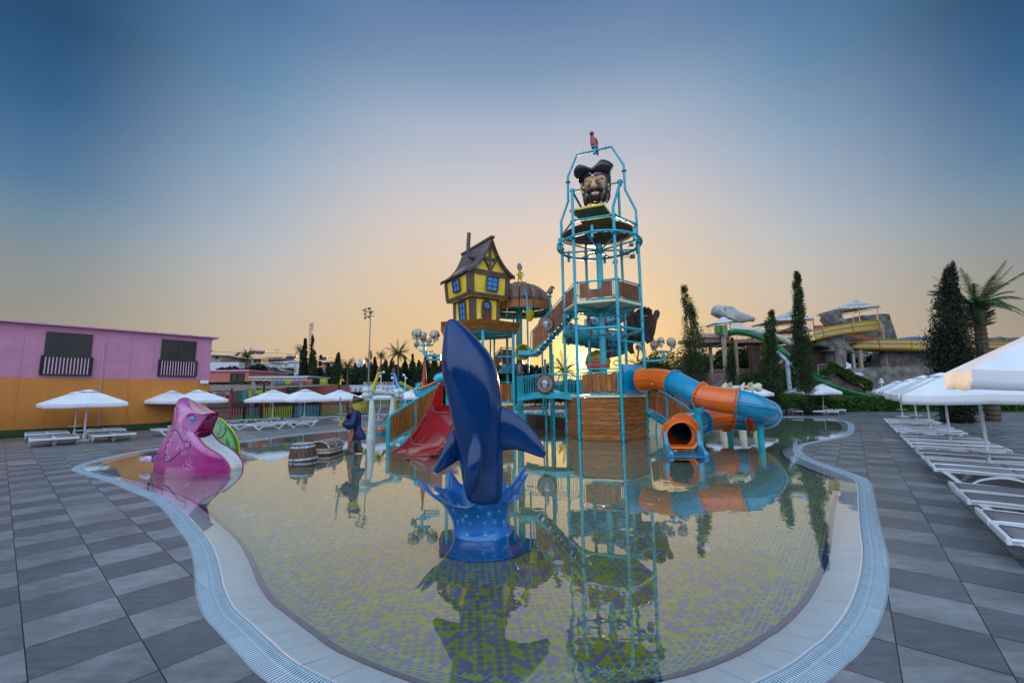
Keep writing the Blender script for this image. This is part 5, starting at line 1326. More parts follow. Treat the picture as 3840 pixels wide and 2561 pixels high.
# face
b=MB(); sil([(690,640,1050,.02),(730,575,1075),(800,565,1082),(880,568,1085),(950,575,1080),(1010,585,1060),(1060,600,1010),(1120,640,960)],HY-.25,k=.62,n=30,mb=b,**HS); fc=b.build('face',M_face,head,smooth=True,sub=1)
MB().ball(hp(790,940,-.95),.16,14,10,sc=(1,.9,.85)).ball(hp(745,955,-.85),.10,12,8).ball(hp(848,935,-.85),.10,12,8).tube(spl([hp(785,780,-.72),hp(788,850,-.82),hp(790,930,-.92)],4),[.09,.09,.1,.1,.11,.12,.13,.14,.15],12).build('nose',M_face,head,smooth=True)
for (x,y,sg) in((672,885,1),(930,815,-1)):
    MB().ball(hp(x,y,-.66),.135,14,9,sc=(1.15,.6,.62)).build('eyeball',mat('eye_white',(.5,.5,.3),.2,coat=1),head,smooth=True)
    e=MB().ball(hp(x,y,-.735),.055,12,8,sc=(1,.5,1)).build('iris',mat('green_iris',(.09,.11,.01),.2,coat=1),head,smooth=True)
    MB().ball(hp(x,y,-.765),.026,8,6,sc=(1,.5,1)).build('pupil',M_socket,head,smooth=True)
    for dyy,r in((-34,.05),(34,.04)):
        MB().tube(spl([hp(x-55,y+dyy*.4+8*sg,-.62),hp(x,y+dyy,-.72),hp(x+55,y+dyy*.4-14*sg,-.62)],5),[.02]+[r]*9+[.02],8).build('eyelid',M_face,head,smooth=True)
M_brow=mat('brow_shadow',(.10,.035,.018),.5,var=.2)
MB().tube(spl([hp(585,830,-.52),hp(650,790,-.68),hp(720,800,-.74),hp(765,830,-.76)],4),[.03,.05,.06,.065,.07,.07,.07,.07,.065,.06,.05,.04,.03],8).build('brow',M_face,head,smooth=True)
MB().tube(spl([hp(800,805,-.76),hp(860,770,-.74),hp(940,740,-.66),hp(1030,750,-.5)],4),[.03,.05,.06,.065,.07,.07,.07,.07,.065,.06,.05,.04,.03],8).build('brow',M_face,head,smooth=True)
for pts in([hp(755,765,-.7),hp(770,800,-.76),hp(765,830,-.74)],[hp(805,760,-.7),hp(795,795,-.76),hp(800,820,-.74)],[hp(640,960,-.6),hp(690,940,-.68),hp(720,900,-.72)],[hp(870,900,-.72),hp(930,920,-.64),hp(990,900,-.55)],[hp(590,1000,-.42),hp(640,1010,-.55)],[hp(980,780,-.55),hp(1040,830,-.4)]):
    MB().tube(spl(pts,4),.022,6).build('wrinkle',M_brow,head,smooth=True)
# moustache, lips, teeth
for pts in([(790,985,-.86),(720,1010,-.84),(660,1060,-.78),(630,1130,-.66)],[(800,980,-.86),(880,970,-.84),(960,1000,-.76),(1020,1050,-.64)]):
    MB().tube(spl([hp(*p) for p in pts],4),[.09,.11,.12,.13,.13,.13,.12,.12,.11,.1,.08,.06,.03],10).build('moustache',M_beard,head,smooth=True)
MB().tube(spl([hp(715,1090,-.74),hp(760,1130,-.80),hp(820,1140,-.82),hp(880,1120,-.8),hp(930,1075,-.72),hp(985,1085,-.62)],4),.045,8).tube(spl([hp(715,1085,-.74),hp(790,1065,-.8),hp(870,1070,-.8),hp(930,1065,-.72)],4),.035,8).build('lips',mat('brown_lips',(.28,.11,.06),.35,coat=.5),head,smooth=True)
for k in range(7):
    t=k/6; c=hp(755+t*130,1102-14*math.sin(t*2.2),-.82); MB().box(c,(.055,.04,.085)).build('tooth',mat('tooth_ivory',(.62,.6,.5),.4),head,bevel=.01)
# hat band and tricorn
b=MB(); sil([(600,560,1120),(640,500,1175),(700,480,1192),(770,472,1196)],HY+.22,k=.88,n=36,mb=b,**HS)
mb=MB(); rs=[]
for dz,yy in ((0,0),(1,75)):
    ring=[]
    for q in range(49):
        t=q/48; a=PI*(1.0+t*1.0); x=835+math.cos(a)*-0; 
    pass
bandpts=[(478,800),(505,760),(560,705),(640,672),(720,652),(800,640),(880,632),(960,630),(1040,645),(1110,675),(1180,715)]
mb=MB(); top=[];bot=[]
for i,(x,y) in enumerate(spl([V(a,b,0) for a,b in bandpts],3).__iter__() if False else [(p.x,p.y) for p in spl([V(a,b,0) for a,b in bandpts],3)]):
    t=(x-478)/702; dd=-.75*math.sin(PI*min(1,max(0,t)))**.6+.12
    top.append(hp(x,y-35,dd)); bot.append(hp(x-2,y+38,dd-.02))
n_=len(top); back=[p+V(0,.1,0) for p in top]+[p+V(0,.1,0) for p in bot]
mb.add(top+bot+back,[(i,i+1,n_+i+1,n_+i) for i in range(n_-1)]+[(i,i+1,2*n_+i+1,2*n_+i) for i in range(n_-1)]+[(n_+i,n_+i+1,3*n_+i+1,3*n_+i) for i in range(n_-1)]); mb.build('head_band',M_band,head,smooth=True)
# little skull and crossbones on the band
c=hp(765,675,-.80); mb=MB(); mb.ball(c,.055,10,7,sc=(1,.5,1)).ball(c-V(0,0,.05),.035,8,6,sc=(1,.5,.8))
for s in(-1,1): mb.cyl(c+V(-.15*s,-.0,.11),c+V(.15*s,0,-.13),.018).ball(c+V(-.15*s,0,.11),.03,6,5).ball(c+V(.15*s,0,-.13),.03,6,5)
mb.build('band_emblem',mat('emblem_white',(.6,.6,.58),.5),head,smooth=True)
hat_out=[(440,830),(400,760),(335,690),(322,640),(325,570),(350,510),(400,450),(460,422),(530,435),(600,455),(680,490),(735,505),(790,470),(860,400),(930,330),(980,303),(1060,310),(1150,345),(1230,400),(1262,450),(1240,500),(1200,570),(1192,640),(1190,700)]
hat_in=[(478,800),(500,765),(520,735),(545,712),(570,700),(600,684),(625,676),(655,668),(690,659),(720,652),(750,647),(780,642),(810,638),(850,634),(890,630),(930,629),(970,630),(1000,634),(1040,643),(1070,652),(1100,668),(1130,682),(1160,698),(1180,712)]
mb=MB(); n_=len(hat_out); R5=[]
for i in range(n_):
    a,b=hat_in[i],hat_out[i]; t=i/(n_-1); s=math.sin(PI*t); row=[]
    for j in range(5):
        q=j/4; x=a[0]+(b[0]-a[0])*q; y=a[1]-30+(b[1]-a[1]+30)*q
        dd=(-.72*s**.6+.1)+(-.35*math.sin(PI*q*.7))*s+.15*q*(1-s); row.append(hp(x,y,dd))
    R5.append(row)
vs=[p for r in R5 for p in r]; mb.add(vs,[(i*5+j,i*5+j+1,(i+1)*5+j+1,(i+1)*5+j) for i in range(n_-1) for j in range(4)])
o=mb.build('hat_front_brim',M_hatb,head,smooth=True,angle=180); md=o.modifiers.new('t','SOLIDIFY'); md.thickness=.05
mb=MB(); vs=[]
for i in range(n_):
    b=hat_out[i]; t=i/(n_-1); s=math.sin(PI*t); vs+= [hp(b[0],b[1]+8,-.25*s+.22),hp(b[0]+(835-b[0])*.12,b[1]+70,1.1*s+.3),hp(835+(b[0]-835)*.8,690,1.2*s+.3)]
mb.add(vs,[(i*3+j,i*3+j+1,(i+1)*3+j+1,(i+1)*3+j) for i in range(n_-1) for j in range(2)]); o=mb.build('hat_rear_brim',M_hatb,head,smooth=True,angle=180)
for (x,y,dd,g) in ((512,925,-.35,0),(552,978,-.5,1),(540,1083,-.5,1),(630,1145,-.62,0),(1140,908,-.35,1),(1145,1000,-.35,0),(1028,1065,-.58,0),(1100,1285,-.3,0),(720,1365,-.42,1),(965,1320,-.42,1)):
    c=hp(x,y,dd-.12); MB().cyl(c+V(0,0,.09 if not g else .05),c-V(0,0,.09 if not g else .05),.055,n=10).build('bead',mat('green_bead',(.06,.18,.06),.3,coat=.6) if not g else mat('gold_bead',(.5,.34,.03),.3,coat=.6),head,smooth=True)
ax_=thing('axle','grey steel axle carrying the pirate head between two hubs','axle',(hubL+hubR)/2)
MB().cyl(hubL,hubR,.045).build('shaft',M_steel,ax_,smooth=True)
# ================================================================ bridge
br=thing('arched_bridge','turquoise arched footbridge with barred railings and a skull medallion','bridge',P(2050,1500,20.4)*1); br.location.z=0
bA=P(1939,1490,21.2); bB=P(2163,1490,19.9); bA.z=0;bB.z=0
zb0=HZ(bA.x,bA.y,1493); zb1=HZ(bB.x,bB.y,1490)
bd=(bB-bA); bn=V(bd.y,-bd.x,0).normalized()
def bp(t,off,z): 
    p=bA.lerp(bB,t)+bn*off; base=zb0*(1-t)+zb1*t+.16*math.sin(PI*t); return Vector((p.x,p.y,base+z))
for off in(0,-1.1):
    mb=MB(); rs=[]
    for k in range(15):
        t=k/14; rs.append([bp(t,off-.03,-.16),bp(t,off+.03,-.16),bp(t,off+.03,.06),bp(t,off-.03,.06)])
    mb.rings(rs).build('arched_girder',M_turq,br)
    MB().tube([bp(k/14,off,1.0) for k in range(15)],.03,8).build('top_rail',M_turq,br,smooth=True); MB().tube([bp(k/14,off,.12) for k in range(15)],.022,8).build('bottom_rail',M_turq,br,smooth=True)
    nb=34 if off==0 else 20
    for k in range(nb+1):
        t=k/nb; MB().cyl(bp(t,off,.12),bp(t,off,1.0),.0115,n=6).build('baluster',M_turq,br,smooth=True)
mb=MB(); rs=[]
for k in range(15): t=k/14; rs.append([bp(t,-1.08,-.02),bp(t,-.03,-.02),bp(t,-.03,.03),bp(t,-1.08,.03)])
mb.rings(rs).build('walkway',M_beige,br)
# ================================================================ medallions
M_med=mat('carved_brown_rim',(.08,.035,.02),.5,var=.6,vscale=14,bump=.8,bscale=30)
M_medb=mat('dark_medal_plate',(.02,.018,.022),.4); M_medw=mat('pale_relief',(.48,.50,.52),.4,var=.15,vscale=10)
def medal(c,r,nrm,label):
    t=thing('skull_medallion',label,'medallion',c); n3=Vector(nrm).normalized(); up=V(0,0,1); x=up.cross(n3).normalized(); up=n3.cross(x); R=Matrix((x,up,n3)).transposed(); c=Vector(c)
    W=lambda a,b,z=0:c+R@Vector((a,b,z))*r
    MB().lathe(c,[(0,-.06*r),(1.0*r,-.06*r),(1.04*r,0),(1.0*r,.07*r),(.84*r,.10*r),(.80*r,.05*r),(0,.05*r)],36,axis=n3).build('rim',M_med,t,smooth=True)
    MB().lathe(c+n3*.055*r,[(0,-.01),(.80*r,-.01),(.80*r,.0),(0,.0)],32,axis=n3).build('plate',M_medb,t)
    MB().tube([W(.76*math.cos(a),.76*math.sin(a),.07) for a in [2*PI*q/32 for q in range(32)]],.022*r,6,closed=True).build('ring_line',M_medw,t,smooth=True)
    MB().tube([W(.52*math.cos(a),.52*math.sin(a),.07) for a in [2*PI*q/32 for q in range(32)]],.022*r,6,closed=True).build('ring_line',M_medw,t,smooth=True)
    for k in range(12):
        a=2*PI*k/12; f=lambda rr,da:W(rr*math.cos(a+da),rr*math.sin(a+da),.08)
        MB().tube([f(.58,-.19),f(.70,-.19),f(.70,.19),f(.58,.19),f(.58,.08),f(.64,.08),f(.64,-.08)],.016*r,5).build('meander',M_medw,t)
    s=MB().ball(W(0,.08,.08),r,18,10,M=R,sc=(.33,.34,.12)).ball(W(0,-.22,.08),r,14,8,M=R,sc=(.23,.22,.10)).build('skull_relief',M_medw,t,smooth=True)
    for dx in(-.13,.13): MB().ball(W(dx,.02,.165),r,12,8,M=R,sc=(.088,.095,.04)).build('eye_hole',M_medb,s,smooth=True)
    MB().add([W(-.04,-.14,.19),W(.04,-.14,.19),W(0,-.05,.2)],[(0,1,2)]).build('nose_hole',M_medb,s)
    mb=MB()
    for k in range(6): mb.box(W((k-2.5)*.055,-.25,.18),(r*.012,r*.10,r*.02),M=R)
    mb.box(W(0,-.25,.18),(r*.34,r*.014,r*.02),M=R).build('tooth_lines',M_medb,s)
    return t
medal(bp(.5,.1,.52),.49,bn,'round skull medallion at the middle of the bridge railing')
medal(P(2048,1216,20.75),.41,(-.35,-1,-.1),'skull medallion on the plank side of the stair')
medal(P(1948,1380,22.2),.42,(-1,-.45,0),'skull medallion seen nearly edge on left of the bridge')
# ================================================================ stair to the upper deck
st=thing('stair','turquoise stair with plank sides climbing to the upper tower deck','stair',P(2060,1300,21.6)); st.location.z=0
sa=P(1996,1322,20.8); sb=P(2158,1140,20.8)
far=V(.35,1.15,0)
for off in(V(0,0,0),far):
    MB().beam(sa+off,sb+off,.08,.24).build('stringer',M_turq,st); MB().beam(sa+off-V(.7,0,0),sa+off,.08,.2).build('landing_edge',M_turq,st)
for k in range(13):
    t=(k+.5)/13; a=sa.lerp(sb,t); MB().add([a+V(-.02,.03,0),a+far+V(-.02,-.03,0),a+far+V(.2,-.03,0),a+V(.2,.03,0),a+V(-.02,.03,-.04),a+far+V(-.02,-.03,-.04),a+far+V(.2,-.03,-.04),a+V(.2,.03,-.04)],[(0,1,2,3),(4,5,6,7),(0,1,5,4),(2,3,7,6),(0,3,7,4),(1,2,6,5)]).build('tread',M_turq_d,st)
def sp5(x,y,Y): return P(1900+x*.4785,950+y*.4785,Y)
for Y0,mm in ((20.75,M_woodr),):
    plankpanel(sp5(200,612,Y0),sp5(330,475,Y0),sp5(330,655,Y0),sp5(200,770,Y0),7,M_wood,st)
    plankpanel(sp5(338,465,Y0),sp5(442,350,Y0),sp5(442,538,Y0),sp5(338,645,Y0),6,mm,st)
    plankpanel(sp5(458,320,Y0+.1),sp5(526,255,Y0+.1),sp5(526,390,Y0+.1),sp5(458,455,Y0+.1),5,mm,st)
pipe([sp5(190,765,20.75),sp5(190,620,20.75),sp5(205,600,20.75),sp5(330,462,20.75),sp5(525,235,20.85)],.028,'hand_rail',st)
for x,y0,y1 in((186,645,790),(168,640,790)): pipe([sp5(x,y0,20.8),sp5(x,y1,20.8)],.02,'rail_post',st)
plankpanel(sp5(200,612,21.9)+V(.2,0,0),sp5(442,350,21.9),sp5(442,520,21.9),sp5(200,750,21.9)+V(.2,0,0),10,M_woodd,st)
deckp=[sa+V(-.9,-.02,-.05),sa+V(.05,-.02,-.05),sa+far+V(.05,0,-.05),sa+far+V(-.9,0,-.05)]
MB().add(deckp+[p+V(0,0,-.08) for p in deckp],[(0,1,2,3),(4,5,6,7),(0,1,5,4),(1,2,6,5),(2,3,7,6),(3,0,4,7)]).build('landing',M_turq_d,st)
for x,y0,Y in((360,790,21.8),(300,830,22.2)): 
    c=sp5(x,y0,Y); MB().cyl((c.x,c.y,ZF),(c.x,c.y,c.z),.06).build('stair_post',M_turq,st,smooth=True)
# ================================================================ dome shelter
DC=P(1952,1600,24.3); DC=(DC.x,DC.y)
dome=thing('dome_shelter','brown ribbed dome roof on a thick turquoise column','dome',(DC[0],DC[1],ZF))
MB().cyl((DC[0],DC[1],.6),(DC[0],DC[1],7.1),.19,n=20).build('column',M_turq,dome,smooth=True)
MB().lathe((DC[0],DC[1],0),[(0,ZF),(.42,ZF),(.42,.2),(.44,.25),(.44,.3),(.30,.75),(.19,.95)],8).build('foot_cone',M_turq,dome)
zr=HZ(DC[0],DC[1]-1.95,1150); za_=HZ(DC[0],DC[1],1069)
M_dome=wood('dome_planks',(.12,.06,.04),(.30,.17,.12))
nd=16
for k in range(nd):
    a0=2*PI*(k+.03)/nd; a1=2*PI*(k+.97)/nd; mb=MB(); vs=[];m_=7
    for j in range(m_):
        t=j/(m_-1); r=1.93*math.sin(PI/2*(.06+.94*t)); z=zr+.45+(za_-zr-.45)*math.cos(PI/2*t)
        for a in(a0,(a0+a1)/2,a1): vs.append(Vector((DC[0]+r*math.cos(a),DC[1]+r*math.sin(a),z+(.03 if a not in(a0,a1) else 0))))
    mb.add(vs,[(j*3+i,j*3+i+1,(j+1)*3+i+1,(j+1)*3+i) for j in range(m_-1) for i in range(2)]); o=mb.build('roof_segment',M_dome,dome,smooth=True); md=o.modifiers.new('t','SOLIDIFY'); md.thickness=.05
    mb=MB(); q=[Vector((DC[0]+rr*math.cos(a),DC[1]+rr*math.sin(a),z)) for z,rr in((zr+.44,1.99),(zr,2.03)) for a in(a0,(a0+a1)/2,a1)]; mb.add(q,[(0,1,4,3),(1,2,5,4)]); o=mb.build('skirt_board',M_wood,dome); md=o.modifiers.new('t','SOLIDIFY'); md.thickness=.05
circ(zr+.02,1.85,.05,'ring',dome,DC); 
for k in range(6): 
    a=-2.4484+k*PI/3; pipe([(DC[0],DC[1],zr-.25),(DC[0]+1.85*math.cos(a),DC[1]+1.85*math.sin(a),zr+.02)],.05,'spoke',dome)
    if k!=1: MB().cyl((DC[0]+1.85*math.cos(a),DC[1]+1.85*math.sin(a),ZF),(DC[0]+1.85*math.cos(a),DC[1]+1.85*math.sin(a),zr),.055,n=10).build('post',M_turq,dome,smooth=True)
def s3(x,y,Y): return P(1500+x*.3507,850+y*.3507,Y)
pipe([s3(1290,630,24.2),s3(1320,650,23.2),s3(1345,700,22.4),s3(1358,800,22.3),s3(1362,1000,22.2),s3(1375,1570,22.2)],.05,'water_pipe',dome,sp=4)
pipe([s3(1362,900,22.2),s3(1380,865,22.2),s3(1405,850,22.2),s3(1405,930,22.2)],.03,'bucket_arm',dome)
def bucket(x,y,Y,r,h,label,tilt=(0,0,1)):
    t=thing('water_bucket',label,'bucket',s3(x,y,Y)); c=s3(x,y,Y)
    o=MB().lathe(c,[(r*.5,-h/2),(r*.62,-h*.45),(r*.95,h*.4),(r*1.08,h*.46),(r*1.08,h/2),(r*.95,h/2),(r*.8,h*.35),(r*.5,-h*.35),(0,-h*.36)],24,axis=tilt).build('pail',M_yel,t,smooth=True)
    return t
bucket(1388,957,22.1,.25,.52,'yellow tipping bucket hanging on the pipe below the dome')
bucket(1308,1343,22.2,.40,.5,'yellow bucket tipped on its side showing its round mouth',tilt=(.15,-1,-.05))
pipe([s3(1180,1350,22.3),s3(1370,1355,22.2)],.035,'bucket_arm',dome)
# figures on the roof
kid=thing('boy_figure','small yellow boy figure with a grey hat on top of the dome','statue',s3(1283,600,24.3))
KY=24.3; M_ky=mat('yellow_figure',(.5,.34,.03),.5,var=.25,vscale=8); M_kg=mat('grey_figure_hat',(.22,.2,.19),.6,var=.3,vscale=8)
sil([(478,1264,1298),(510,1258,1302),(545,1262,1304),(556,1266,1306)],KY,k=.6,ox=1500,oy=850,s=.3507).build('torso',M_ky,kid,smooth=True)
MB().ball(s3(1280,455,KY),.115,12,8).build('head',M_ky,kid,smooth=True)
sil([(390,1266,1284),(405,1255,1296),(430,1250,1306),(448,1252,1310),(456,1262,1300)],KY,k=.8,ox=1500,oy=850,s=.3507).build('hat',M_kg,kid,smooth=True)
for xa,xb in((1270,1264),(1294,1302)): MB().tube([s3(xa,550,KY),s3((xa+xb)/2,570,KY),s3(xb,592,KY)],[.05,.04,.035],8).ball(s3(xb-3,594,KY-.05),.045,8,6).build('leg',M_ky,kid,smooth=True)
MB().tube([s3(1298,490,KY),s3(1325,508,KY),s3(1308,538,KY)],.028,8).build('arm',M_ky,kid,smooth=True); MB().tube([s3(1262,492,KY),s3(1258,522,KY-.1),s3(1242,516,KY-.2)],.028,8).build('arm',M_ky,kid,smooth=True)
MB().box(s3(1282,602,KY),(.75,.3,.05)).cyl(s3(1283,604,KY),s3(1283,640,KY),.04).build('plinth',mat('brown_plinth',(.12,.07,.04),.6),kid)
tc_=thing('toucan','grey brown toucan figure with a long bill on a post right of the dome','bird figure',s3(1605,745,23.2)); TY=23.2; M_tou=mat('grey_toucan',(.2,.17,.16),.6,var=.3,vscale=9)
MB().tube(spl([s3(1600,725,TY),s3(1605,700,TY),s3(1612,670,TY),s3(1620,652,TY)],4),[.05,.08,.11,.14,.15,.16,.15,.14,.13,.12,.11,.1,.09],12).ball(s3(1622,652,TY),.11,10,8).build('body',M_tou,tc_,smooth=True)
MB().tube(spl([s3(1628,645,TY),s3(1642,650,TY),s3(1653,672,TY)],4),[.06,.06,.055,.05,.05,.04,.03,.02,.01],8).build('bill',mat('rust_bill',(.25,.09,.05),.5),tc_,smooth=True)
MB().tube([s3(1600,695,TY),s3(1575,702,TY),s3(1556,706,TY)],[.09,.06,.02],8).build('tail',M_tou,tc_,smooth=True)
MB().tube([s3(1603,722,TY),s3(1604,738,TY)],.04,8).cyl(s3(1604,740,TY),s3(1604,750,TY),.12,n=14).build('perch',M_tou,tc_,smooth=True)
c=s3(1607,750,TY); MB().cyl((c.x,c.y,ZF),c,.055).build('post',M_turq,tc_,smooth=True)
# ================================================================ crooked house on its platform
th=R_(35); F0=Vector((P(1763,1100,20.7).x,20.7,0)); ex=V(math.cos(th),math.sin(th),0); ey=V(-math.sin(th),math.cos(th),0); WW,DD=2.3,2.6
def hz(row): return HZ(F0.x,F0.y,row)
zt0,zm0,zl0=hz(1015),hz(1104),hz(1196)
house=thing('crooked_house','crooked yellow half timbered toy house with a steep curved roof and chimney pipe','house',(F0+ex*1.1+ey*1.3+V(0,0,zl0)))
M_yw=mat('yellow_plaster',(.78,.48,.01),.5,var=.2,vscale=2.5,bump=.2,bscale=12,col2=(.85,.62,.07))
M_tim=wood('timber_frame',(.05,.028,.02),(.14,.085,.065),rough=.55)
M_roof=mat('roof_shake_grey',(.10,.07,.07),.55,var=.35,vscale=3,bump=.3,bscale=20,coat=.2)
def hq(x,y,z): return F0+ex*x+ey*y+V(0,0,z)
def loftbox(b,t,name,m,par):
    """b,t: (x0,x1,y0,y1,z)"""
    f=lambda q:[hq(q[0],q[2],q[4]),hq(q[1],q[2],q[4]),hq(q[1],q[3],q[4]),hq(q[0],q[3],q[4])]
    return MB().rings([f(b),f(t)]).build(name,m,par)
UB=(.0,WW,.0,DD,zm0); UT=(-.09,WW+.06,-.09,DD+.1,zt0)
up_=loftbox((.0,WW,.0,DD,zm0),(-.09,WW+.06,-.09,DD+.1,zt0),'upper_storey',M_yw,house)
lo_=loftbox((.30,WW-.40,.28,DD-.3,zl0-.05),(.26,WW-.36,.25,DD-.3,zm0),'lower_storey',M_yw,house)
def face(b,t,side):
    """returns function (u,v)->point on the outer face, u along, v up"""
    def fn_(u,v,o=0):
        if side=='front':  # x axis face at y0
            x=(b[0]*(1-u)+b[1]*u)*(1-v)+(t[0]*(1-u)+t[1]*u)*v; y=b[2]*(1-v)+t[2]*v-o
        else:              # left face at x0, u=0 at the front corner
            y=(b[2]*(1-u)+b[3]*u)*(1-v)+(t[2]*(1-u)+t[3]*u)*v; x=b[0]*(1-v)+t[0]*v-o
        return hq(x,y,b[4]*(1-v)+t[4]*v)
    return fn_
def strip_on(f,u0,v0,u1,v1,wd,name,m,par,th_=.06,axis='v'):
    q=[f(u0,v0),f(u1,v0),f(u1,v1),f(u0,v1)]; o=[f(u0,v0,th_),f(u1,v0,th_),f(u1,v1,th_),f(u0,v1,th_)]
    q=[p-(b-p)*.3 for p,b in zip(q,o)]
    return MB().add(q+o,[(0,1,2,3),(4,5,6,7),(0,1,5,4),(1,2,6,5),(2,3,7,6),(3,0,4,7)]).build(name,m,par,bevel=.012)
fF=face(UB,UT,'front'); fL=face(UB,UT,'left')
LB=(.30,WW-.40,.28,DD-.3,zl0-.05); LT=(.26,WW-.36,.25,DD-.3,zm0); gF=face(LB,LT,'front'); gL=face(LB,LT,'left')
for f,(a,b_) in ((fF,(.0,1)),(fL,(0,1))):
    e=.10 if f is fF else .09
    strip_on(f,0,.0,1,.14,0,'beam',M_tim,house,.07); strip_on(f,0,.90,1,1.02,0,'beam',M_tim,house,.07)
    strip_on(f,-.03,.14,e,.9,0,'corner_post',M_tim,house,.08); strip_on(f,1-e*.9,.14,1.02,.9,0,'corner_post',M_tim,house,.07)
for f in(gF,gL):
    strip_on(f,0,.93,1,1,0,'beam',M_tim,house,.05); strip_on(f,-.02,0,.13,.93,0,'corner_post',M_tim,house,.07); strip_on(f,.90,0,1.02,.93,0,'corner_post',M_tim,house,.06)
M_bw=mat('blue_window',(.0,.20,.62),.25,coat=.6,var=.12,vscale=5); M_wf=mat('dark_window_frame',(.022,.026,.03),.5,var=.3)
def hwin(f,u0,u1,v0,v1,nx,ny,skew=.02):
    g=lambda u,v,o:f(u0+(u1-u0)*u+skew*(v-.5),v0+(v1-v0)*v,o)
    fr=MB()
    def bar(a,b_,w_,o=.11): fr.beam(g(*a,o),g(*b_,o),w_,.05)
    for a,b_ in(((0,0),(1,0)),((1,0),(1,1)),((1,1),(0,1)),((0,1),(0,0))): bar(a,b_,.085)
    fo=fr.build('window_frame',M_wf,house)
    mm=MB()
    for i in range(1,nx): mm.beam(g(i/nx,0,.10),g(i/nx,1,.10),.03,.03)
    for j in range(1,ny): mm.beam(g(0,j/ny,.10),g(1,j/ny,.10),.03,.03)
    mm.build('glazing_bar',M_wf,fo)
    for i in range(nx):
        for j in range(ny):
            q=[g((i+a)/nx,(j+b_)/ny,.085) for a,b_ in((.04,.04),(.96,.04),(.96,.96),(.04,.96))]; MB().quad(*q).build('pane',M_bw,fo)
hwin(fF,.40,.70,.26,.86,2,3); hwin(fL,.36,.62,.30,.84,2,2,skew=.03); hwin(gL,.30,.62,.12,.88,2,3,skew=.05)
# door with round window
dg=lambda u,v,o:gF(.34+.32*u,v,o)
dp=[dg(0,0,.05),dg(1,0,.05),dg(1,.66,.05)]+[dg(.5+.5*math.cos(a),.66+.24*math.sin(a),.05) for a in [PI*q/8 for q in range(1,8)]]+[dg(0,.66,.05)]
nn=-ey; m_=len(dp); dr=MB().add(dp+[p-nn*-.04 for p in dp],[tuple(range(m_)),tuple(range(m_,2*m_))]+[(i,(i+1)%m_,m_+(i+1)%m_,m_+i) for i in range(m_)]).build('door',M_woodd,house)
MB().tube([p+nn*.03 for p in dp[1:]]+[dp[0]+nn*.03],.045,8).build('door_arch',M_tim,dr,smooth=True)
rc=dg(.5,.68,.12); MB().tube([rc+ex*.2*math.cos(a)+V(0,0,.2*math.sin(a)) for a in [2*PI*q/20 for q in range(20)]],.035,8,closed=True).build('round_frame',M_wf,dr,smooth=True)
MB().lathe(rc-nn*.02,[(0,-.01),(.19,-.01),(.19,.01),(0,.01)],20,axis=nn).build('round_pane',M_bw,dr); MB().beam(rc-ex*.19,rc+ex*.19,.025).beam(rc-V(0,0,.19),rc+V(0,0,.19),.025).build('round_bar',M_wf,dr)
MB().ball(dg(.85,.36,.1),.025,8,6).build('door_knob',M_wf,dr,smooth=True)
# roof: concave curve, ridge runs along ey above the middle of the front face
zap=HZ(*( (F0+ex*WW/2).x,(F0+ex*WW/2).y ),900)
prof=[(0,1),(.10,.80),(.22,.60),(.36,.42),(.52,.27),(.70,.14),(.88,.05),(1.0,.0)]
hwid=WW/2+.28; zev=zt0-.06
def rp_(s,t,y,lift=0): # s side, t 0..1 along profile
    for i in range(len(prof)-1):
        if prof[i][0]<=t<=prof[i+1][0]+1e-9:
            k=(t-prof[i][0])/(prof[i+1][0]-prof[i][0]); h=prof[i][1]*(1-k)+prof[i+1][1]*k; break
    return hq(WW/2+s*t*hwid,y,zev+(zap-zev)*h+lift)
for s in(-1,1):
    mb=MB(); vs=[]; N=12
    for i in range(N+1):
        for y in(-.28,DD+.3): vs.append(rp_(s,i/N,y))
    mb.add(vs,[(2*i,2*i+1,2*i+3,2*i+2) for i in range(N)]); o=mb.build('roof_slope',M_roof,house,smooth=True,angle=180); md=o.modifiers.new('t','SOLIDIFY'); md.thickness=.07; md.offset=0
    nr=26
    for k in range(nr):
        y=-.2+(DD+.42)*k/(nr-1)
        if s==1 and k>2: continue
        MB().tube([rp_(s,i/N,y,.05) for i in range(N+1)],.035,6).build('roof_batten',M_roof,o,smooth=True)
    for y in(-.30,DD+.32):
        mb=MB(); rs=[]
        for i in range(N+1):
            a=rp_(s,i/N,y,.07); b_=rp_(s,i/N,y,-.10); rs.append([a-ey*.05,a+ey*.05,b_+ey*.05,b_-ey*.05])
        mb.rings(rs).build('barge_board',M_tim,house)
MB().beam(hq(WW/2,-.42,zap+.04),hq(WW/2,DD+.42,zap+.04),.22,.14).build('ridge_beam',M_tim,house,bevel=.02)
# gable
gp=[hq(-.05,-.06,zt0),hq(WW+.05,-.06,zt0)]+[rp_(1,t/8,-.06,-.05) for t in range(8,0,-1)]+[rp_(0,0,-.06,-.1)]+[rp_(-1,t/8,-.06,-.05) for t in range(1,9)]
mb=MB(); mb.add(gp+[p+ey*.1 for p in gp],[tuple(range(len(gp))),tuple(range(len(gp),2*len(gp)))]); mb.build('gable_wall',M_yw,house)
gz=lambda x,h:hq(WW/2+x,-.13,zt0+(zap-zt0)*h)
for a,b_,w_ in (((-1.0,.03),(1.0,.03),.16),((-.36,.42),(.36,.42),.15),((0,.05),(0,.86),.12),((-.34,.40),(0,.08),.11),((.34,.40),(0,.08),.11)):
    MB().beam(gz(*a),gz(*b_),.07,w_,up=(0,0,1)).build('gable_timber',M_tim,house,bevel=.01)
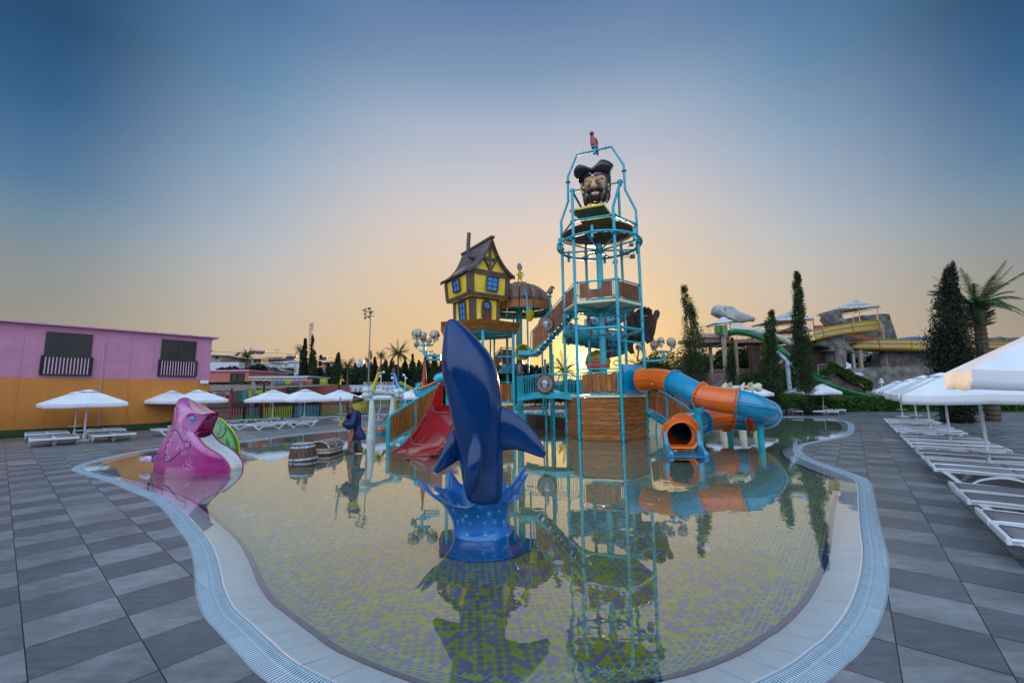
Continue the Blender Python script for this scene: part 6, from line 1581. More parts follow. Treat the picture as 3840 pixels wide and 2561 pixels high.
# chimney pipe, starfish
ch0=rp_(-1,.30,.75,.05)
MB().tube(spl([ch0,ch0+V(-.12,-.1,.02)-ex*.12,ch0-ex*.36+V(0,0,.16),ch0-ex*.42+V(0,0,.5),ch0-ex*.40+V(0,0,.95),ch0-ex*.37+V(0,0,1.38)],5),.105,14).build('chimney_pipe',mat('dark_pipe_grey',(.06,.05,.045),.45,var=.3),house,smooth=True)
sf=thing('starfish','pink starfish lying on the left slope of the house roof','starfish',rp_(-1,.72,1.45,.1)); sc0=rp_(-1,.70,1.45,.12)
a1=(rp_(-1,.60,1.45,.12)-rp_(-1,.80,1.45,.12)).normalized(); mb=MB()
for k in range(5):
    a=2*PI*k/5+.5; d=a1*math.cos(a)+ey*math.sin(a); mb.tube([sc0,sc0+d*.25,sc0+d*.52],[.09,.065,.015],8)
mb.build('arms',mat('pink_starfish',(.42,.22,.18),.6,var=.2,bump=.5,bscale=30),sf,smooth=True)
# platform under the house
HC=P(1797,1209,21.75); HCc=(HC.x,HC.y); zp=HZ(HCc[0],HCc[1]-1.9,1200)-.05
plat=thing('house_platform','plank edged six sided platform on turquoise posts carrying the crooked house','platform',(HCc[0],HCc[1],ZF))
hx=[(HCc[0]+math.cos(-2.4484+k*PI/3)*1.9,HCc[1]+math.sin(-2.4484+k*PI/3)*1.9) for k in range(6)]
zps=zp-.42
for p in hx: post(p,zps+.1,plat,(.2,),r=.07)
for k in range(6):
    a,b_=hx[k],hx[(k+1)%6]; f=lambda p,r:(HCc[0]+(p[0]-HCc[0])*r,HCc[1]+(p[1]-HCc[1])*r)
    o0,o1=f(a,1.22),f(b_,1.22); i0,i1=f(a,1.10),f(b_,1.10)
    TLp,TRp,BRp,BLp=Vector((*o0,zp+.05)),Vector((*o1,zp+.05)),Vector((*i1,zps)),Vector((*i0,zps))
    plankpanel(TLp,TRp,BRp,BLp,2,M_woodh,plat,across=True,th=.05)
    pipe([(*a,zps),(*b_,zps)],.06,'beam',plat); pipe([(*a,zps-.02),(HCc[0],HCc[1],zps-.02)],.04,'joist',plat); pipe([(*f(a,.5),zps-.02),(*f(b_,.5),zps-.02)],.04,'joist',plat)
deckhex(zps+.12,'deck_plate',r=2.1,c=HCc,par=plat,t=.06); deckhex(zp-.02,'deck_plate',r=2.25,c=HCc,par=plat,t=.06)
# lower deck, panels and rails of the house platform
zl1=HZ(*hx[2],1512)
deckhex(zl1,'lower_deck',r=1.92,c=HCc,par=plat,t=.1)
rpanel(hx[1],hx[2],zl1+.1,zl1+1.05,plat,6,m=M_wood); skirt(hx[1],hx[2],zl1-.12,.02,7,par=plat); skirt(hx[0],hx[1],zl1-.12,.02,7,par=plat); skirt(hx[2],hx[3],zl1-.12,.02,7,par=plat)
pipe([s3(1040,1390,21.2)+V(0,0,0),s3(1240,1390,21.0)],.04,'rail',plat)
# inner stair of the house platform (turquoise treads with plank sides)
i_=thing('inner_stair','short turquoise stair with plank sides behind the whale nose','stair',s3(1120,1530,22.6)); i_.location.z=0
plankpanel(s3(1005,1400,22.4),s3(1085,1300,22.4),s3(1085,1440,22.4),s3(1010,1540,22.4),4,M_woodr,i_)
plankpanel(s3(1092,1310,23.2),s3(1225,1318,23.2),s3(1225,1500,23.2),s3(1092,1460,23.2),6,M_woodr,i_)
for k in range(7):
    a=s3(1065+k*9,1560-k*15,22.0+.1*k); MB().box(a+V(.3,.2,0),(.85,.28,.05)).build('tread',M_turq_d,i_)
pipe([s3(1000,1385,22.4),s3(1080,1290,22.4),s3(1085,1285,22.5),s3(1092,1480,22.5)],.025,'hand_rail',i_); pipe([s3(1092,1292,23.1),s3(1230,1300,23.1)],.025,'hand_rail',i_)
pipe([s3(1140,1560,21.9),s3(1225,1400,22.3)],.03,'hand_rail',i_)
# ================================================================ red slide with stair rail on the left
M_red=mat('red_gelcoat',(.30,.003,.008),.14,var=.12,vscale=1.2,coat=.35,spec=.4)
def q4(x,y,Y): return P(1440+x*.2552,1360+y*.2552,Y)
red=thing('red_slide','wide glossy red slide running down into the pool left of the whale','slide',q4(550,1330,14.2)); red.location.z=0
secs=[((700,643,18.3),(762,728,18.4),(1045,728,18.6),(1090,660,18.6)),((540,880,16.7),(600,955,16.8),(960,965,16.9),(1010,880,16.9)),((380,1112,15.2),(432,1195,15.2),(850,1208,15.3),(900,1140,15.3)),((235,1262,14.4),(345,1285,14.5),(770,1310,14.3),(840,1240,14.1)),((112,1333,13.95),(300,1352,13.9),(680,1365,13.7),(735,1352,13.6))]
S5=[[q4(*p) for p in s] for s in secs]
cols=[spl([s[k] for s in S5],5) for k in range(4)]
mb=MB(); vs=[]; N=len(cols[0])
for i in range(N):
    L,bL,bR,Rr=[c[i] for c in cols]; d=(bR-bL).normalized()
    vs+=[L-d*.07,L+V(0,0,.02),L+d*.05,bL-d*.06+V(0,0,.06),bL,bL.lerp(bR,.5)-V(0,0,.01),bR,bR+d*.06+V(0,0,.06),Rr-d*.05,Rr+V(0,0,.02),Rr+d*.07]
c_=11; mb.add(vs,[(i*c_+j,i*c_+j+1,(i+1)*c_+j+1,(i+1)*c_+j) for i in range(N-1) for j in range(c_-1)]); o=mb.build('chute',M_red,red,smooth=True,angle=50); md=o.modifiers.new('t','SOLIDIFY'); md.thickness=.03; md.offset=-1
M_seam=mat('pale_seam',(.6,.35,.35),.4)
for i in(0,10): 
    vv=vs[i*c_+1:i*c_+10]; MB().tube([p+V(0,-.005,.008) for p in vv],.007,5).build('joint_line',M_seam,red)
MB().tube([cols[0][i]+V(0,0,.025) for i in range(N)],.018,6).build('rim_bead',M_red,red,smooth=True)  # thin tube along the left rim, same red as the chute
# hood panels at the top
for pts,Y in (([(700,642),(698,600),(718,520),(760,400),(800,310),(862,302),(862,640)],18.35),([(862,618),(1090,618),(1090,660),(1045,728),(762,728),(710,645)],18.7)):
    mb=MB(); a=[q4(x,y,Y) for x,y in pts]; b_=[p+V(0,.06,0) for p in a]; m_=len(a); mb.add(a+b_,[tuple(range(m_)),tuple(range(m_,2*m_))]+[(i,(i+1)%m_,m_+(i+1)%m_,m_+i) for i in range(m_)]).build('hood_panel',M_red,red,bevel=.02)
ls=thing('left_stair','stair into the pool with plank side panels and turquoise hand rail, left of the red slide','stair',q4(60,1180,17.1)); ls.location.z=0
ls['label']='pool stair with plank side and turquoise hand rail left of the red slide'
def lsd(x): return 17.1+(x-60)/(780-60)*3.3
L_=lambda x,y:q4(x,y,lsd(x))
c=L_(58,1180); MB().cyl((c.x,c.y,ZF),(c.x,c.y,L_(58,800).z),.075,n=14).build('newel_post',M_turq,ls,smooth=True)
pipe([L_(82,1160),L_(80,800),L_(95,770),L_(465,545),L_(780,340)],.045,'hand_rail',ls)
pipe([L_(100,1160),L_(460,955),L_(560,900)],.04,'bottom_rail',ls); pipe([L_(462,548),L_(462,950)],.04,'mid_post',ls)
plankpanel(L_(92,800),L_(452,575),L_(452,945),L_(88,1152),8,M_wood,ls); plankpanel(L_(485,552),L_(758,385),L_(720,740),L_(487,915),6,M_wood,ls)
for k in range(7):
    x=150+k*60; y=1165-k*36; a=L_(x,y)+V(0,.1,0); MB().box(a+V(.45,.35,-.05),(.9,.4,.05)).box(a+V(.45,.15,-.15),(.9,.03,.2)).build('tread',mat('cyan_tread',(.02,.42,.52),.4),ls)
for k in range(9): 
    for (x,y) in ((95+k*42,795-k*26),(95+k*42,1140-k*24)): MB().ball(L_(x,y)-V(0,.04,0),.022,8,5).build('bolt',M_bolt,ls,smooth=True)
# turquoise trough with orange rim behind the rail
bt=thing('turquoise_flume','turquoise open flume with an orange rim above the plank rail','flume',q4(640,420,21.5))
mb=MB(); mb.prism([(0,0),(0,0)],.1) if False else None
pts=[(500,500),(500,395),(520,385),(790,290),(800,330),(770,360),(560,480)]
a=[q4(x,y,21.3) for x,y in pts]; b_=[p+V(0,.5,0) for p in a]; m_=len(a)
MB().add(a+b_,[tuple(range(m_)),tuple(range(m_,2*m_))]+[(i,(i+1)%m_,m_+(i+1)%m_,m_+i) for i in range(m_)]).build('flume_side',mat('cyan_gelcoat',(.01,.36,.45),.2,coat=.8),bt)
MB().tube(spl([q4(x,y,21.25) for x,y in((515,385),(620,345),(760,285),(785,290),(800,305))],4),.06,8).build('rim',M_or,bt,smooth=True)
MB().tube(spl([q4(x,y,21.6) for x,y in((500,300),(510,360),(475,410),(500,450),(505,500))],4),.16,10).build('scroll',MATS['cyan_gelcoat'],bt,smooth=True)
MB().tube([q4(545,290,21.5),q4(575,350,21.5)],.05,6).build('rim',M_or,bt)
MB().lathe(q4(590,330,22),[(0,0),(.16,0),(.02,1.5),(0,1.5)],10).build('red_cone',M_red,bt,smooth=True)
MB().tube([q4(x,y,21) for x,y in((762,270),(800,230),(850,210),(900,215))],[.2,.25,.25,.25],10).build('scroll',MATS['cyan_gelcoat'],bt,smooth=True)
# ================================================================ tattered sails and more skulls on the right
def s4(x,y,Y): return P(2180+x*.2679,1000+y*.2679,Y)
M_sail=mat('charred_brown_sail',(.035,.022,.018),.75,var=.6,vscale=2.5,stretch=(2,2,.4),bump=.8,bscale=8)
sail=thing('tattered_sail','ragged dark brown sail on the right side of the tower','sail',s4(900,800,21.9))
so_=[(640,700),(660,680),(700,672),(718,635),(760,630),(790,600),(832,592),(850,560),(872,572),(895,550),(910,580),(935,560),(962,590),(990,602),(996,660),(1002,700),(1016,650),(1035,612),(1070,600),(1098,635),(1096,690),(1062,750),(1048,850),(1030,930),(1014,985),(1022,1040),(990,1058),(960,1065),(930,1080),(905,1050),(893,1020),(870,1000),(850,1075),(800,1070),(760,1062),(730,1085),(728,1130),(742,1180),(752,1205),(700,1220),(668,1185),(652,1080),(640,950)]
rs=random.Random(4); mb=MB(); fr=[s4(x+rs.uniform(-3,3),y+rs.uniform(-3,3),21.9+.35*math.sin(x/90)) for x,y in so_]; bk2=[p+V(0,.12,0) for p in fr]; m_=len(fr)
mb.add(fr+bk2,[tuple(range(m_)),tuple(range(m_,2*m_))]+[(i,(i+1)%m_,m_+(i+1)%m_,m_+i) for i in range(m_)]).build('cloth',M_sail,sail)
for x,y in((905,690),): MB().cyl(s4(850,690,21.4),s4(925,690,21.7),.03).build('clamp',M_bolt,sail,smooth=True)
cr=thing('skull_candelabra','three pale skulls on a bent pipe to the right of the tower','skull fountain',s4(900,1320,19.6))
skull(cr,s4(1032,1085,20.0),62*.2679*20/1555,(-.6,.6)); skull(cr,s4(1112,1040,19.6),56*.2679*19.6/1555,(-.05,-1)); skull(cr,s4(1257,1055,19.8),66*.2679*19.8/1555,(.75,.5))
M_turqg=mat('weathered_pipe',(.10,.17,.19),.5,var=.2)
MB().tube(spl([s4(x,y,19.6) for x,y in((900,1322),(1000,1320),(1110,1312),(1160,1290),(1158,1240),(1148,1175))],4),.055,10).build('pipe',M_turq,cr,smooth=True)
MB().tube(spl([s4(x,y,19.7) for x,y in((1035,1150),(1050,1190),(1100,1200),(1150,1185),(1220,1190),(1255,1175),(1258,1130))],4),.045,8).build('pipe',M_turqg,cr,smooth=True); MB().cyl(s4(1148,1240,19.6),s4(1148,1262,19.6),.1).build('flange',M_turq_d,cr,smooth=True)
c2=thing('skull_fountain','single pale skull seen through the tower posts before a sail','skull fountain',s4(795,1200,23.5))
skull(c2,s4(797,1125,23.5),44*.2679*23.5/1555,(0,-1)); skull(c2,s4(850,1130,24.2),44*.2679*24/1555,(.8,.6)); MB().cyl(s4(800,1190,23.5),s4(780,1330,23.5),.05).build('pipe',M_turqg,c2,smooth=True)
# spotted blue spiral slide behind the tower
sps=thing('spotted_slide','blue spiral tube slide with dark spots and red rings behind the tower','water slide',s4(350,900,25.2)); sps.location.z=0
M_spb=mat('mid_blue_gelcoat',(.03,.25,.36),.3,var=.15,vscale=1,coat=.5); M_spot=mat('spot_dark',(.01,.05,.08),.4); M_rring=mat('dark_red_ring',(.22,.012,.012),.4)
for pts,r in (([(60,830),(250,800),(420,760),(520,700),(600,640),(680,590),(730,600)],.42),([(-250,930),(0,960),(250,1010),(450,1030),(620,1040)],.62),([(640,1060),(560,1150),(420,1190),(300,1200)],.35)):
    cl2=spl([s4(x,y,24.6) for x,y in pts],5); o=MB().tube(cl2,r,22).build('tube_section',M_spb,sps,smooth=True)
    for k in range(2,len(cl2)-2,5):
        t=(cl2[k+1]-cl2[k]).normalized(); MB().cyl(cl2[k]-t*.05,cl2[k]+t*.05,r*1.12,n=24).build('ring',M_rring,o,smooth=True)
    for k in range(3,len(cl2)-2,2):
        for a in(-.9,-.25,.4): MB().ball(cl2[k]+V(0,-math.cos(a)*r*.96,math.sin(a)*r*.96),.09,10,6,sc=(1,.5,1)).build('spot',M_spot,o,smooth=True)
MB().lathe(s4(230,1330,25),[(0,-.8),(.5,-.6),(.75,0),(.5,.6),(0,.8)],20,axis=(1,0,.1)).build('yellow_drum',mat('ochre_gelcoat',(.45,.22,.02),.3,coat=.5),sps,smooth=True)
MB().tube([s4(-20,1105,25.5),s4(100,1085,25.5),s4(245,1095,25.5)],.06,8).cyl(s4(120,1100,25.5),V(s4(120,1100,25.5).x,25.5,ZF),.09).build('brace',M_turq_d,sps,smooth=True)
# ================================================================ right stair behind the slide
rsr=thing('right_stair','pool stair with plank sides between the tower and the tube slide','stair',SX(400,900,19.0)); rsr.location.z=0
rd=lambda x:19.5-(x-200)/600*1.2
Q=lambda x,y:SX(x,y,rd(x))
plankpanel(Q(205,455),Q(468,500),Q(480,885),Q(205,742),7,M_wood,rsr); plankpanel(Q(497,545),Q(800,745),Q(800,1010),Q(505,895),8,M_wood,rsr)
pipe([Q(360,460),Q(470,512),Q(790,705),Q(822,745),Q(825,800)],.035,'hand_rail',rsr); pipe([Q(212,735),Q(515,915)],.035,'bottom_rail',rsr); pipe([Q(482,540),Q(495,900)],.035,'mid_post',rsr)
for k in range(6):
    x=225+k*48; y=800+k*28; MB().box(Q(x+20,y)+V(.0,.3,-.05),(.34,.7,.12)).build('tread',M_turq_d,rsr)
sp_=[Q(218,815),Q(290,860),Q(330,900),Q(500,985),Q(500,1290),Q(218,1290)]; mb=MB(); b_=[p+V(0,.06,0) for p in sp_]; mb.add(sp_+b_,[tuple(range(6)),tuple(range(6,12))]+[(i,(i+1)%6,6+(i+1)%6,6+i) for i in range(6)]).build('side_panel',M_beige,rsr)
pipe([Q(218,800),Q(300,850),Q(330,900),Q(330,1270)],.04,'panel_trim',rsr); pipe([Q(330,920),Q(490,1000)],.04,'panel_trim',rsr)
c=Q(845,800); MB().cyl((c.x,c.y,ZF),(c.x,c.y,Q(845,745).z),.075).build('newel_post',M_turq,rsr,smooth=True)
for k in range(7):
    for (x,y) in ((240+k*36,530+k*7),(520+k*42,575+k*26),(520+k*40,885+k*14)): MB().ball(Q(x,y)-V(0,.04,0),.02,8,5).build('bolt',M_bolt,rsr,smooth=True)
# ================================================================ second bone gate behind the tube slide
g2=thing('tusk_gate','cream bone gate with curved tusks behind the tube slide','bone gate',SX(1560,1250,20.5)); g2.location.z=0
M_cream=mat('cream_bone',(.58,.54,.40),.3,var=.1,vscale=3,coat=.5)
for x,w_,Y in((1345,100,20.5),(1640,110,20.5),(1850,100,20.5)):
    rs=[]; b=MB()
    for y,k in((640,.6),(900,.8),(1000,.95),(1150,1),(1230,.9),(1290,.8)):
        a=SX(x-w_/2*k,y,Y); c=SX(x+w_/2*k,y,Y); m0_=(a+c)/2; r=(c-a).length/2; rs.append([m0_+V(math.cos(t)*r,math.sin(t)*r,0) for t in [2*PI*q/14 for q in range(14)]])
    b.rings(rs).build('pillar',M_cream,g2,smooth=True)
MB().tube([SX(x,y,20.4) for x,y in((1330,428),(1500,420),(1700,418),(1860,412))],[.15,.11,.11,.17],12).ball(SX(1880,395,20.4),.16,12,8).ball(SX(1880,435,20.4),.16,12,8).build('crossbar',M_cream,g2,smooth=True)
for pts in([(1350,430),(1365,380),(1395,350)],[(1440,350),(1460,380),(1490,400)],[(1620,460),(1640,390),(1670,345)],[(1755,345),(1775,400),(1800,500)],[(1700,400),(1740,440),(1790,430)]):
    MB().tube(spl([SX(x,y,20.2) for x,y in pts],5),[.12-.009*i for i in range(11)],10).build('tusk',M_cream,g2,smooth=True)
# low brown boat hull wall and orange rimmed channel in the far pool
hull=thing('boat_hull','low brown boat hull wall with a turquoise rim at the back of the pool','boat hull',P(2040,1600,25.5)); hull.location.z=0
hp_=[P(1975,1575,25.5),P(2010,1572,24.6),P(2060,1578,23.8),P(2130,1595,23.2)]
for k in range(3):
    a,b_=hp_[k],hp_[k+1]; za=HZ(a.x,a.y,[1552,1556,1560,1570][k]); zb_2=HZ(b_.x,b_.y,[1552,1556,1560,1570][k+1])
    plankpanel(V(a.x,a.y,za),V(b_.x,b_.y,zb_2),V(b_.x,b_.y,-.1),V(a.x,a.y,-.1),1,M_woodd,hull,th=.05,across=True)
    pipe([(a.x,a.y,za+.03),(b_.x,b_.y,zb_2+.03)],.05,'rim',hull)
oc=thing('orange_channel','orange and turquoise channel wall left of the stair rail','flume wall',P(1420,1625,21.5)); oc.location.z=0
for k in range(4):
    x0,x1=[1350,1400,1430,1455,1480][k],[1350,1400,1430,1455,1480][k+1]; Y0=[21.2,21.2,21.4,21.8,22.3][k];Y1=[21.2,21.2,21.4,21.8,22.3][k+1]
    a=P(x0,1640,Y0);b_=P(x1,1640,Y1)
    MB().beam(V(a.x,a.y,.19),V(b_.x,b_.y,.19),.05,.13).build('orange_board',M_or,oc); MB().beam(V(a.x,a.y,.03),V(b_.x,b_.y,.03),.04,.18).build('turquoise_board',M_turq_d,oc)
    MB().tube([V(a.x,a.y-.03,.26),V(b_.x,b_.y-.03,.26)],.02,6).build('edge_pipe',M_seam,oc)
# ================================================================ foliage
import numpy as np
def leaf_mat(name,c1,c2,rough=.6,tr=.35):
    m=mat(name,c1,rough,col2=c2,vscale=2.5,spec=.3); n,l=nodes(m); b=n['Principled BSDF']; out=n['Material Output']
    t=n.new('ShaderNodeBsdfTranslucent'); t.inputs[0].default_value=(c2[0]*1.6,c2[1]*1.5,c2[2]*.8,1); mx=n.new('ShaderNodeMixShader'); mx.inputs[0].default_value=tr
    l.new(b.outputs[0],mx.inputs[1]); l.new(t.outputs[0],mx.inputs[2]); l.new(mx.outputs[0],out.inputs[0]); return m
M_cyp=leaf_mat('cypress_leaf',(.016,.035,.014),(.05,.085,.032)); M_cypd=leaf_mat('dark_cypress_leaf',(.008,.014,.008),(.022,.034,.018),tr=.15)
M_dec=leaf_mat('broad_leaf',(.02,.05,.012),(.07,.13,.03)); M_hedge=leaf_mat('hedge_leaf',(.02,.06,.01),(.07,.16,.03)); M_palm=leaf_mat('palm_leaf',(.02,.05,.015),(.06,.11,.035),tr=.25)
M_olive=leaf_mat('olive_leaf',(.04,.05,.02),(.10,.11,.05)); M_ivy=leaf_mat('ivy_leaf',(.015,.04,.01),(.06,.13,.025))
M_bark=mat('bark',(.07,.045,.03),.9,var=.4,vscale=8,bump=.5,bscale=20)
def leafmesh(name,pts,size,m,parent,rngs,long=1.8,upbias=0):
    n=len(pts); d=rngs.normal(size=(n,3)); d[:,2]+=upbias; d/=np.linalg.norm(d,axis=1)[:,None]
    e=rngs.normal(size=(n,3)); e-=d*(e*d).sum(1)[:,None]; e/=np.linalg.norm(e,axis=1)[:,None]
    s=size*rngs.uniform(.6,1.4,size=(n,1)); p=np.asarray(pts)
    v=np.empty((n,4,3)); v[:,0]=p-e*s*.4; v[:,1]=p+d*s*long*.5; v[:,2]=p+e*s*.4; v[:,3]=p-d*s*long*.5
    off=np.array(root_of(parent).location) if parent is not None else np.zeros(3); v-=off
    me=bpy.data.meshes.new(name); me.vertices.add(n*4); me.vertices.foreach_set('co',v.reshape(-1)); me.loops.add(n*4); me.loops.foreach_set('vertex_index',np.arange(n*4,dtype=np.int32))
    me.polygons.add(n); me.polygons.foreach_set('loop_start',np.arange(0,n*4,4,dtype=np.int32)); me.polygons.foreach_set('loop_total',np.full(n,4,dtype=np.int32)); me.update(calc_edges=True)
    me.materials.append(m); o=bpy.data.objects.new(name,me); COL.objects.link(o)
    if parent is not None: o.parent=parent
    return o
def conifer(base,h,prof,n,label,group,seed,m=None,size=.11,lean=(0,0),cat='cypress tree',name='cypress_tree'):
    """prof: list of (height fraction, radius); clumps of upswept sprays round a trunk"""
    r=np.random.default_rng(seed); t=thing(name,label,cat,base,0,group); b=np.array(base); f=np.array([p[0] for p in prof]); rad=np.array([p[1] for p in prof])*.84
    n=int(n*1.7); size*=.62; nc=max(30,n//75); zc=r.uniform(0,1,nc*3); keep=r.uniform(size=nc*3)<(np.interp(zc,f,rad)/rad.max()*.75+.25); zc=zc[keep][:nc]; nc=len(zc)
    a=r.uniform(0,2*PI,nc); rr=np.interp(zc,f,rad)*r.uniform(.35,.95,nc)
    cc=np.stack([np.cos(a)*rr+lean[0]*zc**2*h*.0+lean[0]*zc**3,np.sin(a)*rr+lean[1]*zc**3,zc*h],1)
    k=r.integers(0,nc,n); cs=np.interp(zc,f,rad)[k][:,None]*.17+.04
    p=cc[k]+r.normal(size=(n,3))*cs*np.array([1,1,2.0]); p[:,2]=np.clip(p[:,2],.1,h*1.02); hm=p[:,2:3]/h
    leafmesh('crown',p+b,size,m or M_cyp,t,r,2.4,.9)
    tr=[]
    for i in range(6): q=i/5; tr.append(Vector(base)+V(lean[0]*q**3,lean[1]*q**3,h*.96*q))
    MB().tube(tr,[.16*(1-q/5.2)*(h/8)**.5 for q in range(6)],7).build('trunk',M_bark,t,smooth=True); return t
def bushy(base,h,wd,n,label,group,seed,m=None,size=.2,trunk=True,name='tree',cat='tree',k=14,flat=.8):
    r=np.random.default_rng(seed); n=int(n*1.6); size*=.6; t=thing(name,label,cat,base,0,group); b=np.array(base)
    cc=np.stack([r.normal(size=k)*wd*.28,r.normal(size=k)*wd*.28,h*(.35+.5*r.uniform(size=k))],1); cr=wd*r.uniform(.14,.30,k)
    j=r.integers(0,k,n); d=r.normal(size=(n,3)); d/=np.linalg.norm(d,axis=1)[:,None]; d*=(r.uniform(size=(n,1))**.35)
    p=cc[j]+d*cr[j][:,None]*np.array([1,1,flat]); p[:,2]=np.clip(p[:,2],.05,None)
    leafmesh('crown',p+b,size,m or M_dec,t,r,1.6)
    if trunk:
        mb=MB(); B=Vector(base); mb.tube([B,B+V(.05,0,h*.3),B+V(0,.05,h*.5)],[.05*wd**.7,.04*wd**.7,.03*wd**.7],8)
        for q in range(4): c=Vector(cc[q]); mb.tube([B+V(.03,0,h*.28),B+Vector((c.x*.5,c.y*.5,c.z*.75)),B+c],[.03*wd**.7,.02*wd**.7,.008],6)
        mb.build('trunk',M_bark,t,smooth=True)
    return t
def frond_mesh(L,r,nl,droop,wd,seed,rise):
    rg=random.Random(seed); mb=MB(); pts=[]
    for i in range(nl+1):
        q=i/nl; pts.append(Vector((L*(q-.12*q*q*droop),0,L*(rise*q-droop*q*q*.72))))
    mb.tube(pts,[r*(1-.85*i/nl) for i in range(nl+1)],4)
    for i in range(2,nl+1):
        q=i/nl; t=(pts[min(nl,i+1)]-pts[i-1]).normalized(); ll=wd*math.sin(PI*min(1,.12+q*.83))**.7*rg.uniform(.85,1.1)
        for s in(-1,1):
            tip=pts[i]+t*ll*.65+V(0,s*ll*.72,0)+V(0,0,-ll*(.18+rg.uniform(0,.25))); w2=t*.034*L/2.2
            mb.add([pts[i]-w2,pts[i]+w2,tip],[(0,1,2)])
    me_o=mb.build('frond',M_palm,None); me=me_o.data; bpy.data.objects.remove(me_o); return me
FM={}
def palm(base,h,L,label,group,seed,nf=26,tr_=.16,fan=False,parts=True,skirt=0,bear=False):
    rg=random.Random(seed); t=thing('palm_tree',label,'palm tree',base,0,group); B=Vector(base); mb=MB(); n=int(h/.14)
    tp=[];tr=[]
    for i in range(n+1): tp.append(B+V(.03*math.sin(i*.2),0,h*i/n)); tr.append(tr_*(1.12 if i%2 else .95)*(1.25-.3*i/n))
    mb.tube(tp,tr,10).build('trunk',mat('palm_bark',(.085,.06,.04),.9,var=.4,vscale=12,bump=.6,bscale=30),t)
    key=(round(L,1)); 
    if key not in FM: FM[key]=[frond_mesh(L,.022*L/2,34,d,L*.24,k,ri) for k,(d,ri) in enumerate(((.5,1.15),(.7,.95),(.9,.75),(.95,.45),(.9,.1),(.35,1.6)))]
    for k in range(nf):
        q=k/nf; me=FM[key][min(5,[5,0,1,2,3,4][int(q*5.99)])] ; o=bpy.data.objects.new('frond',me); COL.objects.link(o); o.parent=t; o.location=(0,0,h); o.rotation_euler=(rg.uniform(-.15,.15),rg.uniform(-.1,.1),k*2.4+rg.uniform(-.3,.3)); s=rg.uniform(.85,1.1)*(.7+.3*min(1,q*3)); o.scale=(s,s,s)
    if skirt:
        mb=MB()
        for k in range(skirt):
            a=rg.uniform(0,2*PI); z=h-rg.uniform(.0,1.25); u=rg.uniform(.2,.7); d=V(math.cos(a),math.sin(a),0); p=B+V(0,0,z)+d*tr_*.8; mb.tube([p,p+d*.35+V(0,0,.18*u),p+d*(.55)+V(0,0,.35*u)],[.035,.028,.012],4)
        mb.build('cut_stubs',mat('dry_palm_stub',(.16,.11,.08),.85,var=.4,vscale=10),t)
    return t
def gnd(px,Y,z=0): p=P(px,1500,Y); return V(p.x,Y,z)
def hrow(px,py,Y): return P(px,py,Y).z
# ---------------------------------------------------------------- cypresses and trees on the right
gC='cypress trees in front of the slide tower'
def cyp_px(rows,Y,ybase,n,label,seed,**k):
    """rows: (y, half width px) native; first = tip"""
    xb,zb=k.pop('xb'),k.pop('zb',0); b=gnd(xb,Y,zb); tipx=rows[0][2] if len(rows[0])>2 else xb; zt=hrow(tipx,rows[0][0],Y); h=zt-zb
    prof=[]; 
    for r_ in rows: prof.append(((hrow(xb,r_[0],Y)-zb)/h,max(.03,r_[1]*Y/1555)))
    prof=sorted(prof); prof=[(0,prof[0][1]*.8)]+prof
    px_=P(xb,rows[0][0],Y).x; return conifer(b,h,prof,n,label,k.pop('group',gC),seed,lean=(P(tipx,rows[0][0],Y).x-b.x,0),**k)
cyp_px([(1068,5,2562),(1120,24),(1180,28),(1240,38),(1300,50),(1360,58),(1420,62),(1460,55)],34,1500,9500,'tall cypress with ragged bent tip just right of the skulls',1,xb=2622)
cyp_px([(1165,5),(1200,16),(1250,24),(1300,31),(1360,38),(1420,42),(1480,38)],33,1500,7500,'cypress before the green slide between two thinner ones',2,xb=2896)
cyp_px([(1268,4),(1300,10),(1350,18),(1400,23),(1430,22)],36,1500,3500,'small dark cypress in front of the concrete columns',3,xb=2744)
cyp_px([(1010,3,2988),(1060,14,2990),(1120,18),(1180,22),(1230,28),(1290,36),(1350,42),(1400,44),(1440,40)],33,1500,10500,'tallest slender cypress rising above the white slide',4,xb=3022)
cyp_px([(988,6,3570),(1030,20),(1090,36),(1150,50),(1210,60),(1270,70),(1330,74),(1400,68)],24,1500,16000,'broad near black cypress beside the big palm',5,xb=3586,m=M_cypd)
palm(gnd(3714,25),hrow(3712,1150,25),2.25,'big date palm with a shaggy collar at the right edge',None,6,nf=34,tr_=.26,skirt=170)
gT='leafy trees behind the slide tower columns'
for k,(px,Y,h,w_,n) in enumerate(((2480,62,7.5,8,5000),(2560,58,7.0,7,4500),(2680,66,9.5,8,5000),(2800,66,10.5,9,5500),(2860,64,9.5,8,5000),(2950,66,8.5,8,4000),(2420,70,6.5,7,3500),(2330,75,5.5,7,3000))):
    bushy(gnd(px,Y),h,w_,n,'rounded green tree behind the columns, %s from the left'%(['third','fourth','fifth','sixth','seventh','eighth','second','first'][k]),gT,20+k,m=[M_dec,M_olive,M_cypd,M_dec,M_dec,M_cypd,M_olive,M_olive][k],size=.42)
bushy(gnd(2945,33),2.1,2.2,2200,'low leafy shrub beside the end of the tube slide',None,31,m=M_hedge,size=.12,name='shrub',cat='shrub')
# low palms and arches silhouetted at the sun
palm(gnd(2120,64),5.0,2.9,'short palm silhouetted left of the sun','palms around the sun',40,nf=22)
palm(gnd(2235,70),4.0,2.9,'short palm silhouetted right of the sun','palms around the sun',41,nf=20)
bushy(gnd(2180,60),4.4,6,3000,'dark bush silhouetted below the sun',None,42,m=M_cypd,size=.3,name='shrub',cat='shrub')
bushy(gnd(2040,66),3.0,7,2600,'dark bush low behind the bridge',None,43,m=M_cypd,size=.3,name='shrub',cat='shrub')
palm(gnd(2420,60),5.0,2.9,'feathery palm below the tattered sail',None,44,nf=20)
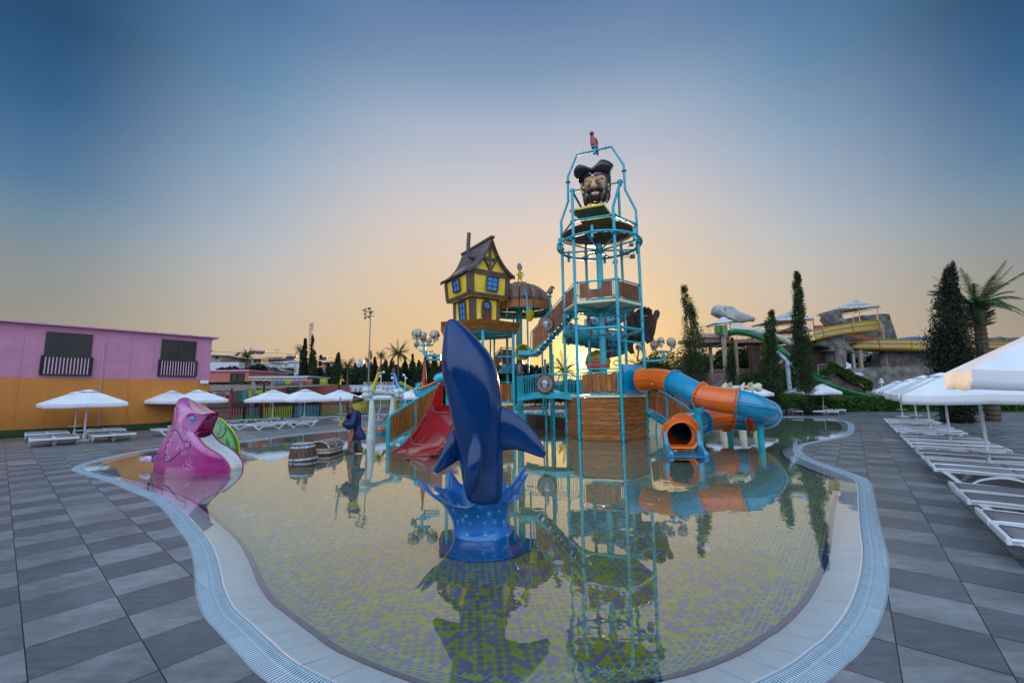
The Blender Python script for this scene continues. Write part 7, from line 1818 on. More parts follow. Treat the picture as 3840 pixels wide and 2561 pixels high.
# ---------------------------------------------------------------- hedge
hg=thing('hedge','bright green clipped hedge along the back of the right deck','hedge',G(3300,1541)); 
rg=np.random.default_rng(9); A_=G(2840,1546); B_=G(3860,1541); n=26000; t=rg.uniform(size=n); w_=rg.uniform(0,2.0,n); z=rg.uniform(0,1,n)
hh=1.15+.35*np.array([noise.noise(Vector((q*14,0,0))) for q in t]); d=np.array(B_-A_); nrm=np.array([-d[1],d[0],0])/np.linalg.norm(d)
surf=rg.uniform(size=n); z=np.where(surf<.45,hh,z*hh)+rg.normal(size=n)*.06; w_=np.where(surf>=.45,rg.normal(size=n)*.10,w_)
if nrm[1]<0: nrm=-nrm
p=np.array(A_)+d*t[:,None]+nrm*w_[:,None]; p[:,2]=np.clip(z,0,None); o=leafmesh('leaves',p,.15,M_hedge,hg,rg,1.6); 
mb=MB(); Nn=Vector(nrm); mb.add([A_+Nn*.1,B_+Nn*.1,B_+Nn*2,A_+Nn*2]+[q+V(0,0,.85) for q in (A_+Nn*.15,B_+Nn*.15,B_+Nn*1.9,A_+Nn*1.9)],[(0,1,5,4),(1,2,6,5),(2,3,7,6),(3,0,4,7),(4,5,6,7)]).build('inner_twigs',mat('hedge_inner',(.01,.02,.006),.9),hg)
# ---------------------------------------------------------------- rock work
def rockmat(name,a,b): return mat(name,a,.8,col2=b,vscale=1.6,bump=1,bscale=6)
M_rock=rockmat('grey_rock',(.07,.063,.06),(.19,.175,.16)); M_rockp=rockmat('pinkish_rock',(.09,.055,.052),(.20,.13,.12)); M_rockd=rockmat('dark_rock',(.05,.045,.045),(.14,.125,.12))
def rock(poly,Y,dep,name,label,m,par=None,seed=0,cat='rock',amp=.18,group=None):
    """rock mass with a traced front outline, real depth and rough surface"""
    pts=[P(x,y,Y) for x,y in poly]; t=par or thing(name,label,cat,(pts[0].x,Y+dep/2,0),0,group)
    bm=bmesh.new(); c=sum(pts,Vector())/len(pts)
    k=len(pts); dense=[]
    for i in range(k):
        a,b=pts[i],pts[(i+1)%k]; s=max(1,int((b-a).length/.4)); dense+=[a.lerp(b,j/s) for j in range(s)]
    v,e,f,_,_,_=delaunay_2d_cdt([Vector((p.x,p.z)) for p in dense]+[],[],[tuple(range(len(dense)))],1,1e-4)
    fv=[bm.verts.new((q.x,Y,q.y)) for q in v]; fc=[bm.faces.new([fv[i] for i in q]) for q in f if len(set(q))>2]
    bmesh.ops.subdivide_edges(bm,edges=[e_ for e_ in bm.edges if e_.calc_length()>.5],cuts=2,use_grid_fill=True)
    bmesh.ops.triangulate(bm,faces=bm.faces)
    bnd={w for e_ in bm.edges if e_.is_boundary for w in e_.verts}
    for w in bm.verts:
        q=w.co*1.1+Vector((seed*7,0,0)); n_=noise.fractal(q,1,2,4)
        if w not in bnd: w.co.y-=amp*(.9+1.5*n_)*1.0
        else: w.co+=Vector((noise.noise(q*3),.25,noise.noise(q*3+V(9,9,9))))*amp*.35
    r=bmesh.ops.extrude_face_region(bm,geom=list(bm.faces)); 
    for w in [g for g in r['geom'] if isinstance(g,bmesh.types.BMVert)]: w.co.y=Y+dep
    bmesh.ops.recalc_face_normals(bm,faces=bm.faces); off=Vector(root_of(t).location)
    for w in bm.verts: w.co-=off
    me=bpy.data.meshes.new(name); bm.to_mesh(me); bm.free(); me.polygons.foreach_set('use_smooth',[True]*len(me.polygons)); me.set_sharp_from_angle(angle=R_(50)); me.materials.append(m)
    o=bpy.data.objects.new('rock_face' if par is None else name,me); COL.objects.link(o); o.parent=t; return t
f7=lambda L:[(2500+x*.57,950+y*.57) for x,y in L]
f2=lambda L:[(2980+x*.2424,1100+y*.2424) for x,y in L]
f1=lambda L:[(2560+x*.2041,1080+y*.2041) for x,y in L]
rock(f7([(1210,755),(1400,748),(1600,742),(1830,742),(2351,745),(2351,1010),(1180,1010)]),46,3,'rock_wall','long grey artificial rock wall behind the right parasols',M_rock,seed=1)
rock(f7([(1410,650),(1470,640),(1560,640),(1650,655),(1700,640),(1760,605),(1800,605),(1850,640),(1900,700),(1900,760),(1410,760)]),50,4,'rock_outcrop','smooth grey rock outcrop under the yellow slide',M_rock,seed=2)
rock(f7([(2150,560),(2200,548),(2260,560),(2300,552),(2351,556),(2420,560),(2420,760),(1850,760),(1900,640),(2050,610)]),58,4,'rock_ridge','distant dark boulder ridge right of the palm trunk',M_rockd,seed=3)
rock(f2([(1240,330),(1330,312),(1430,312),(1470,350),(1520,480),(1590,690),(1600,760),(1060,760),(1060,340),(1210,330)]),60,5,'rock_tower','tall grey rock tower behind the slide canopy',M_rockd,seed=4,amp=.25)
rk=rock(f2([(540,310),(580,262),(640,245),(690,248),(720,290),(740,370),(800,410),(890,435),(870,470),(620,490),(590,450),(560,400)]),47,1.5,'tree_rock','dead tree shaped grey rock sculpture holding up the yellow slides',M_rock,seed=5,cat='rock sculpture',amp=.14)
rock(f2([(320,760),(380,720),(520,690),(660,655),(760,650),(790,740),(900,755),(995,770),(985,785),(830,790),(870,830),(930,900),(920,925),(810,925),(800,1150),(640,1160),(620,900),(560,905),(510,890),(560,850),(480,820),(330,810)]),47.2,1.6,'trunk_rock','',M_rock,par=rk,seed=6,amp=.14)
MB().tube([P(2980+x*.2424,1100+y*.2424,47) for x,y in((390,405),(430,445),(480,490),(520,510))],[.1,.14,.17,.17],8).tube([P(2980+x*.2424,1100+y*.2424,46.8) for x,y in((755,245),(742,300),(715,350))],[.06,.1,.15],8).build('branch',M_rock,rk,smooth=True)
rock(f2([(500,1290),(620,1280),(650,1225),(700,1215),(760,1270),(830,1310),(870,1380),(1000,1400),(1100,1490),(1110,1560),(700,1560),(560,1400)]),43,2,'pink_boulder','pinkish boulder bank below the ivy',M_rockp,seed=7)
rock(f1([(-20,1580),(500,1570),(1000,1568),(1450,1560),(2060,1480),(2500,1500),(2500,2380),(-60,2380)]),49.5,2,'retaining_wall','pinkish stone retaining wall under the columns',M_rockp,seed=8,amp=.12,cat='wall')
rock(f2([(925,1260),(960,1225),(1010,1220),(1060,1240),(1080,1280),(1000,1300)]),44.5,1,'white_boulder','small pale boulder on top of the rock wall',mat('pale_rock',(.4,.4,.4),.8,var=.1,bump=.5,bscale=5),seed=9,amp=.1)
iv=thing('ivy_bank','ivy tumbling down the rocks beside the green slide','ivy',P(3200,1440,42.6)); rg=np.random.default_rng(3)
def scatter(poly,n,Y,dep):
    xs=[p[0] for p in poly]; ys=[p[1] for p in poly]; pv=[Vector(p) for p in poly]; out=[]
    while len(out)<n:
        x,y=rg.uniform(min(xs),max(xs)),rg.uniform(min(ys),max(ys))
        if inside((x,y),pv): q=P(x,y,Y+rg.uniform(-dep,dep)); out.append(tuple(q))
    return np.array(out)
leafmesh('ivy_leaves',scatter(f2([(500,1060),(540,1045),(640,1085),(760,1160),(860,1190),(930,1250),(1060,1300),(1180,1350),(1215,1400),(1190,1500),(1100,1500),(1060,1400),(860,1370),(760,1290),(640,1210),(520,1280),(390,1240),(380,1180),(500,1160)]),12000,42.6,.4),.12,M_ivy,iv,rg,1.3)
leafmesh('ivy_leaves',scatter(f1([(1020,1590),(1400,1540),(2060,1440),(2160,1500),(2200,2000),(1900,2200),(1700,1950),(1050,1850)]),12000,48.7,.3),.13,M_ivy,iv,rg,1.3)
# ---------------------------------------------------------------- slide tower on concrete columns
M_conc=mat('warm_concrete',(.30,.24,.18),.75,var=.15,vscale=1.5,bump=.2); M_conc2=mat('shaded_concrete',(.22,.17,.14),.8,var=.15,vscale=2)  # second concrete is a darker copy with shade put into its colour
stt=thing('slide_tower','concrete column platform with railings carrying the white and green slides','slide tower',gnd(2700,50)); YT=50
q1=lambda x,y,Y=YT:P(2560+x*.2041,1080+y*.2041,Y)
def slab(x0,x1,y0,y1,Y,dep,name,m,par):
    a=q1(x0,y0,Y);b=q1(x1,y1,Y); return MB().box(((a.x+b.x)/2,Y+dep/2,(a.z+b.z)/2),(abs(b.x-a.x),dep,abs(a.z-b.z))).build(name,m,par)
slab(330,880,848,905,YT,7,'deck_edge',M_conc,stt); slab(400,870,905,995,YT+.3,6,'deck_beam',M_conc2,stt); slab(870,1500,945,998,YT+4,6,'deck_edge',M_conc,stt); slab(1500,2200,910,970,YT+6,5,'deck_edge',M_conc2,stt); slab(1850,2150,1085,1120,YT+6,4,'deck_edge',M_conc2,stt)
for x,y0,Y,r in((500,990,YT+4,.75),(740,880,YT-.1,.85),(970,980,YT+3,.7),(1215,1000,YT+6,.7),(2130,1100,YT+8,.9),(1930,1100,YT+8,.6),(840,990,YT+8,.5)):
    a=q1(x,y0,Y); MB().cyl((a.x,Y,0),(a.x,Y,a.z),r*.27,n=16).build('column',M_conc,stt,smooth=True)
c=q1(772,860,YT-1); MB().tube([q1(745,818,YT-1),q1(768,820,YT-1),q1(775,850,YT-1),V(c.x,YT-1,0)],.07,10).build('drain_pipe',M_conc,stt,smooth=True)
def railing(a,b,h,n,par,m=None,r=.035):
    m=m or mat('brown_rail_metal',(.10,.065,.045),.5); a=Vector(a);b=Vector(b)
    o=MB().tube([a+V(0,0,h),b+V(0,0,h)],r*1.3,6).tube([a+V(0,0,.12),b+V(0,0,.12)],r,6).build('railing',m,par)
    bb=MB()
    for k in range(n+1): p=a.lerp(b,k/n); bb.cyl(p,p+V(0,0,h),r*(.55 if k%5 else 1.5),n=5)
    bb.build('baluster',m,o)
railing(q1(360,860),q1(720,845),1.08,14,stt,r=.018); railing(q1(880,938,YT+4),q1(1420,945,YT+4),.45,24,stt,r=.016); railing(q1(1650,900,YT+6),q1(2200,900,YT+6),1.0,26,stt,r=.018); railing(q1(1850,1080,YT+6),q1(2150,1082,YT+6),.5,12,stt,r=.018)
railing(q1(480,1600,YT-.6),q1(760,1590,YT-.6),.6,18,stt,M_conc,.018); railing(q1(1000,1560,YT-.6),q1(1440,1545,YT-.6),.45,20,stt,M_conc,.018)
M_gslide=mat('green_slide',(.008,.15,.035),.3,var=.15,vscale=.8,coat=.5); M_wslide=mat('white_slide',(.50,.56,.48),.35,var=.08,vscale=1,coat=.4)
M_gin=mat('green_inner',(.02,.26,.07),.3,coat=.4)
def flume(pts,r,m,name,par,rings=5,open_=PI*1.15,wd=None,rm=None):
    """open half pipe along a path, lips up"""
    C=spl(pts,5); mb=MB(); vs=[];N=len(C);K=13
    for i,p in enumerate(C):
        t=(C[min(N-1,i+1)]-C[max(0,i-1)]); t.z=0; t=t.normalized() if t.length>1e-4 else V(1,0,0); s=V(-t.y,t.x,0)
        for j in range(K):
            a=-PI/2-open_/2+open_*j/(K-1); vs.append(p+s*math.cos(a)*r+V(0,0,math.sin(a)*r))
    mb.add(vs,[(i*K+j,i*K+j+1,(i+1)*K+j+1,(i+1)*K+j) for i in range(N-1) for j in range(K-1)]); o=mb.build(name,m,par,smooth=True,angle=180); md=o.modifiers.new('t','SOLIDIFY'); md.thickness=.03
    for e in(0,K-1): MB().tube([vs[i*K+e] for i in range(N)],.04,6).build('lip',rm or m,o,smooth=True)
    for i in range(rings,N-1,rings):
        c=C[i]; MB().tube([c+(q-c)*1.05 for q in vs[i*K:(i+1)*K]],.035,6).build('rib',rm or m,o,smooth=True)
    return o
gsl=thing('green_flume','green open water slide curving down from the column platform to the hedge','water slide',q1(700,750)); gsl.location.z=0
flume([q1(830,810,50),q1(1000,790,49.5),q1(1200,820,49),q1(1400,880,48.2),q1(1650,1010,47.5),q1(1850,1150,46.5),q1(2100,1340,45.5)]+[P(2980+x*.2424,1100+y*.2424,Y) for x,y,Y in((200,1200,44),(400,1330,42.5),(620,1430,41.5),(900,1530,41),(1160,1585,41))],.50,M_gslide,'flume',gsl,rings=6)
slab(725,835,680,860,YT-1,2,'entry_wall',M_gslide,gsl); slab(655,720,690,820,YT-.5,1,'entry_wall',M_gin,gsl)
wsl=thing('white_flume','pale white open water slide running beside the green one','water slide',q1(1000,700)); wsl.location.z=0
flume([q1(905,720,53),q1(1100,745,53),q1(1400,790,52.5),q1(1650,850,52),q1(1850,930,51.5),q1(2080,1050,51)]+[P(2980+x*.2424,1100+y*.2424,Y) for x,y,Y in((200,880,50.5),(340,990,50),(460,1080,49.5),(560,1150,49),(640,1230,48.5))],.62,M_wslide,'flume',wsl,rings=6)
mb=MB(); pw_=[q1(x,y,52) for x,y in((880,645),(1050,635),(1165,712),(1450,725),(1450,790),(880,740))]; bb_=[p+V(0,.3,0) for p in pw_]
mb.add(pw_+bb_,[tuple(range(6)),tuple(range(6,12))]+[(i,(i+1)%6,6+(i+1)%6,6+i) for i in range(6)]).build('side_wall',M_wslide,wsl)
# weathered blue-white timber props
M_prop=mat('flaking_blue_paint',(.16,.24,.36),.7,col2=(.48,.52,.55),vscale=5,stretch=(2,2,.5),bump=.3)
prop=thing('timber_props','tall pale blue flaking timber props under the green slide','slide supports',gnd(2960,44))
pr7=lambda x,y,Y:P(2560+x*.2041,1080+y*.2041,Y)
for x,y0,Y in((1920,1340,44),(2090,1480,44.5)):
    a=pr7(x,y0,Y); MB().beam((a.x,Y,0),a,.28,.28).build('post',M_prop,prop)
MB().beam(pr7(1715,1150,44),pr7(2120,1540,44),.25,.3).build('brace',M_prop,prop); MB().beam(pr7(1890,1270,44.2),pr7(1760,1400,44.2),.16).build('brace',M_prop,prop); MB().beam(pr7(1930,1540,44.2),pr7(2090,1545,44.2),.14).build('cross_beam',M_prop,prop); MB().beam(pr7(1930,2000,44.2),pr7(2090,2003,44.2),.14).build('cross_beam',M_prop,prop)
# dark undercroft behind the props
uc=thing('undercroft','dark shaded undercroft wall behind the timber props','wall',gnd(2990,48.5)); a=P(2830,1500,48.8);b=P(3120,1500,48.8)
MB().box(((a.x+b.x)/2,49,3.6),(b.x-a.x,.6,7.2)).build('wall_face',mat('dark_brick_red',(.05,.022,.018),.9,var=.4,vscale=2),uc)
# dinosaur head
dino=thing('dinosaur_head','big pale grey dinosaur head with a row of back spines above the platform','dinosaur head',q1(900,500,56)); Yd=56
M_din=mat('grey_white_render',(.36,.37,.38),.8,var=.12,vscale=.8,bump=.5,bscale=3)
dn=[(560,380),(580,335),(630,315),(690,335),(745,352),(800,338),(860,340),(905,360),(925,400),(1000,440),(1100,490),(1220,540),(1300,550),(1330,580),(1310,608),(1200,622),(1100,645),(950,640),(860,600),(800,575),(740,560),(680,535),(600,495),(548,460),(545,440),(562,440),(558,415)]
a=[q1(x,y,Yd) for x,y in dn]; m_=len(a); bm=bmesh.new()
c_=sum(a,Vector())/m_; lay=[]
for f_,dy in((1,0),(.94,-.5),(.82,-.75)): lay.append([bm.verts.new(Vector((c_.x+(p.x-c_.x)*f_*1.0,Yd+dy,c_.z+(p.z-c_.z)*f_))) for p in a])
for f_,dy in((.93,.9),): lay.insert(0,[bm.verts.new(Vector((c_.x+(p.x-c_.x)*f_,Yd+dy,c_.z+(p.z-c_.z)*f_))) for p in a])
for l0,l1 in zip(lay,lay[1:]):
    for i in range(m_): bm.faces.new((l0[i],l0[(i+1)%m_],l1[(i+1)%m_],l1[i]))
for l0 in(lay[0],lay[-1]): bmesh.ops.triangulate(bm,faces=[bm.faces.new(l0)])
bmesh.ops.recalc_face_normals(bm,faces=bm.faces)
for w in bm.verts: w.co-=Vector(dino.location)
me=bpy.data.meshes.new('head_body'); bm.to_mesh(me); bm.free(); me.polygons.foreach_set('use_smooth',[True]*len(me.polygons)); me.set_sharp_from_angle(angle=R_(60)); me.materials.append(M_din); o=bpy.data.objects.new('head_body',me); COL.objects.link(o); o.parent=dino
for x,y,r in((970,410,32),(1040,455,32),(1110,482,36),(1190,515,42),(1280,578,48)): MB().ball(q1(x,y,Yd),r*.2041*Yd/1555,14,9,sc=(1,.5,1)).build('spine',M_din,dino,smooth=True)
MB().tube(spl([q1(x,y,Yd-.78) for x,y in((562,412),(650,430),(730,450),(790,490),(808,512))],4),.035,6).build('mouth_line',M_socket,dino,smooth=True)
tt=MB()
for k in range(14): x=580+k*14; y=420+k*3; tt.lathe(q1(x,y,Yd-.8),[(0,.02),(.04,0),(0,-.18)],5)
tt.build('teeth',MATS['tooth_ivory'],dino)
MB().ball(q1(784,392,Yd-.75),.13,12,8,sc=(1.2,.5,.7)).build('eye',M_black,dino,smooth=True); MB().lathe(q1(780,345,Yd-.6),[(0,-.2),(.2,0),(0,.32)],8).build('horn',M_din,dino)
# canopies
M_cloth=mat('grey_white_cloth',(.42,.44,.46),.85,var=.06,vscale=1); M_redp=mat('red_brown_steel',(.28,.04,.03),.5); M_yelp=mat('ochre_steel',(.32,.22,.03),.5)
def canopy(apex,corners,Y,dep,label,m,mp,fm,posts,name='shade_canopy',drop=.0):
    t=thing(name,label,'canopy',fm(*apex,Y)); A=fm(*apex,Y+dep/2); L_=fm(*corners[0],Y); R__=fm(*corners[1],Y); LB=L_+V(0,dep,.0); RB=R__+V(0,dep,0)
    mb=MB(); sub=6
    for p,q in((L_,R__),(R__,RB),(RB,LB),(LB,L_)):
        for i in range(sub):
            a=p.lerp(q,i/sub)-V(0,0,.06*math.sin(PI*i/sub)); b=p.lerp(q,(i+1)/sub)-V(0,0,.06*math.sin(PI*(i+1)/sub)); m1=a.lerp(A,.5)-V(0,0,.1); m2=b.lerp(A,.5)-V(0,0,.1); mb.add([a,b,m2,m1],[(0,1,2,3)]); mb.add([m1,m2,A],[(0,1,2)])
    o=mb.build('cloth',m,t,smooth=True,angle=30); md=o.modifiers.new('t','SOLIDIFY'); md.thickness=.03
    fr=MB()
    for p,q in((L_,R__),(R__,RB),(RB,LB),(LB,L_),(L_,A),(R__,A),(RB,A),(LB,A)): fr.tube([p-V(0,0,.2),q-V(0,0,.2)],.035,6)
    fr.build('frame',mp,t)
    for x,y,dz in posts: p=fm(x,y,Y); MB().cyl((p.x,Y+dz,p.z-3.2),(p.x,Y+dz,p.z),.055,n=8).build('post',mp,t)
    return t
canopy((1990,425),((1605,605),(2420,560)),58,5,'grey white shade canopy on red steel frame behind the tall cypress',M_cloth,M_redp,q1,((1672,690,.5),(2395,600,0),(2370,600,4)))
canopy((2140,655),((1880,778),(2420,770)),60,4,'lower grey white canopy below the red framed one',M_cloth,M_redp,q1,())
canopy((745,525),((552,650),(935,600)),52,2,'small white canopy beneath the dinosaur head',mat('white_cloth2',(.62,.64,.66),.85),M_conc,q1,((745,640,2),))
qf2=lambda x,y,Y:P(2980+x*.2424,1100+y*.2424,Y)
canopy((955,105),((690,240),(1330,190)),52,4,'grey shade canopy on yellow steel over the slide start',M_cloth,M_yelp,qf2,((1020,230,.3),(1300,195,.3),(1255,265,3.5)))
for L0 in((1265,200),(1285,225),(1270,260)): pass
# yellow slides
M_ys=mat('ochre_yellow_slide',(.28,.17,.006),.35,var=.12,vscale=.6,coat=.4)
ysl=thing('yellow_flume','wide ochre yellow slide sweeping past the rock figure','water slide',qf2(800,500,48)); ysl.location.z=0
def band(top,bot,Y0,dep,name,m,par,lipn=2):
    n_=len(top); C=[];vs=[];K=9
    T=spl([qf2(x,y,Yy) for x,y,Yy in top],4); Bt=spl([qf2(x,y,Yy) for x,y,Yy in bot],4); n_=len(T)
    for i in range(n_):
        for j in range(K):
            a=j/(K-1); z=T[i].lerp(Bt[i],min(1,a*1.5) if a<.67 else 1); bulge=math.sin(min(1,a*1.5)*PI*.55)*.3; yo=-bulge+(0 if a<.67 else (a-.67)*3*dep); vs.append(z+V(0,yo,0))
    mb=MB(); mb.add(vs,[(i*K+j,i*K+j+1,(i+1)*K+j+1,(i+1)*K+j) for i in range(n_-1) for j in range(K-1)]); o=mb.build(name,m,par,smooth=True,angle=180); md=o.modifiers.new('t','SOLIDIFY'); md.thickness=.08
    MB().tube(T,.05,8).build('lip',m,o,smooth=True); MB().tube([vs[i*K+2]+V(0,-.06,0) for i in range(n_)],.04,6).build('flange_line',m,o,smooth=True)
    for i in range(3,n_-1,5): MB().tube([vs[i*K+j]+V(0,-.05,0) for j in range(6)],.045,6).build('rib',m,o,smooth=True)
band([(270,575,46.5),(500,520,46.5),(880,455,47),(1240,412,48),(1325,410,49.5)],[(290,745,46.5),(500,695,46.5),(880,635,47),(1240,598,48),(1335,540,49.5)],47,2.5,'flume',M_ys,ysl)
band([(780,740,49.5),(940,720,49),(1290,712,48.5),(1700,712,48),(2100,720,48),(2500,735,48),(3000,742,48.5),(3700,755,50)],[(800,830,49.5),(900,870,49),(1290,880,48.5),(1700,885,48),(2000,895,48),(2500,880,48),(3000,870,48.5),(3700,860,50)],48,2.5,'flume',M_ys,ysl)
band([(330,815,49),(560,810,49.2)],[(330,855,49),(560,860,49.2)],49,1.5,'flume',M_ys,ysl)
bsl=thing('blue_flume','bright blue slide edge behind the yellow slide','water slide',qf2(1800,690,53)); flume([qf2(x,y,53) for x,y in((1610,708),(1800,690),(2100,700),(2400,712))],.35,mat('bright_blue_slide',(.01,.13,.42),.3,coat=.4),'flume',bsl,rings=9)
rsl=thing('red_flume','dark red slide seen behind the rock figure','water slide',qf2(400,520,51)); M_dr=mat('dark_red_slide',(.25,.02,.015),.4,coat=.3); MB().beam(qf2(305,525,51),qf2(490,515,51),.3,.4).build('upper_wall',M_dr,rsl); MB().beam(qf2(820,640,51),qf2(1250,715,51),.4,.5).build('lower_wall',M_dr,rsl)
for k,(x,y,Y) in enumerate(((890,930,48.5),(1000,880,48.8),(1345,470,50))):
    c=qf2(x,y,Y); t=thing('support_column',['grey steel column under the yellow slide, left of its twin','tan concrete column under the yellow slide','pale column supporting the upper yellow slide end'][k],'column',(c.x,Y,0)); MB().cyl((c.x,Y,0),c,.22 if k<2 else .16,n=16).build('shaft',M_conc if k else M_steel,t,smooth=True)
bt2=thing('black_tube','black tube slide with white painted hoops under the yellow slide','water slide',qf2(1080,1000,52)); o=MB().tube([qf2(x,y,52) for x,y in((860,1000),(1000,1000),(1150,1000),(1270,990))],.72,24).build('tube',mat('black_gelcoat',(.008,.008,.01),.25,coat=.8),bt2,smooth=True)
for x in(930,960,1080,1105,1140): MB().tube([qf2(x+20*math.cos(a*1),1000,52)+V(.3*math.cos(a),-.73*math.cos(a),.73*math.sin(a)) for a in [2*PI*q/24 for q in range(24)]],.05,6,closed=True).build('hoop_stripe',M_white,bt2,smooth=True)
bh=thing('tiled_roof_house','house with a red tiled roof far behind the rock figure','house',gnd(3120,75)); mb=MB(); a=[qf2(x,y,72) for x,y in((430,960),(610,900),(860,925),(860,1060),(600,1065))]; b_=[p+V(0,3,0) for p in a]
mb.add(a+b_,[tuple(range(5)),tuple(range(5,10))]+[(i,(i+1)%5,5+(i+1)%5,5+i) for i in range(5)]).build('roof',mat('red_roof_tile',(.22,.06,.045),.8,var=.3,vscale=6,bump=.8,bscale=14),bh); a=qf2(600,1062,71.8); MB().box((a.x+1,72.5,a.z/2),(5,1,a.z)).build('wall',M_white,bh)
wr=thing('metal_guardrail','pale metal guardrail among the ivy','railing',qf2(500,1200,42)); railing(qf2(370,1255,42.4),qf2(625,1245,42.4),1.0,8,wr,M_conc,.03)
cam_=thing('security_camera','small white security camera on the rock wall','camera',qf2(1335,1370,43)); c=qf2(1335,1368,43); MB().box(c,(.34,.25,.25)).ball(c+V(-.05,-.1,.22),.14,10,7).cyl(c,c-V(0,0,1.2),.04).build('housing',M_white,cam_)
# ---------------------------------------------------------------- parasols behind the tube slide
for k,(px,py,Y) in enumerate(((2735,1500,29),(2815,1500,31))):
    p=P(px,1500,Y); umbrella(0,0,['left white parasol tip behind the tube slide','right white parasol tip behind the tube slide'][k],'parasols behind the tube slide',g=(p.x,p.y))
p=P(2060,1500,36); umbrella(0,0,'white parasol glimpsed through the bridge bars',None,g=(p.x,p.y))
for k in range(5): lounger(V(P(1985+k*38,1500,38).x,38,0),AV-.3,'white lounger seen beneath the bridge, %s from the left'%RN[k].replace('nearest','first'),'loungers seen beneath the bridge')
# ================================================================ left background: fence, turf, buildings
c2=lambda x,y,Y:P(700+x*.42536,1150+y*.42536,Y)
tf=thing('turf',None,None); tag(tf,kind='structure'); tf['kind']='structure'
fpts=[G(700,1592),G(912,1580),G(1230,1560),G(1600,1545)]
fpts=[Vector((p.x,p.y,0)) for p in fpts]
MB().add([V(p.x,p.y,.02) for p in fpts]+[V(2,72,.02),V(-62,72,.02),V(-48,40,.02)],[tuple(range(7))]).build('turf_sheet',mat('green_turf',(.045,.13,.015),.9,var=.25,vscale=.6,bump=.4,bscale=60),tf,up=True)
fcol=[('pink_slat',(.50,.22,.26)),('turquoise_slat',(.03,.28,.30)),('lime_slat',(.42,.50,.02)),('cyan_slat',(.05,.33,.40)),('olive_slat_paint',(.28,.30,.06)),('lilac_slat',(.33,.18,.34)),('lime_slat',(.42,.50,.02))]
fen=thing('striped_fence','black framed fence with pink, turquoise, lime and cyan vertical slats','fence',fpts[1])
def fsec(a,b,ci,n,h=1.12):
    m=mat('fence_'+fcol[ci][0],fcol[ci][1],.5); d=(b-a).normalized()
    for k in range(n): p=a.lerp(b,(k+.5)/n); MB().box(p+V(0,0,h/2+.04),(.035,.035,h-.12)).build('slat',m,fen)
    o=MB().beam(a+V(0,0,h),b+V(0,0,h),.06).beam(a+V(0,0,.07),b+V(0,0,.07),.06).build('rail',M_black,fen); MB().box(a+V(0,0,h/2+.03),(.12,.1,h+.06)).build('fence_post',M_black,fen)
W2=lambda px:next(fpts[i].lerp(fpts[i+1],(px-[700,912,1230,1600][i])/([700,912,1230,1600][i+1]-[700,912,1230,1600][i])) for i in range(3) if [700,912,1230,1600][i]<=px<=[700,912,1230,1600][i+1])
secs=[(780,908,0,12),(914,962,1,7),(970,1080,2,17),(1083,1190,3,18),(1193,1290,4,20),(1295,1380,4,16),(1384,1462,5,16),(1466,1560,6,16)]
for x0,x1,ci,n in secs: fsec(W2(x0),W2(x1),ci,n)
f2_=thing('far_fence','second lower striped fence beyond the green turf','fence',V(-17,58,0)); xs=[1240,1300,1350,1400,1460,1520,1600]
for k in range(6):
    a=gnd(xs[k],56);b=gnd(xs[k+1],56); m=mat('fence_'+fcol[(k*2+5)%7][0],fcol[(k*2+5)%7][1],.5)
    for q in range(12): p=a.lerp(b,(q+.5)/12); MB().box(p+V(0,0,.85),(.09,.06,1.4)).build('slat',m,f2_)
    MB().beam(a+V(0,0,1.6),b+V(0,0,1.6),.1).beam(a+V(0,0,.15),b+V(0,0,.15),.1).cyl(a,a+V(0,0,1.65),.08).build('rail',M_black,f2_)
M_salm=mat('salmon_panel',(.42,.13,.10),.6,var=.05,vscale=1); M_lime=mat('lime_panel',(.42,.50,.04),.6,var=.08); M_teal=mat('teal_panel',(.03,.20,.27),.6)
def bx(x0,x1,y0,y1,Y,dep,name,m,par,fm=c2,z0=None):
    a=fm(x0,y0,Y); b=fm(x1,y1,Y); zb=b.z if z0 is None else z0
    return MB().box(((a.x+b.x)/2,Y+dep/2,(a.z+zb)/2),(abs(b.x-a.x),dep,abs(a.z-zb))).build(name,m,par)
def bwin(par,x0,x1,y0,y1,Y,fm=c2,nx=2,fr=.06,ny=1,g=None):
    a=fm(x0,y0,Y);b=fm(x1,y1,Y); mb=MB(); w_=abs(b.x-a.x);h=abs(a.z-b.z)
    for i in range(nx+1): mb.box((a.x+w_*i/nx,Y-.05,(a.z+b.z)/2),(fr,.12,h))
    for j in range(ny+1): mb.box(((a.x+b.x)/2,Y-.06,b.z+h*j/ny),(w_+fr,.12,fr))
    f=mb.build('window',M_black if g is None else M_white,par); MB().box(((a.x+b.x)/2,Y-.02,(a.z+b.z)/2),(w_,.03,h)).build('pane',M_glass,f); return f
b2=thing('salmon_building','salmon red flat roofed building with one window and black railing','building',c2(350,800,47)); b2.location.z=0
bx(100,543,566,700,47,8,'upper_wall',M_salm,b2,z0=3.6); bx(190,540,700,900,47.1,7.8,'lower_wall',mat('shaded_red_wall',(.10,.05,.045),.8),b2,z0=0); bx(90,550,560,567,46.8,8.5,'roof_edge',M_flash,b2)  # lower wall has its shade put into the dark red colour
bwin(b2,393,504,588,655,47,nx=2,fr=.06); a=c2(390,655,46.8);b=c2(508,686,46.8); mb=MB()
for k in range(15): x=a.x+(b.x-a.x)*k/14; mb.box((x,46.75,(a.z+b.z)/2),(.06,.05,a.z-b.z))
mb.box(((a.x+b.x)/2,46.75,a.z),(b.x-a.x,.08,.1)).build('balcony_rail',M_black,b2)
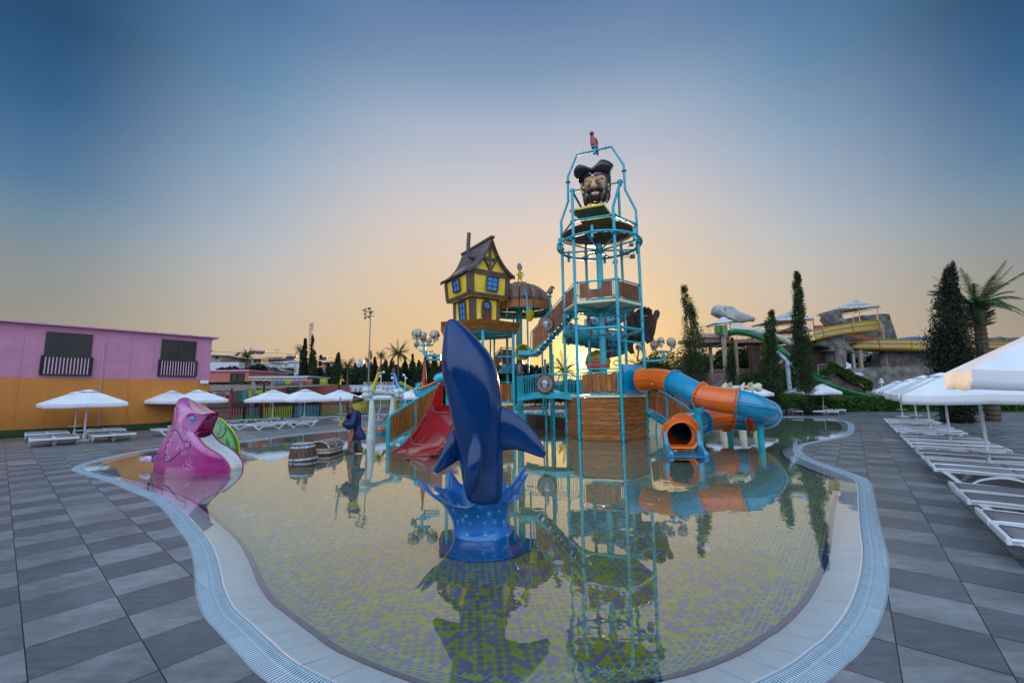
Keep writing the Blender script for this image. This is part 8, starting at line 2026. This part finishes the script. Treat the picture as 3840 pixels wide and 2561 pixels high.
# stage complex
sg=thing('stage_building','low stage building with lime, teal and salmon walls behind the fence','building',c2(800,860,46)); sg.location.z=0
bx(420,492,735,905,45,4,'wall_dark',mat('shadow_green_glass',(.03,.05,.035),.3),sg,z0=0); bx(492,528,738,880,44.9,4,'wall_teal',M_teal,sg,z0=0); bx(528,735,735,855,45,4,'wall_lime',M_lime,sg,z0=.6); bx(735,876,720,860,46,4,'wall_salmon',M_salm,sg,z0=.3); bx(876,1005,722,855,46.2,3,'banner_wall',mat('pale_banner',(.42,.47,.55),.6,var=.1,vscale=1),sg,z0=.3); bx(1005,1243,688,860,46,6,'wall_salmon',M_salm,sg,z0=0)
bx(400,1110,842,900,44,2.5,'stage_floor',mat('dark_stage_red',(.06,.012,.02),.6,var=.4,vscale=5),sg,z0=0)
for x,y,w_,h in((545,800,18,80),(590,770,22,90),(640,830,16,40)): bx(x,x+w_,y,y+h,43.8,.6,'stage_prop',mat('maroon_prop',(.10,.01,.03),.6),sg)
MB().tube([c2(895+9*math.cos(a),748+16*math.sin(a),46.1) for a in [2*PI*q/20 for q in range(20)]],.05,5,closed=True).build('banner_ring',mat('grey_print',(.12,.15,.2),.6),sg)
text_part('banner_lettering','SERC',.5,mat('navy_print',(.02,.03,.15),.6),sg,c2(955,742,46.05),(1,0,0),(0,0,1),.03)
cols_=[M_lime,M_salm,mat('lilac_panel',(.30,.16,.30),.6),mat('grey_teal_panel',(.14,.2,.26),.6),M_lime,mat('lilac_panel',(.3,.16,.3)),M_salm,mat('orange_panel2',(.5,.2,.1),.6),mat('lilac_panel',(.3,.16,.3)),M_lime]
xs=[538,600,680,740,800,870,930,990,1055,1115,1178,1237]
for k in range(11):
    o=bx(xs[k],xs[k+1]-4,632+(8 if k<5 else 0),684,48,.3,'parapet_panel',[M_lime,M_salm,M_salm,cols_[3],cols_[3],M_lime,cols_[2],M_salm,cols_[7],cols_[2],M_lime][k],sg)
    for q in range(6):
        x=xs[k]+(xs[k+1]-4-xs[k])*(q+.5)/6; a=c2(x,634,47.9);b=c2(x,684,47.9); MB().box((a.x,47.85,(a.z+b.z)/2),(.12,.06,a.z-b.z)).build('rib',M_black if k in(9,) else o.data.materials[0],o)
tr=thing('stage_roof','flat metal stage roof on truss legs with hanging black lights','stage roof',c2(800,640,43)); 
bx(540,1075,614,622,42,5,'roof_plate',mat('pale_metal',(.42,.44,.46),.5,metal=.3),tr)
M_truss=mat('truss_aluminium',(.4,.4,.4),.4,metal=.5); mb=MB()
for y0,y1,Y in((626,648,42),(626,648,46)):
    for y in(y0,y1): mb.tube([c2(545,y,Y),c2(1060,y+2,Y)],.05,5)
    for k in range(26): x=545+k*20; mb.tube([c2(x,y0,Y),c2(x+(10 if k%2 else 0),y1,Y)],.035,4)
mb.build('truss_beam',M_truss,tr)
for x in(590,760,1010,600):
    Y=42.2 if x!=600 else 45; mb=MB(); 
    for dx in(-9,9): 
        a=c2(x+dx,630,Y); mb.cyl((a.x,Y,0),a,.05,n=5)
    for k in range(9): a=c2(x-9,640+k*24,Y);b=c2(x+9,655+k*24,Y); mb.tube([a,b],.03,4)
    mb.build('truss_leg',M_truss,tr)
for k in range(9): c=c2(600+k*16+(k//5)*6,664+(k%3)*5,42.5); MB().box(c,(.17,.15,.2)).cyl(c,c+V(0,0,.25),.02).build('stage_light',M_black,tr)
# net canopy
net=thing('camouflage_net','sagging tan net canopy strung on black posts over the turf','net canopy',c2(700,700,39)); 
vs=[];nx,ny=200,30
for i in range(nx+1):
    for j in range(ny+1):
        q=i/nx; s=j/ny; x=185+1155*q; y=686-2*q+(62*(1-q)**.8)*s+6*math.sin(q*22+s*3)*s*(1-q); vs.append(c2(x,y,43-6.0*s+1.0*q))
nm=MB().add(vs,[(i*(ny+1)+j,i*(ny+1)+j+1,(i+1)*(ny+1)+j+1,(i+1)*(ny+1)+j) for i in range(nx) for j in range(ny) if (i*7+j*5+(i*j)%5)%3])
nm.build('net_mesh',mat('tan_net',(.30,.24,.17),.9,var=.3,vscale=10),net)
for x,y0,Y in((400,716,37.5),(684,684,37.5),(195,690,38),(1345,684,44)):
    a=c2(x,y0,Y); MB().cyl((a.x,Y,0),a,.08,n=10).build('post',M_black if x!=195 else M_or,net,smooth=True)
ps=thing('poster_board','white and red face painting poster board under the net','poster',c2(300,800,38)); bx(228,372,752,838,38.6,.1,'board',M_white,ps); bx(228,372,778,838,38.5,.04,'red_panel',mat('poster_red',(.35,.02,.03),.6),ps)
M_txt=mat('navy_print',(.02,.03,.15),.6); text_part('lettering','FACE PAINTING',.13,M_txt,ps,c2(300,760,38.45),(1,0,0),(0,0,1),.02,sx=1); text_part('lettering','YÜZ BOYAMA',.13,M_txt,ps,c2(300,770,38.45),(1,0,0),(0,0,1),.02)
for r in range(2):
    for k in range(3): c=c2(262+k*34,793+r*28,38.42); MB().tube([c+V(.12*math.cos(a),0,.12*math.sin(a)) for a in [2*PI*q/14 for q in range(14)]],.015,5,closed=True).ball(c,.07,8,6,sc=(1,.2,1)).build('face_picture',M_white,ps)
for k,x in enumerate((392,680)):
    a=c2(x,850,36.5); t=thing('red_bollard','tall red padded post at the %s net pole'%('left','right')[k],'post',(a.x,36.5,0)); MB().cyl((a.x,36.5,0),(a.x,36.5,2.3),.10,n=12).build('pad',mat('red_pad',(.4,.02,.02),.5),t,smooth=True)
# giraffes
def giraffe(Y,head,neck,body,legs,m,label):
    """px lists in the c2 frame: head (x,y) facing dx, neck path with radii, body path, legs"""
    t=thing('giraffe_statue',label,'giraffe statue',c2(body[0][0],900,Y)); t.location.z=0
    MB().tube(spl([c2(x,y,Y) for x,y,_ in neck+body],4),[r*.42 for r in np.interp(np.linspace(0,1,4*(len(neck+body)-1)+1),np.linspace(0,1,len(neck+body)),[q[2] for q in neck+body])],14).build('body',m,t,smooth=True,)
    hx,hy,dx=head; s=1 if dx>0 else -1; h=MB(); h.tube([c2(hx-6*s,hy,Y),c2(hx+6*s,hy+3,Y),c2(hx+24*s,hy+16,Y)],[.15,.14,.07],12); h.build('head',m,t,smooth=True)
    MB().ball(c2(hx-5*s,hy-12,Y),.19,12,8,sc=(1,1,.75)).build('head_cap',mat('red_brown_tuft',(.22,.03,.02),.6),t,smooth=True)
    for e in(-7,5): MB().tube([c2(hx+e*s,hy-18,Y),c2(hx+e*s*1.2,hy-42,Y)],[.045,.025],6).build('horn',mat('orange_horn',(.5,.14,.03),.5),t,smooth=True)
    MB().ball(c2(hx+4*s,hy-3,Y-.14),.04,8,6).build('eye',M_black,t)
    for lx,ly in legs:
        a=c2(lx,ly,Y); MB().cyl((a.x,Y+.2*(lx%3),0),a,.07,.12,n=10).build('leg',m,t,smooth=True)
    return t
M_gy=mat('yellow_giraffe',(.55,.42,.01),.35,var=.08,coat=.4); M_gb=mat('blue_giraffe',(.04,.25,.50),.35,var=.15,vscale=2,coat=.4)
giraffe(47,(1693,578,1),[(1692,580,.38),(1680,620,.42),(1665,665,.5),(1648,710,.62)],[(1625,745,.95),(1595,765,1.0),(1565,775,.8)],[(1640,800),(1600,800),(1560,800),(1580,800)],M_gy,'yellow giraffe statue facing right beside the light mast')
giraffe(47,(1824,583,-1),[(1826,585,.38),(1838,630,.42),(1852,675,.5),(1868,715,.65)],[(1895,740,.85),(1925,755,.85),(1945,775,.7)],[(1938,800),(1955,790),(1890,810),(1905,800)],M_gb,'blue giraffe statue facing left beside the flume')
giraffe(58,(1366,640,1),[(1364,642,.32),(1358,670,.34),(1350,705,.4),(1342,740,.55)],[(1335,765,.8),(1320,775,.7)],[(1342,800),(1318,800)],M_gy,'small distant yellow giraffe statue above the white parasol')
# bumper car hall with lettering
hall=thing('bumper_car_hall','low pale awning hall carrying the AUTO SCOOTER letters','building',c2(1600,760,58)); hall.location.z=0
mb=MB(); a=[c2(1395,690,60),c2(1860,690,60),c2(1860,742,56),c2(1410,742,56)]; mb.add(a+[p-V(0,0,.15) for p in a],[(0,1,2,3),(4,5,6,7),(0,1,5,4),(1,2,6,5),(2,3,7,6),(3,0,4,7)]).build('awning',mat('pale_blue_awning',(.42,.46,.52),.6),hall)
for k in range(12): x=1410+k*40; MB().tube([c2(x+2,716,57.8),c2(x-6,742,55.9)],.1,5).build('awning_rib',mat('grey_rib',(.2,.22,.26),.5),hall)
for k in range(5): MB().lathe(c2(1440+k*52,728,55.8),[(0,.2),(.06,.16),(.13,-.13),(0,-.13)],8).build('orange_lamp',mat('orange_shade',(.45,.14,.05),.5),hall)
bx(1400,1860,744,850,58,3,'dark_front',mat('dark_interior',(.02,.018,.02),.7),hall,z0=0); bx(1455,1480,748,790,57.5,.2,'red_sign',mat('poster_red',(.35,.02,.03)),hall)
M_let=mat('cream_letters',(.55,.52,.38),.5)
for k,ch_ in enumerate('AUTO SCOOTER'):
    if ch_!=' ': text_part('letter',ch_,.52,M_let,hall,c2(1567+k*22.3,674+k*.2,57),(1,0,0),(0,0,1),.1,sx=1)
MB().tube([c2(1555,686,57.3),c2(1820,688,57.3)],.06,5).build('letter_rail',M_steel,hall)
# caterpillar coaster
ct=thing('caterpillar_coaster','green and orange caterpillar coaster train on its track','coaster train',c2(1930,700,52)); 
for k in range(9): c=c2(1885+k*13,668+k*7,52); MB().ball(c,.22,12,8,sc=(1,1,.9)).build('car',mat('orange_shell',(.5,.16,.03),.4) if k else mat('leaf_green',(.08,.3,.03),.4),ct,smooth=True)
MB().tube(spl([c2(1870,672,51.6),c2(1920,700,51.6),c2(1990,745,51.6)],6),.17,8).build('green_skirt',mat('leaf_green',(.08,.3,.03)),ct,smooth=True)
tk=thing('coaster_track','dark steel coaster track sloping right below the caterpillar','track',c2(1930,760,52)); mb=MB()
for off in(0,10): mb.tube([c2(1860,690+off,52),c2(1990,765+off,52)],.07,5)
for k in range(8): mb.tube([c2(1860+k*18,690+k*10,52),c2(1865+k*18,703+k*10,52)],.05,4)
for x in(1870,1930,1985): a=c2(x,700+(x-1870)*.5,52); mb.cyl((a.x,52,0),a,.12,n=6)
mb.build('rails',mat('rusty_steel',(.12,.08,.06),.7),tk)
# horn lamps
for k,(x,y,Y,x0) in enumerate(((1735,575,50,1715),(1700,610,50,1712),(1810,625,50,1822),(1912,600,50,1925),(1930,628,50,1930))):
    c=c2(x,y,Y); t=thing('horn_lamp','white horn shaped lamp on a curved pole, %s'%['highest of the left pair','lower of the left pair','beside the blue giraffe neck','above the caterpillar coaster','right of the caterpillar lamp'][k],'lamp',(c2(x0,700,Y).x,Y,0)); b=c2(x0,660,Y)
    MB().tube(spl([V(b.x,Y,0),b,c2(x0+2,y+15,Y),c2((x+x0)/2+4,y-2,Y),c],4),.025,6).build('pole',M_white,t,smooth=True); MB().lathe(c,[(0,.16),(.06,.12),(.17,-.08),(0,-.06)],12,axis=(-.4,-.6,.7)).build('shade',M_white,t,smooth=True)
# light mast
lm=thing('light_mast','tall grey floodlight mast with a ring of floodlights at its top','light mast',gnd(1380,43)); a=P(1381,1165,43); x0=gnd(1380,43).x
MB().cyl((x0,43,0),(x0,43,a.z),.10,.06,n=12).build('pole',mat('galvanised_pole',(.20,.20,.20),.5,metal=.5,var=.1),lm,smooth=True)
lp=lambda x,y,Y=43:P(1320+x*.13393,1140+y*.13393,Y)
mb=MB(); 
for y in(200,340): mb.tube([lp(350,y+20,42.8),lp(500,y-15,42.5),lp(605,y,43),lp(460,y+30,43.3)],.03,5,closed=True)
for x in(605,410,350): mb.tube([lp(x,200,43),lp(x,345,43)],.015,4)
mb.build('light_ring',M_steel,lm)
for x,y,w_,h,rt in((335,175,.5,.35,.7),(400,150,.5,.4,.3),(490,130,.8,.5,0),(365,285,.5,.4,.5),(525,250,.8,.45,0),(370,395,.5,.45,-.3),(495,370,.6,.5,.1)):
    MB().box(lp(x,y,42.8),(w_*.42,.12,h*.42),M=Matrix.Rotation(rt,3,'Y')@Matrix.Rotation(.3,3,'X')).build('floodlight',mat('dark_lamp_body',(.07,.075,.08)),lm)
# lattice mast, street lamp, billboard
lt=thing('lattice_mast','slim steel lattice telecom mast behind the cypresses','lattice mast',gnd(1168,95)); mb=MB(); T0=P(1168,1210,95); bw=.55; X0=gnd(1168,95).x
for s in((-1,-1),(1,-1),(1,1),(-1,1)): mb.tube([(X0+s[0]*bw,95+s[1]*bw,0),(T0.x+s[0]*.25,95+s[1]*.25,T0.z)],.05,5)
for k in range(24):
    q=k/24; z=T0.z*q; z2=T0.z*(q+1/24); w1=bw*(1-q)+.25*q; cx_=X0*(1-q)+T0.x*q
    for s in(-1,1): mb.tube([(cx_-w1,95-w1*s,z),(cx_+w1,95-w1*s,z2)],.03,4); mb.tube([(cx_-w1,95-w1*s,z),(cx_+w1,95-w1*s,z)],.03,4)
mb.build('lattice',mat('red_white_steel',(.22,.12,.10),.6),lt)
for y in(1240,1262): MB().cyl(P(1172,y,94.5),P(1172,y+10,94.5),.2).build('antenna',M_white,lt)
sl2=thing('street_lamp','double armed street lamp among the far houses','street lamp',gnd(1042,100)); a=P(1042,1312,100); MB().tube([(gnd(1042,100).x,100,0),a],.06,6).tube([P(1032,1311,100),P(1040,1316,100),P(1050,1308,100)],.05,5).box(P(1031,1311,100),(.45,.2,.12)).box(P(1052,1308,100),(.45,.2,.12)).build('pole',M_steel,sl2)
bb=thing('billboard','white roadside billboard with a round crest and grey lettering','billboard',c2(1530,500,90)); bx(1497,1558,472,540,90,.6,'board',M_white,bb); MB().lathe(c2(1527,482,89.9),[(0,-.2),(.45,-.2),(.45,.2),(0,.2)],24,axis=(0,1,0)).build('crest_board',M_white,bb); MB().tube([c2(1527,478,89.6)+V(.3*math.cos(a),0,.3*math.sin(a)) for a in [2*PI*q/20 for q in range(20)]],.04,5,closed=True).build('crest_ring',mat('grey_print',(.12,.15,.2)),bb)
for k in range(3): MB().box(c2(1527,505+k*9,89.6),(1.1-.2*k,.1,.08)).build('text_line',mat('grey_print',(.12,.15,.2)),bb)
bx(1508,1514,540,640,90,.4,'leg',M_steel,bb); bx(1542,1548,540,640,90,.4,'leg',M_steel,bb)
# far houses
M_wh=mat('white_render',(.50,.52,.55),.7,var=.05); M_rt=mat('brown_roof_tile',(.17,.065,.05),.8,var=.2); M_gw=mat('grey_beige_wall',(.30,.27,.25),.8,var=.1)
def hroof(x0,x1,xa,xb,y0,y1,Y,dep,par,m=None):
    a=[c2(x0,y1,Y),c2(x1,y1,Y)]; a+=[p+V(0,dep,0) for p in a[::-1]]; r=[c2(xa,y0,Y)+V(0,dep/2,0),c2(xb,y0,Y)+V(0,dep/2,0)]
    MB().add(a+r,[(0,1,5,4),(1,2,5),(2,3,4,5),(3,0,4),(0,1,2,3)]).build('roof',m or M_rt,par)
HN=[0]
def heater(x,y,Y,par,s=1):
    HN[0]+=1
    c=c2(x,y,Y); t=thing('solar_water_heater','solar water heater, %s'%['left end of the low brown roof','right end of the low brown roof','first from left on the main brown roof','second from left on the main brown roof','third from left on the main brown roof','rightmost on the main brown roof','leftmost on the white house roof','middle one on the white house roof','rightmost on the white house roof','on the flat roofed house by the pink building','left one on the pink house','right one on the pink house'][HN[0]-1],'solar heater',c,0,'solar water heaters on the far roofs'); MB().cyl(c+V(-.9*s,0,.9*s),c+V(.9*s,0,.9*s),.38*s,n=10).build('tank',M_steel,t,smooth=True); MB().add([c+V(-.9*s,-.4,.5*s),c+V(.9*s,-.4,.5*s),c+V(1.3*s,-1.6,-.7*s),c+V(-.5*s,-1.6,-.7*s)],[(0,1,2,3)]).build('panel',M_glass2,t)
h1=thing('white_house','white two storey house with three windows beside the cypresses','house',c2(850,540,92)); bx(730,975,488,590,92,9,'wall',M_wh,h1,z0=0); bx(850,985,500,590,90,3,'wing',M_wh,h1,z0=0); hroof(712,990,775,960,462,490,91,11,h1,M_wh)
for x0,x1,y0,y1 in((860,893,495,522),(945,960,500,520),(757,768,512,525),(790,800,500,518)): bwin(h1,x0,x1,y0,y1,89.9 if x0>850 else 91.9,fr=.07,g=1)
bx(818,900,538,546,88,3,'porch_roof',M_rt,h1)
h2=thing('brown_roof_house','grey house with a hipped brown roof and shop signs','house',c2(620,480,98)); bx(570,760,455,560,98,10,'wall',M_gw,h2,z0=0); bx(378,575,462,500,100,8,'wall',M_gw,h2,z0=0); hroof(560,862,610,700,427,466,97,12,h2); hroof(352,590,400,570,448,468,99,10,h2)
bx(655,715,458,490,96.5,.4,'yellow_sign',mat('yellow_sign',(.6,.36,.03),.5),h2); bx(652,716,490,524,96.4,.4,'pharmacy_sign',M_white,h2)
text_part('sign_lettering','АПТЕКА',.42,mat('poster_red',(.35,.02,.03)),h2,c2(684,503,96.1),(1,0,0),(0,0,1),.1); text_part('sign_lettering','ECZANESİ',.22,M_txt,h2,c2(684,517,96.1),(1,0,0),(0,0,1),.1); text_part('sign_lettering','ECZANE',.38,mat('dark_yellow_print',(.35,.15,.01),.5),h2,c2(685,475,96.1),(1,0,0),(0,0,1),.1)
for x0,x1,y0,y1 in((640,652,470,488),(600,612,470,488)): bwin(h2,x0,x1,y0,y1,97.9,fr=.07)
bx(650,758,533,546,90,3,'canopy_slab',M_rt,h2)
h3=thing('flat_roof_house','unfinished looking house with a dark roof beside the pink building','house',c2(250,450,92)); bx(198,300,428,470,92,8,'wall',M_gw,h3,z0=0); hroof(190,302,200,240,410,432,91,10,h3); bx(270,335,452,472,94,6,'wall',M_gw,h3,z0=0); bx(196,460,492,528,90,2,'long_white_wall',M_wh,h3,z0=0); bwin(h3,258,275,440,458,91.9,fr=.07)
h4=thing('pink_house','small pink gabled house between the conifers','house',c2(1225,510,105)); bx(1188,1262,488,560,105,8,'wall',mat('pale_pink_render',(.42,.26,.27),.8),h4,z0=0); hroof(1183,1275,1205,1225,470,492,104,10,h4); bwin(h4,1215,1225,495,510,104.9,fr=.07); bwin(h4,1238,1247,498,512,104.9,fr=.07)
h5=thing('far_white_house','pale house low behind the palms under the billboard','house',c2(1480,560,100)); bx(1380,1500,545,600,100,6,'wall',M_wh,h5,z0=0); hroof(1370,1510,1400,1480,535,548,99,8,h5); bwin(h5,1440,1455,560,575,99.9,fr=.07)
for x,y,Y in((465,424,99),(530,424,99),(575,408,97),(605,408,97),(643,410,97),(680,412,97),(905,455,91),(920,455,91),(950,458,91),(215,408,91),(1195,462,104),(1224,465,104)): heater(x,y,Y,None,.55)
# power lines
pwl=thing('power_line','thin power lines strung above the far houses','power line',c2(600,420,90)); MB().tube(spl([c2(200,392,90),c2(500,408,90),c2(900,415,90),c2(1400,470,90)],5),.035,4).tube(spl([c2(200,425,90),c2(500,435,90),c2(900,445,90),c2(1400,490,90)],5),.035,4).build('wire',M_black,pwl)
# ---------------------------------------------------------------- trees on the left
gL='conifers behind the fairground'
def con(px,ytop,hw,Y,n,label,seed,m=None,sz=.26):
    b=gnd(px,Y); h=hrow(px,ytop,Y); w_=hw*Y/1555; return conifer(b,h,[(0,w_*.9),(.3,w_),(.6,w_*.75),(.85,w_*.35),(1,.06)],n,label,gL,seed,m=m,size=sz)
c2x=lambda x:700+x*.42536; c2y=lambda y:1150+y*.42536
L_c=[(1020,292,36,62,6000,'tall slim cypress left of the lattice mast'),(1085,262,30,66,3200,'wispy conifer standing before the lattice mast'),(1108,400,36,62,4500,'dark conifer just right of the lattice mast'),(1165,435,32,64,2600,'thin conifer before the pink house'),(1230,500,30,60,2600,'short dark conifer right of the pink house'),(1322,410,46,60,6500,'broad dark cypress left of the middle palm'),(1290,520,40,64,3500,'low conifer behind the small giraffe'),(1605,372,22,66,3000,'thin conifer hugging the light mast'),(1560,505,44,70,4000,'dark conifer under the billboard'),(1650,450,46,72,4500,'dark conifer between the mast and the fan palm'),(1745,470,44,70,4500,'dark conifer behind the yellow giraffe head'),(1800,455,40,74,4000,'dark conifer left of the big palm'),(1920,450,46,68,4500,'dark conifer right of the big palm'),(1985,430,42,70,4500,'dark pointed conifer above the coaster'),(2040,480,44,66,4500,'dark conifer right of the coaster'),(2110,430,52,60,6500,'large dark cypress left of the skull pipes'),(2180,425,52,60,6500,'large dark cypress below the skull pipes'),(2250,440,52,62,6000,'large dark cypress just left of the whale'),(2320,460,52,64,5000,'dark cypress behind the whale'),(1470,540,44,72,3500,'dark conifer right of the middle palm')]
for k,(x,y,w_,Y,n,lab) in enumerate(L_c): con(c2x(x),c2y(y),w_*.42536*1.4,Y,n,lab,100+k,m=M_cyp if k%3 else M_cypd)
for k,(x,y,Y,h,L,lab) in enumerate(((985,395,64,0,1.2,'fan palm behind the tall slim cypress'),(507,445,80,0,1.6,'bushy palm before the brown roof house'),(1410,530,58,0,1.3,'middle palm with a stout trunk left of the billboard'),(1705,440,72,0,1.25,'rounded palm right of the light mast'),(1858,420,64,0,2.1,'large feathery date palm above the blue giraffe'),(920,565,74,0,.85,'little palm in front of the white house'),(1590,480,76,0,1.0,'small palm behind the light mast'))):
    px=c2x(x); h=hrow(px,c2y(y),Y); palm(gnd(px,Y),h,L,lab,None,60+k,nf=34,tr_=.12)
for k,(x0,yt,Y,wd,n,lab,m) in enumerate(((640,490,66,5.5,9000,'big round dark pine above the stage roof',M_cypd),(330,505,70,4.5,6000,'dark pines behind the salmon building, right clump',M_cypd),(240,498,70,4.2,4500,'dark pines behind the salmon building, left clump',M_cypd),(800,530,64,3.6,4500,'loose grey green tree before the white house',M_olive),(870,590,62,4.2,3500,'low bushes at the foot of the white house',M_cypd),(560,520,74,3.6,4000,'dark round tree before the brown roof house',M_cypd))):
    px=c2x(x0); h=hrow(px,c2y(yt),Y); bushy(gnd(px,Y),h,wd,n,lab,None,80+k,m=m,size=.45,flat=.9)
wd_=thing('far_wood',None,None); tag(wd_,kind='structure'); rg=np.random.default_rng(12); n=60000
px=rg.uniform(700,2060,n); Yv=rg.uniform(76,84,n); pts=[]
for a,b in zip(px,Yv):
    top=(7.0 if a>1230 else 5.0)+1.4*noise.noise(Vector((a*.02,0,0)))+1.0*noise.noise(Vector((a*.09,3,0))); pts.append((P(a,1500,b).x,b,rg.uniform(0,1)**.8*max(2.5,top*(1.0 if a>1200 else .78))))
o=leafmesh('wood_leaves',np.array(pts),.42,M_cypd,wd_,rg,1.5); o['kind']='stuff'
px=rg.uniform(2000,3900,n); Yv=rg.uniform(84,92,n); pts=[]
for a,b in zip(px,Yv): pts.append((P(a,1500,b).x,b,rg.uniform(0,1)**.8*(3.4+1.3*noise.noise(Vector((a*.012,5,0)))+(2.5 if a>2380 else 0))))
o=leafmesh('wood_leaves',np.array(pts),.42,M_cypd,wd_,rg,1.5); o['kind']='stuff'
# distant hills at the right
hl=MB(); vs=[]
for k in range(41):
    x=-500+k*30; vs+=[V(x,700,-20),V(x,700,22+10*noise.noise(V(k*.15,0,0))+(26 if 380<x<700 else 0)*(.6+.4*noise.noise(V(k*.3,4,0))))]
hl.add(vs,[(2*k,2*k+2,2*k+3,2*k+1) for k in range(40)]); b_=[v+V(0,60,0) for v in vs]
o=hl.build('hills',mat('far_blue_hill',(.12,.14,.17),1)); tag(o,kind='structure')

# trees standing behind the photographer (they show in the glossy whale and the windows)
rg=np.random.default_rng(77); n=16000; xs_=rg.uniform(-45,45,n); tp=np.array([5.5+2.2*noise.noise(Vector((q*.35,1,0)))+1.2*noise.noise(Vector((q*1.3,2,0))) for q in xs_])
o=leafmesh('wood_leaves',np.stack([xs_,-17-rg.uniform(0,3,n),rg.uniform(0,1,n)**.8*tp],1),.5,M_cypd,wd_,rg,1.5); o['kind']='stuff'
import OpenImageIO as oiio, sys
im=oiio.ImageBuf('/workdir/render_main.png'); s=im.spec(); 
for x,ys in ((50,(5,80,160,240,300)),(270,(5,80,160,240,280,330)),(536,(5,80,160,220,266)),(720,(5,80,160,240,290)),(1005,(5,80,160,210,250))):
    print(x,[(y,tuple(int(v*255) for v in im.getpixel(x,y)[:3])) for y in ys])
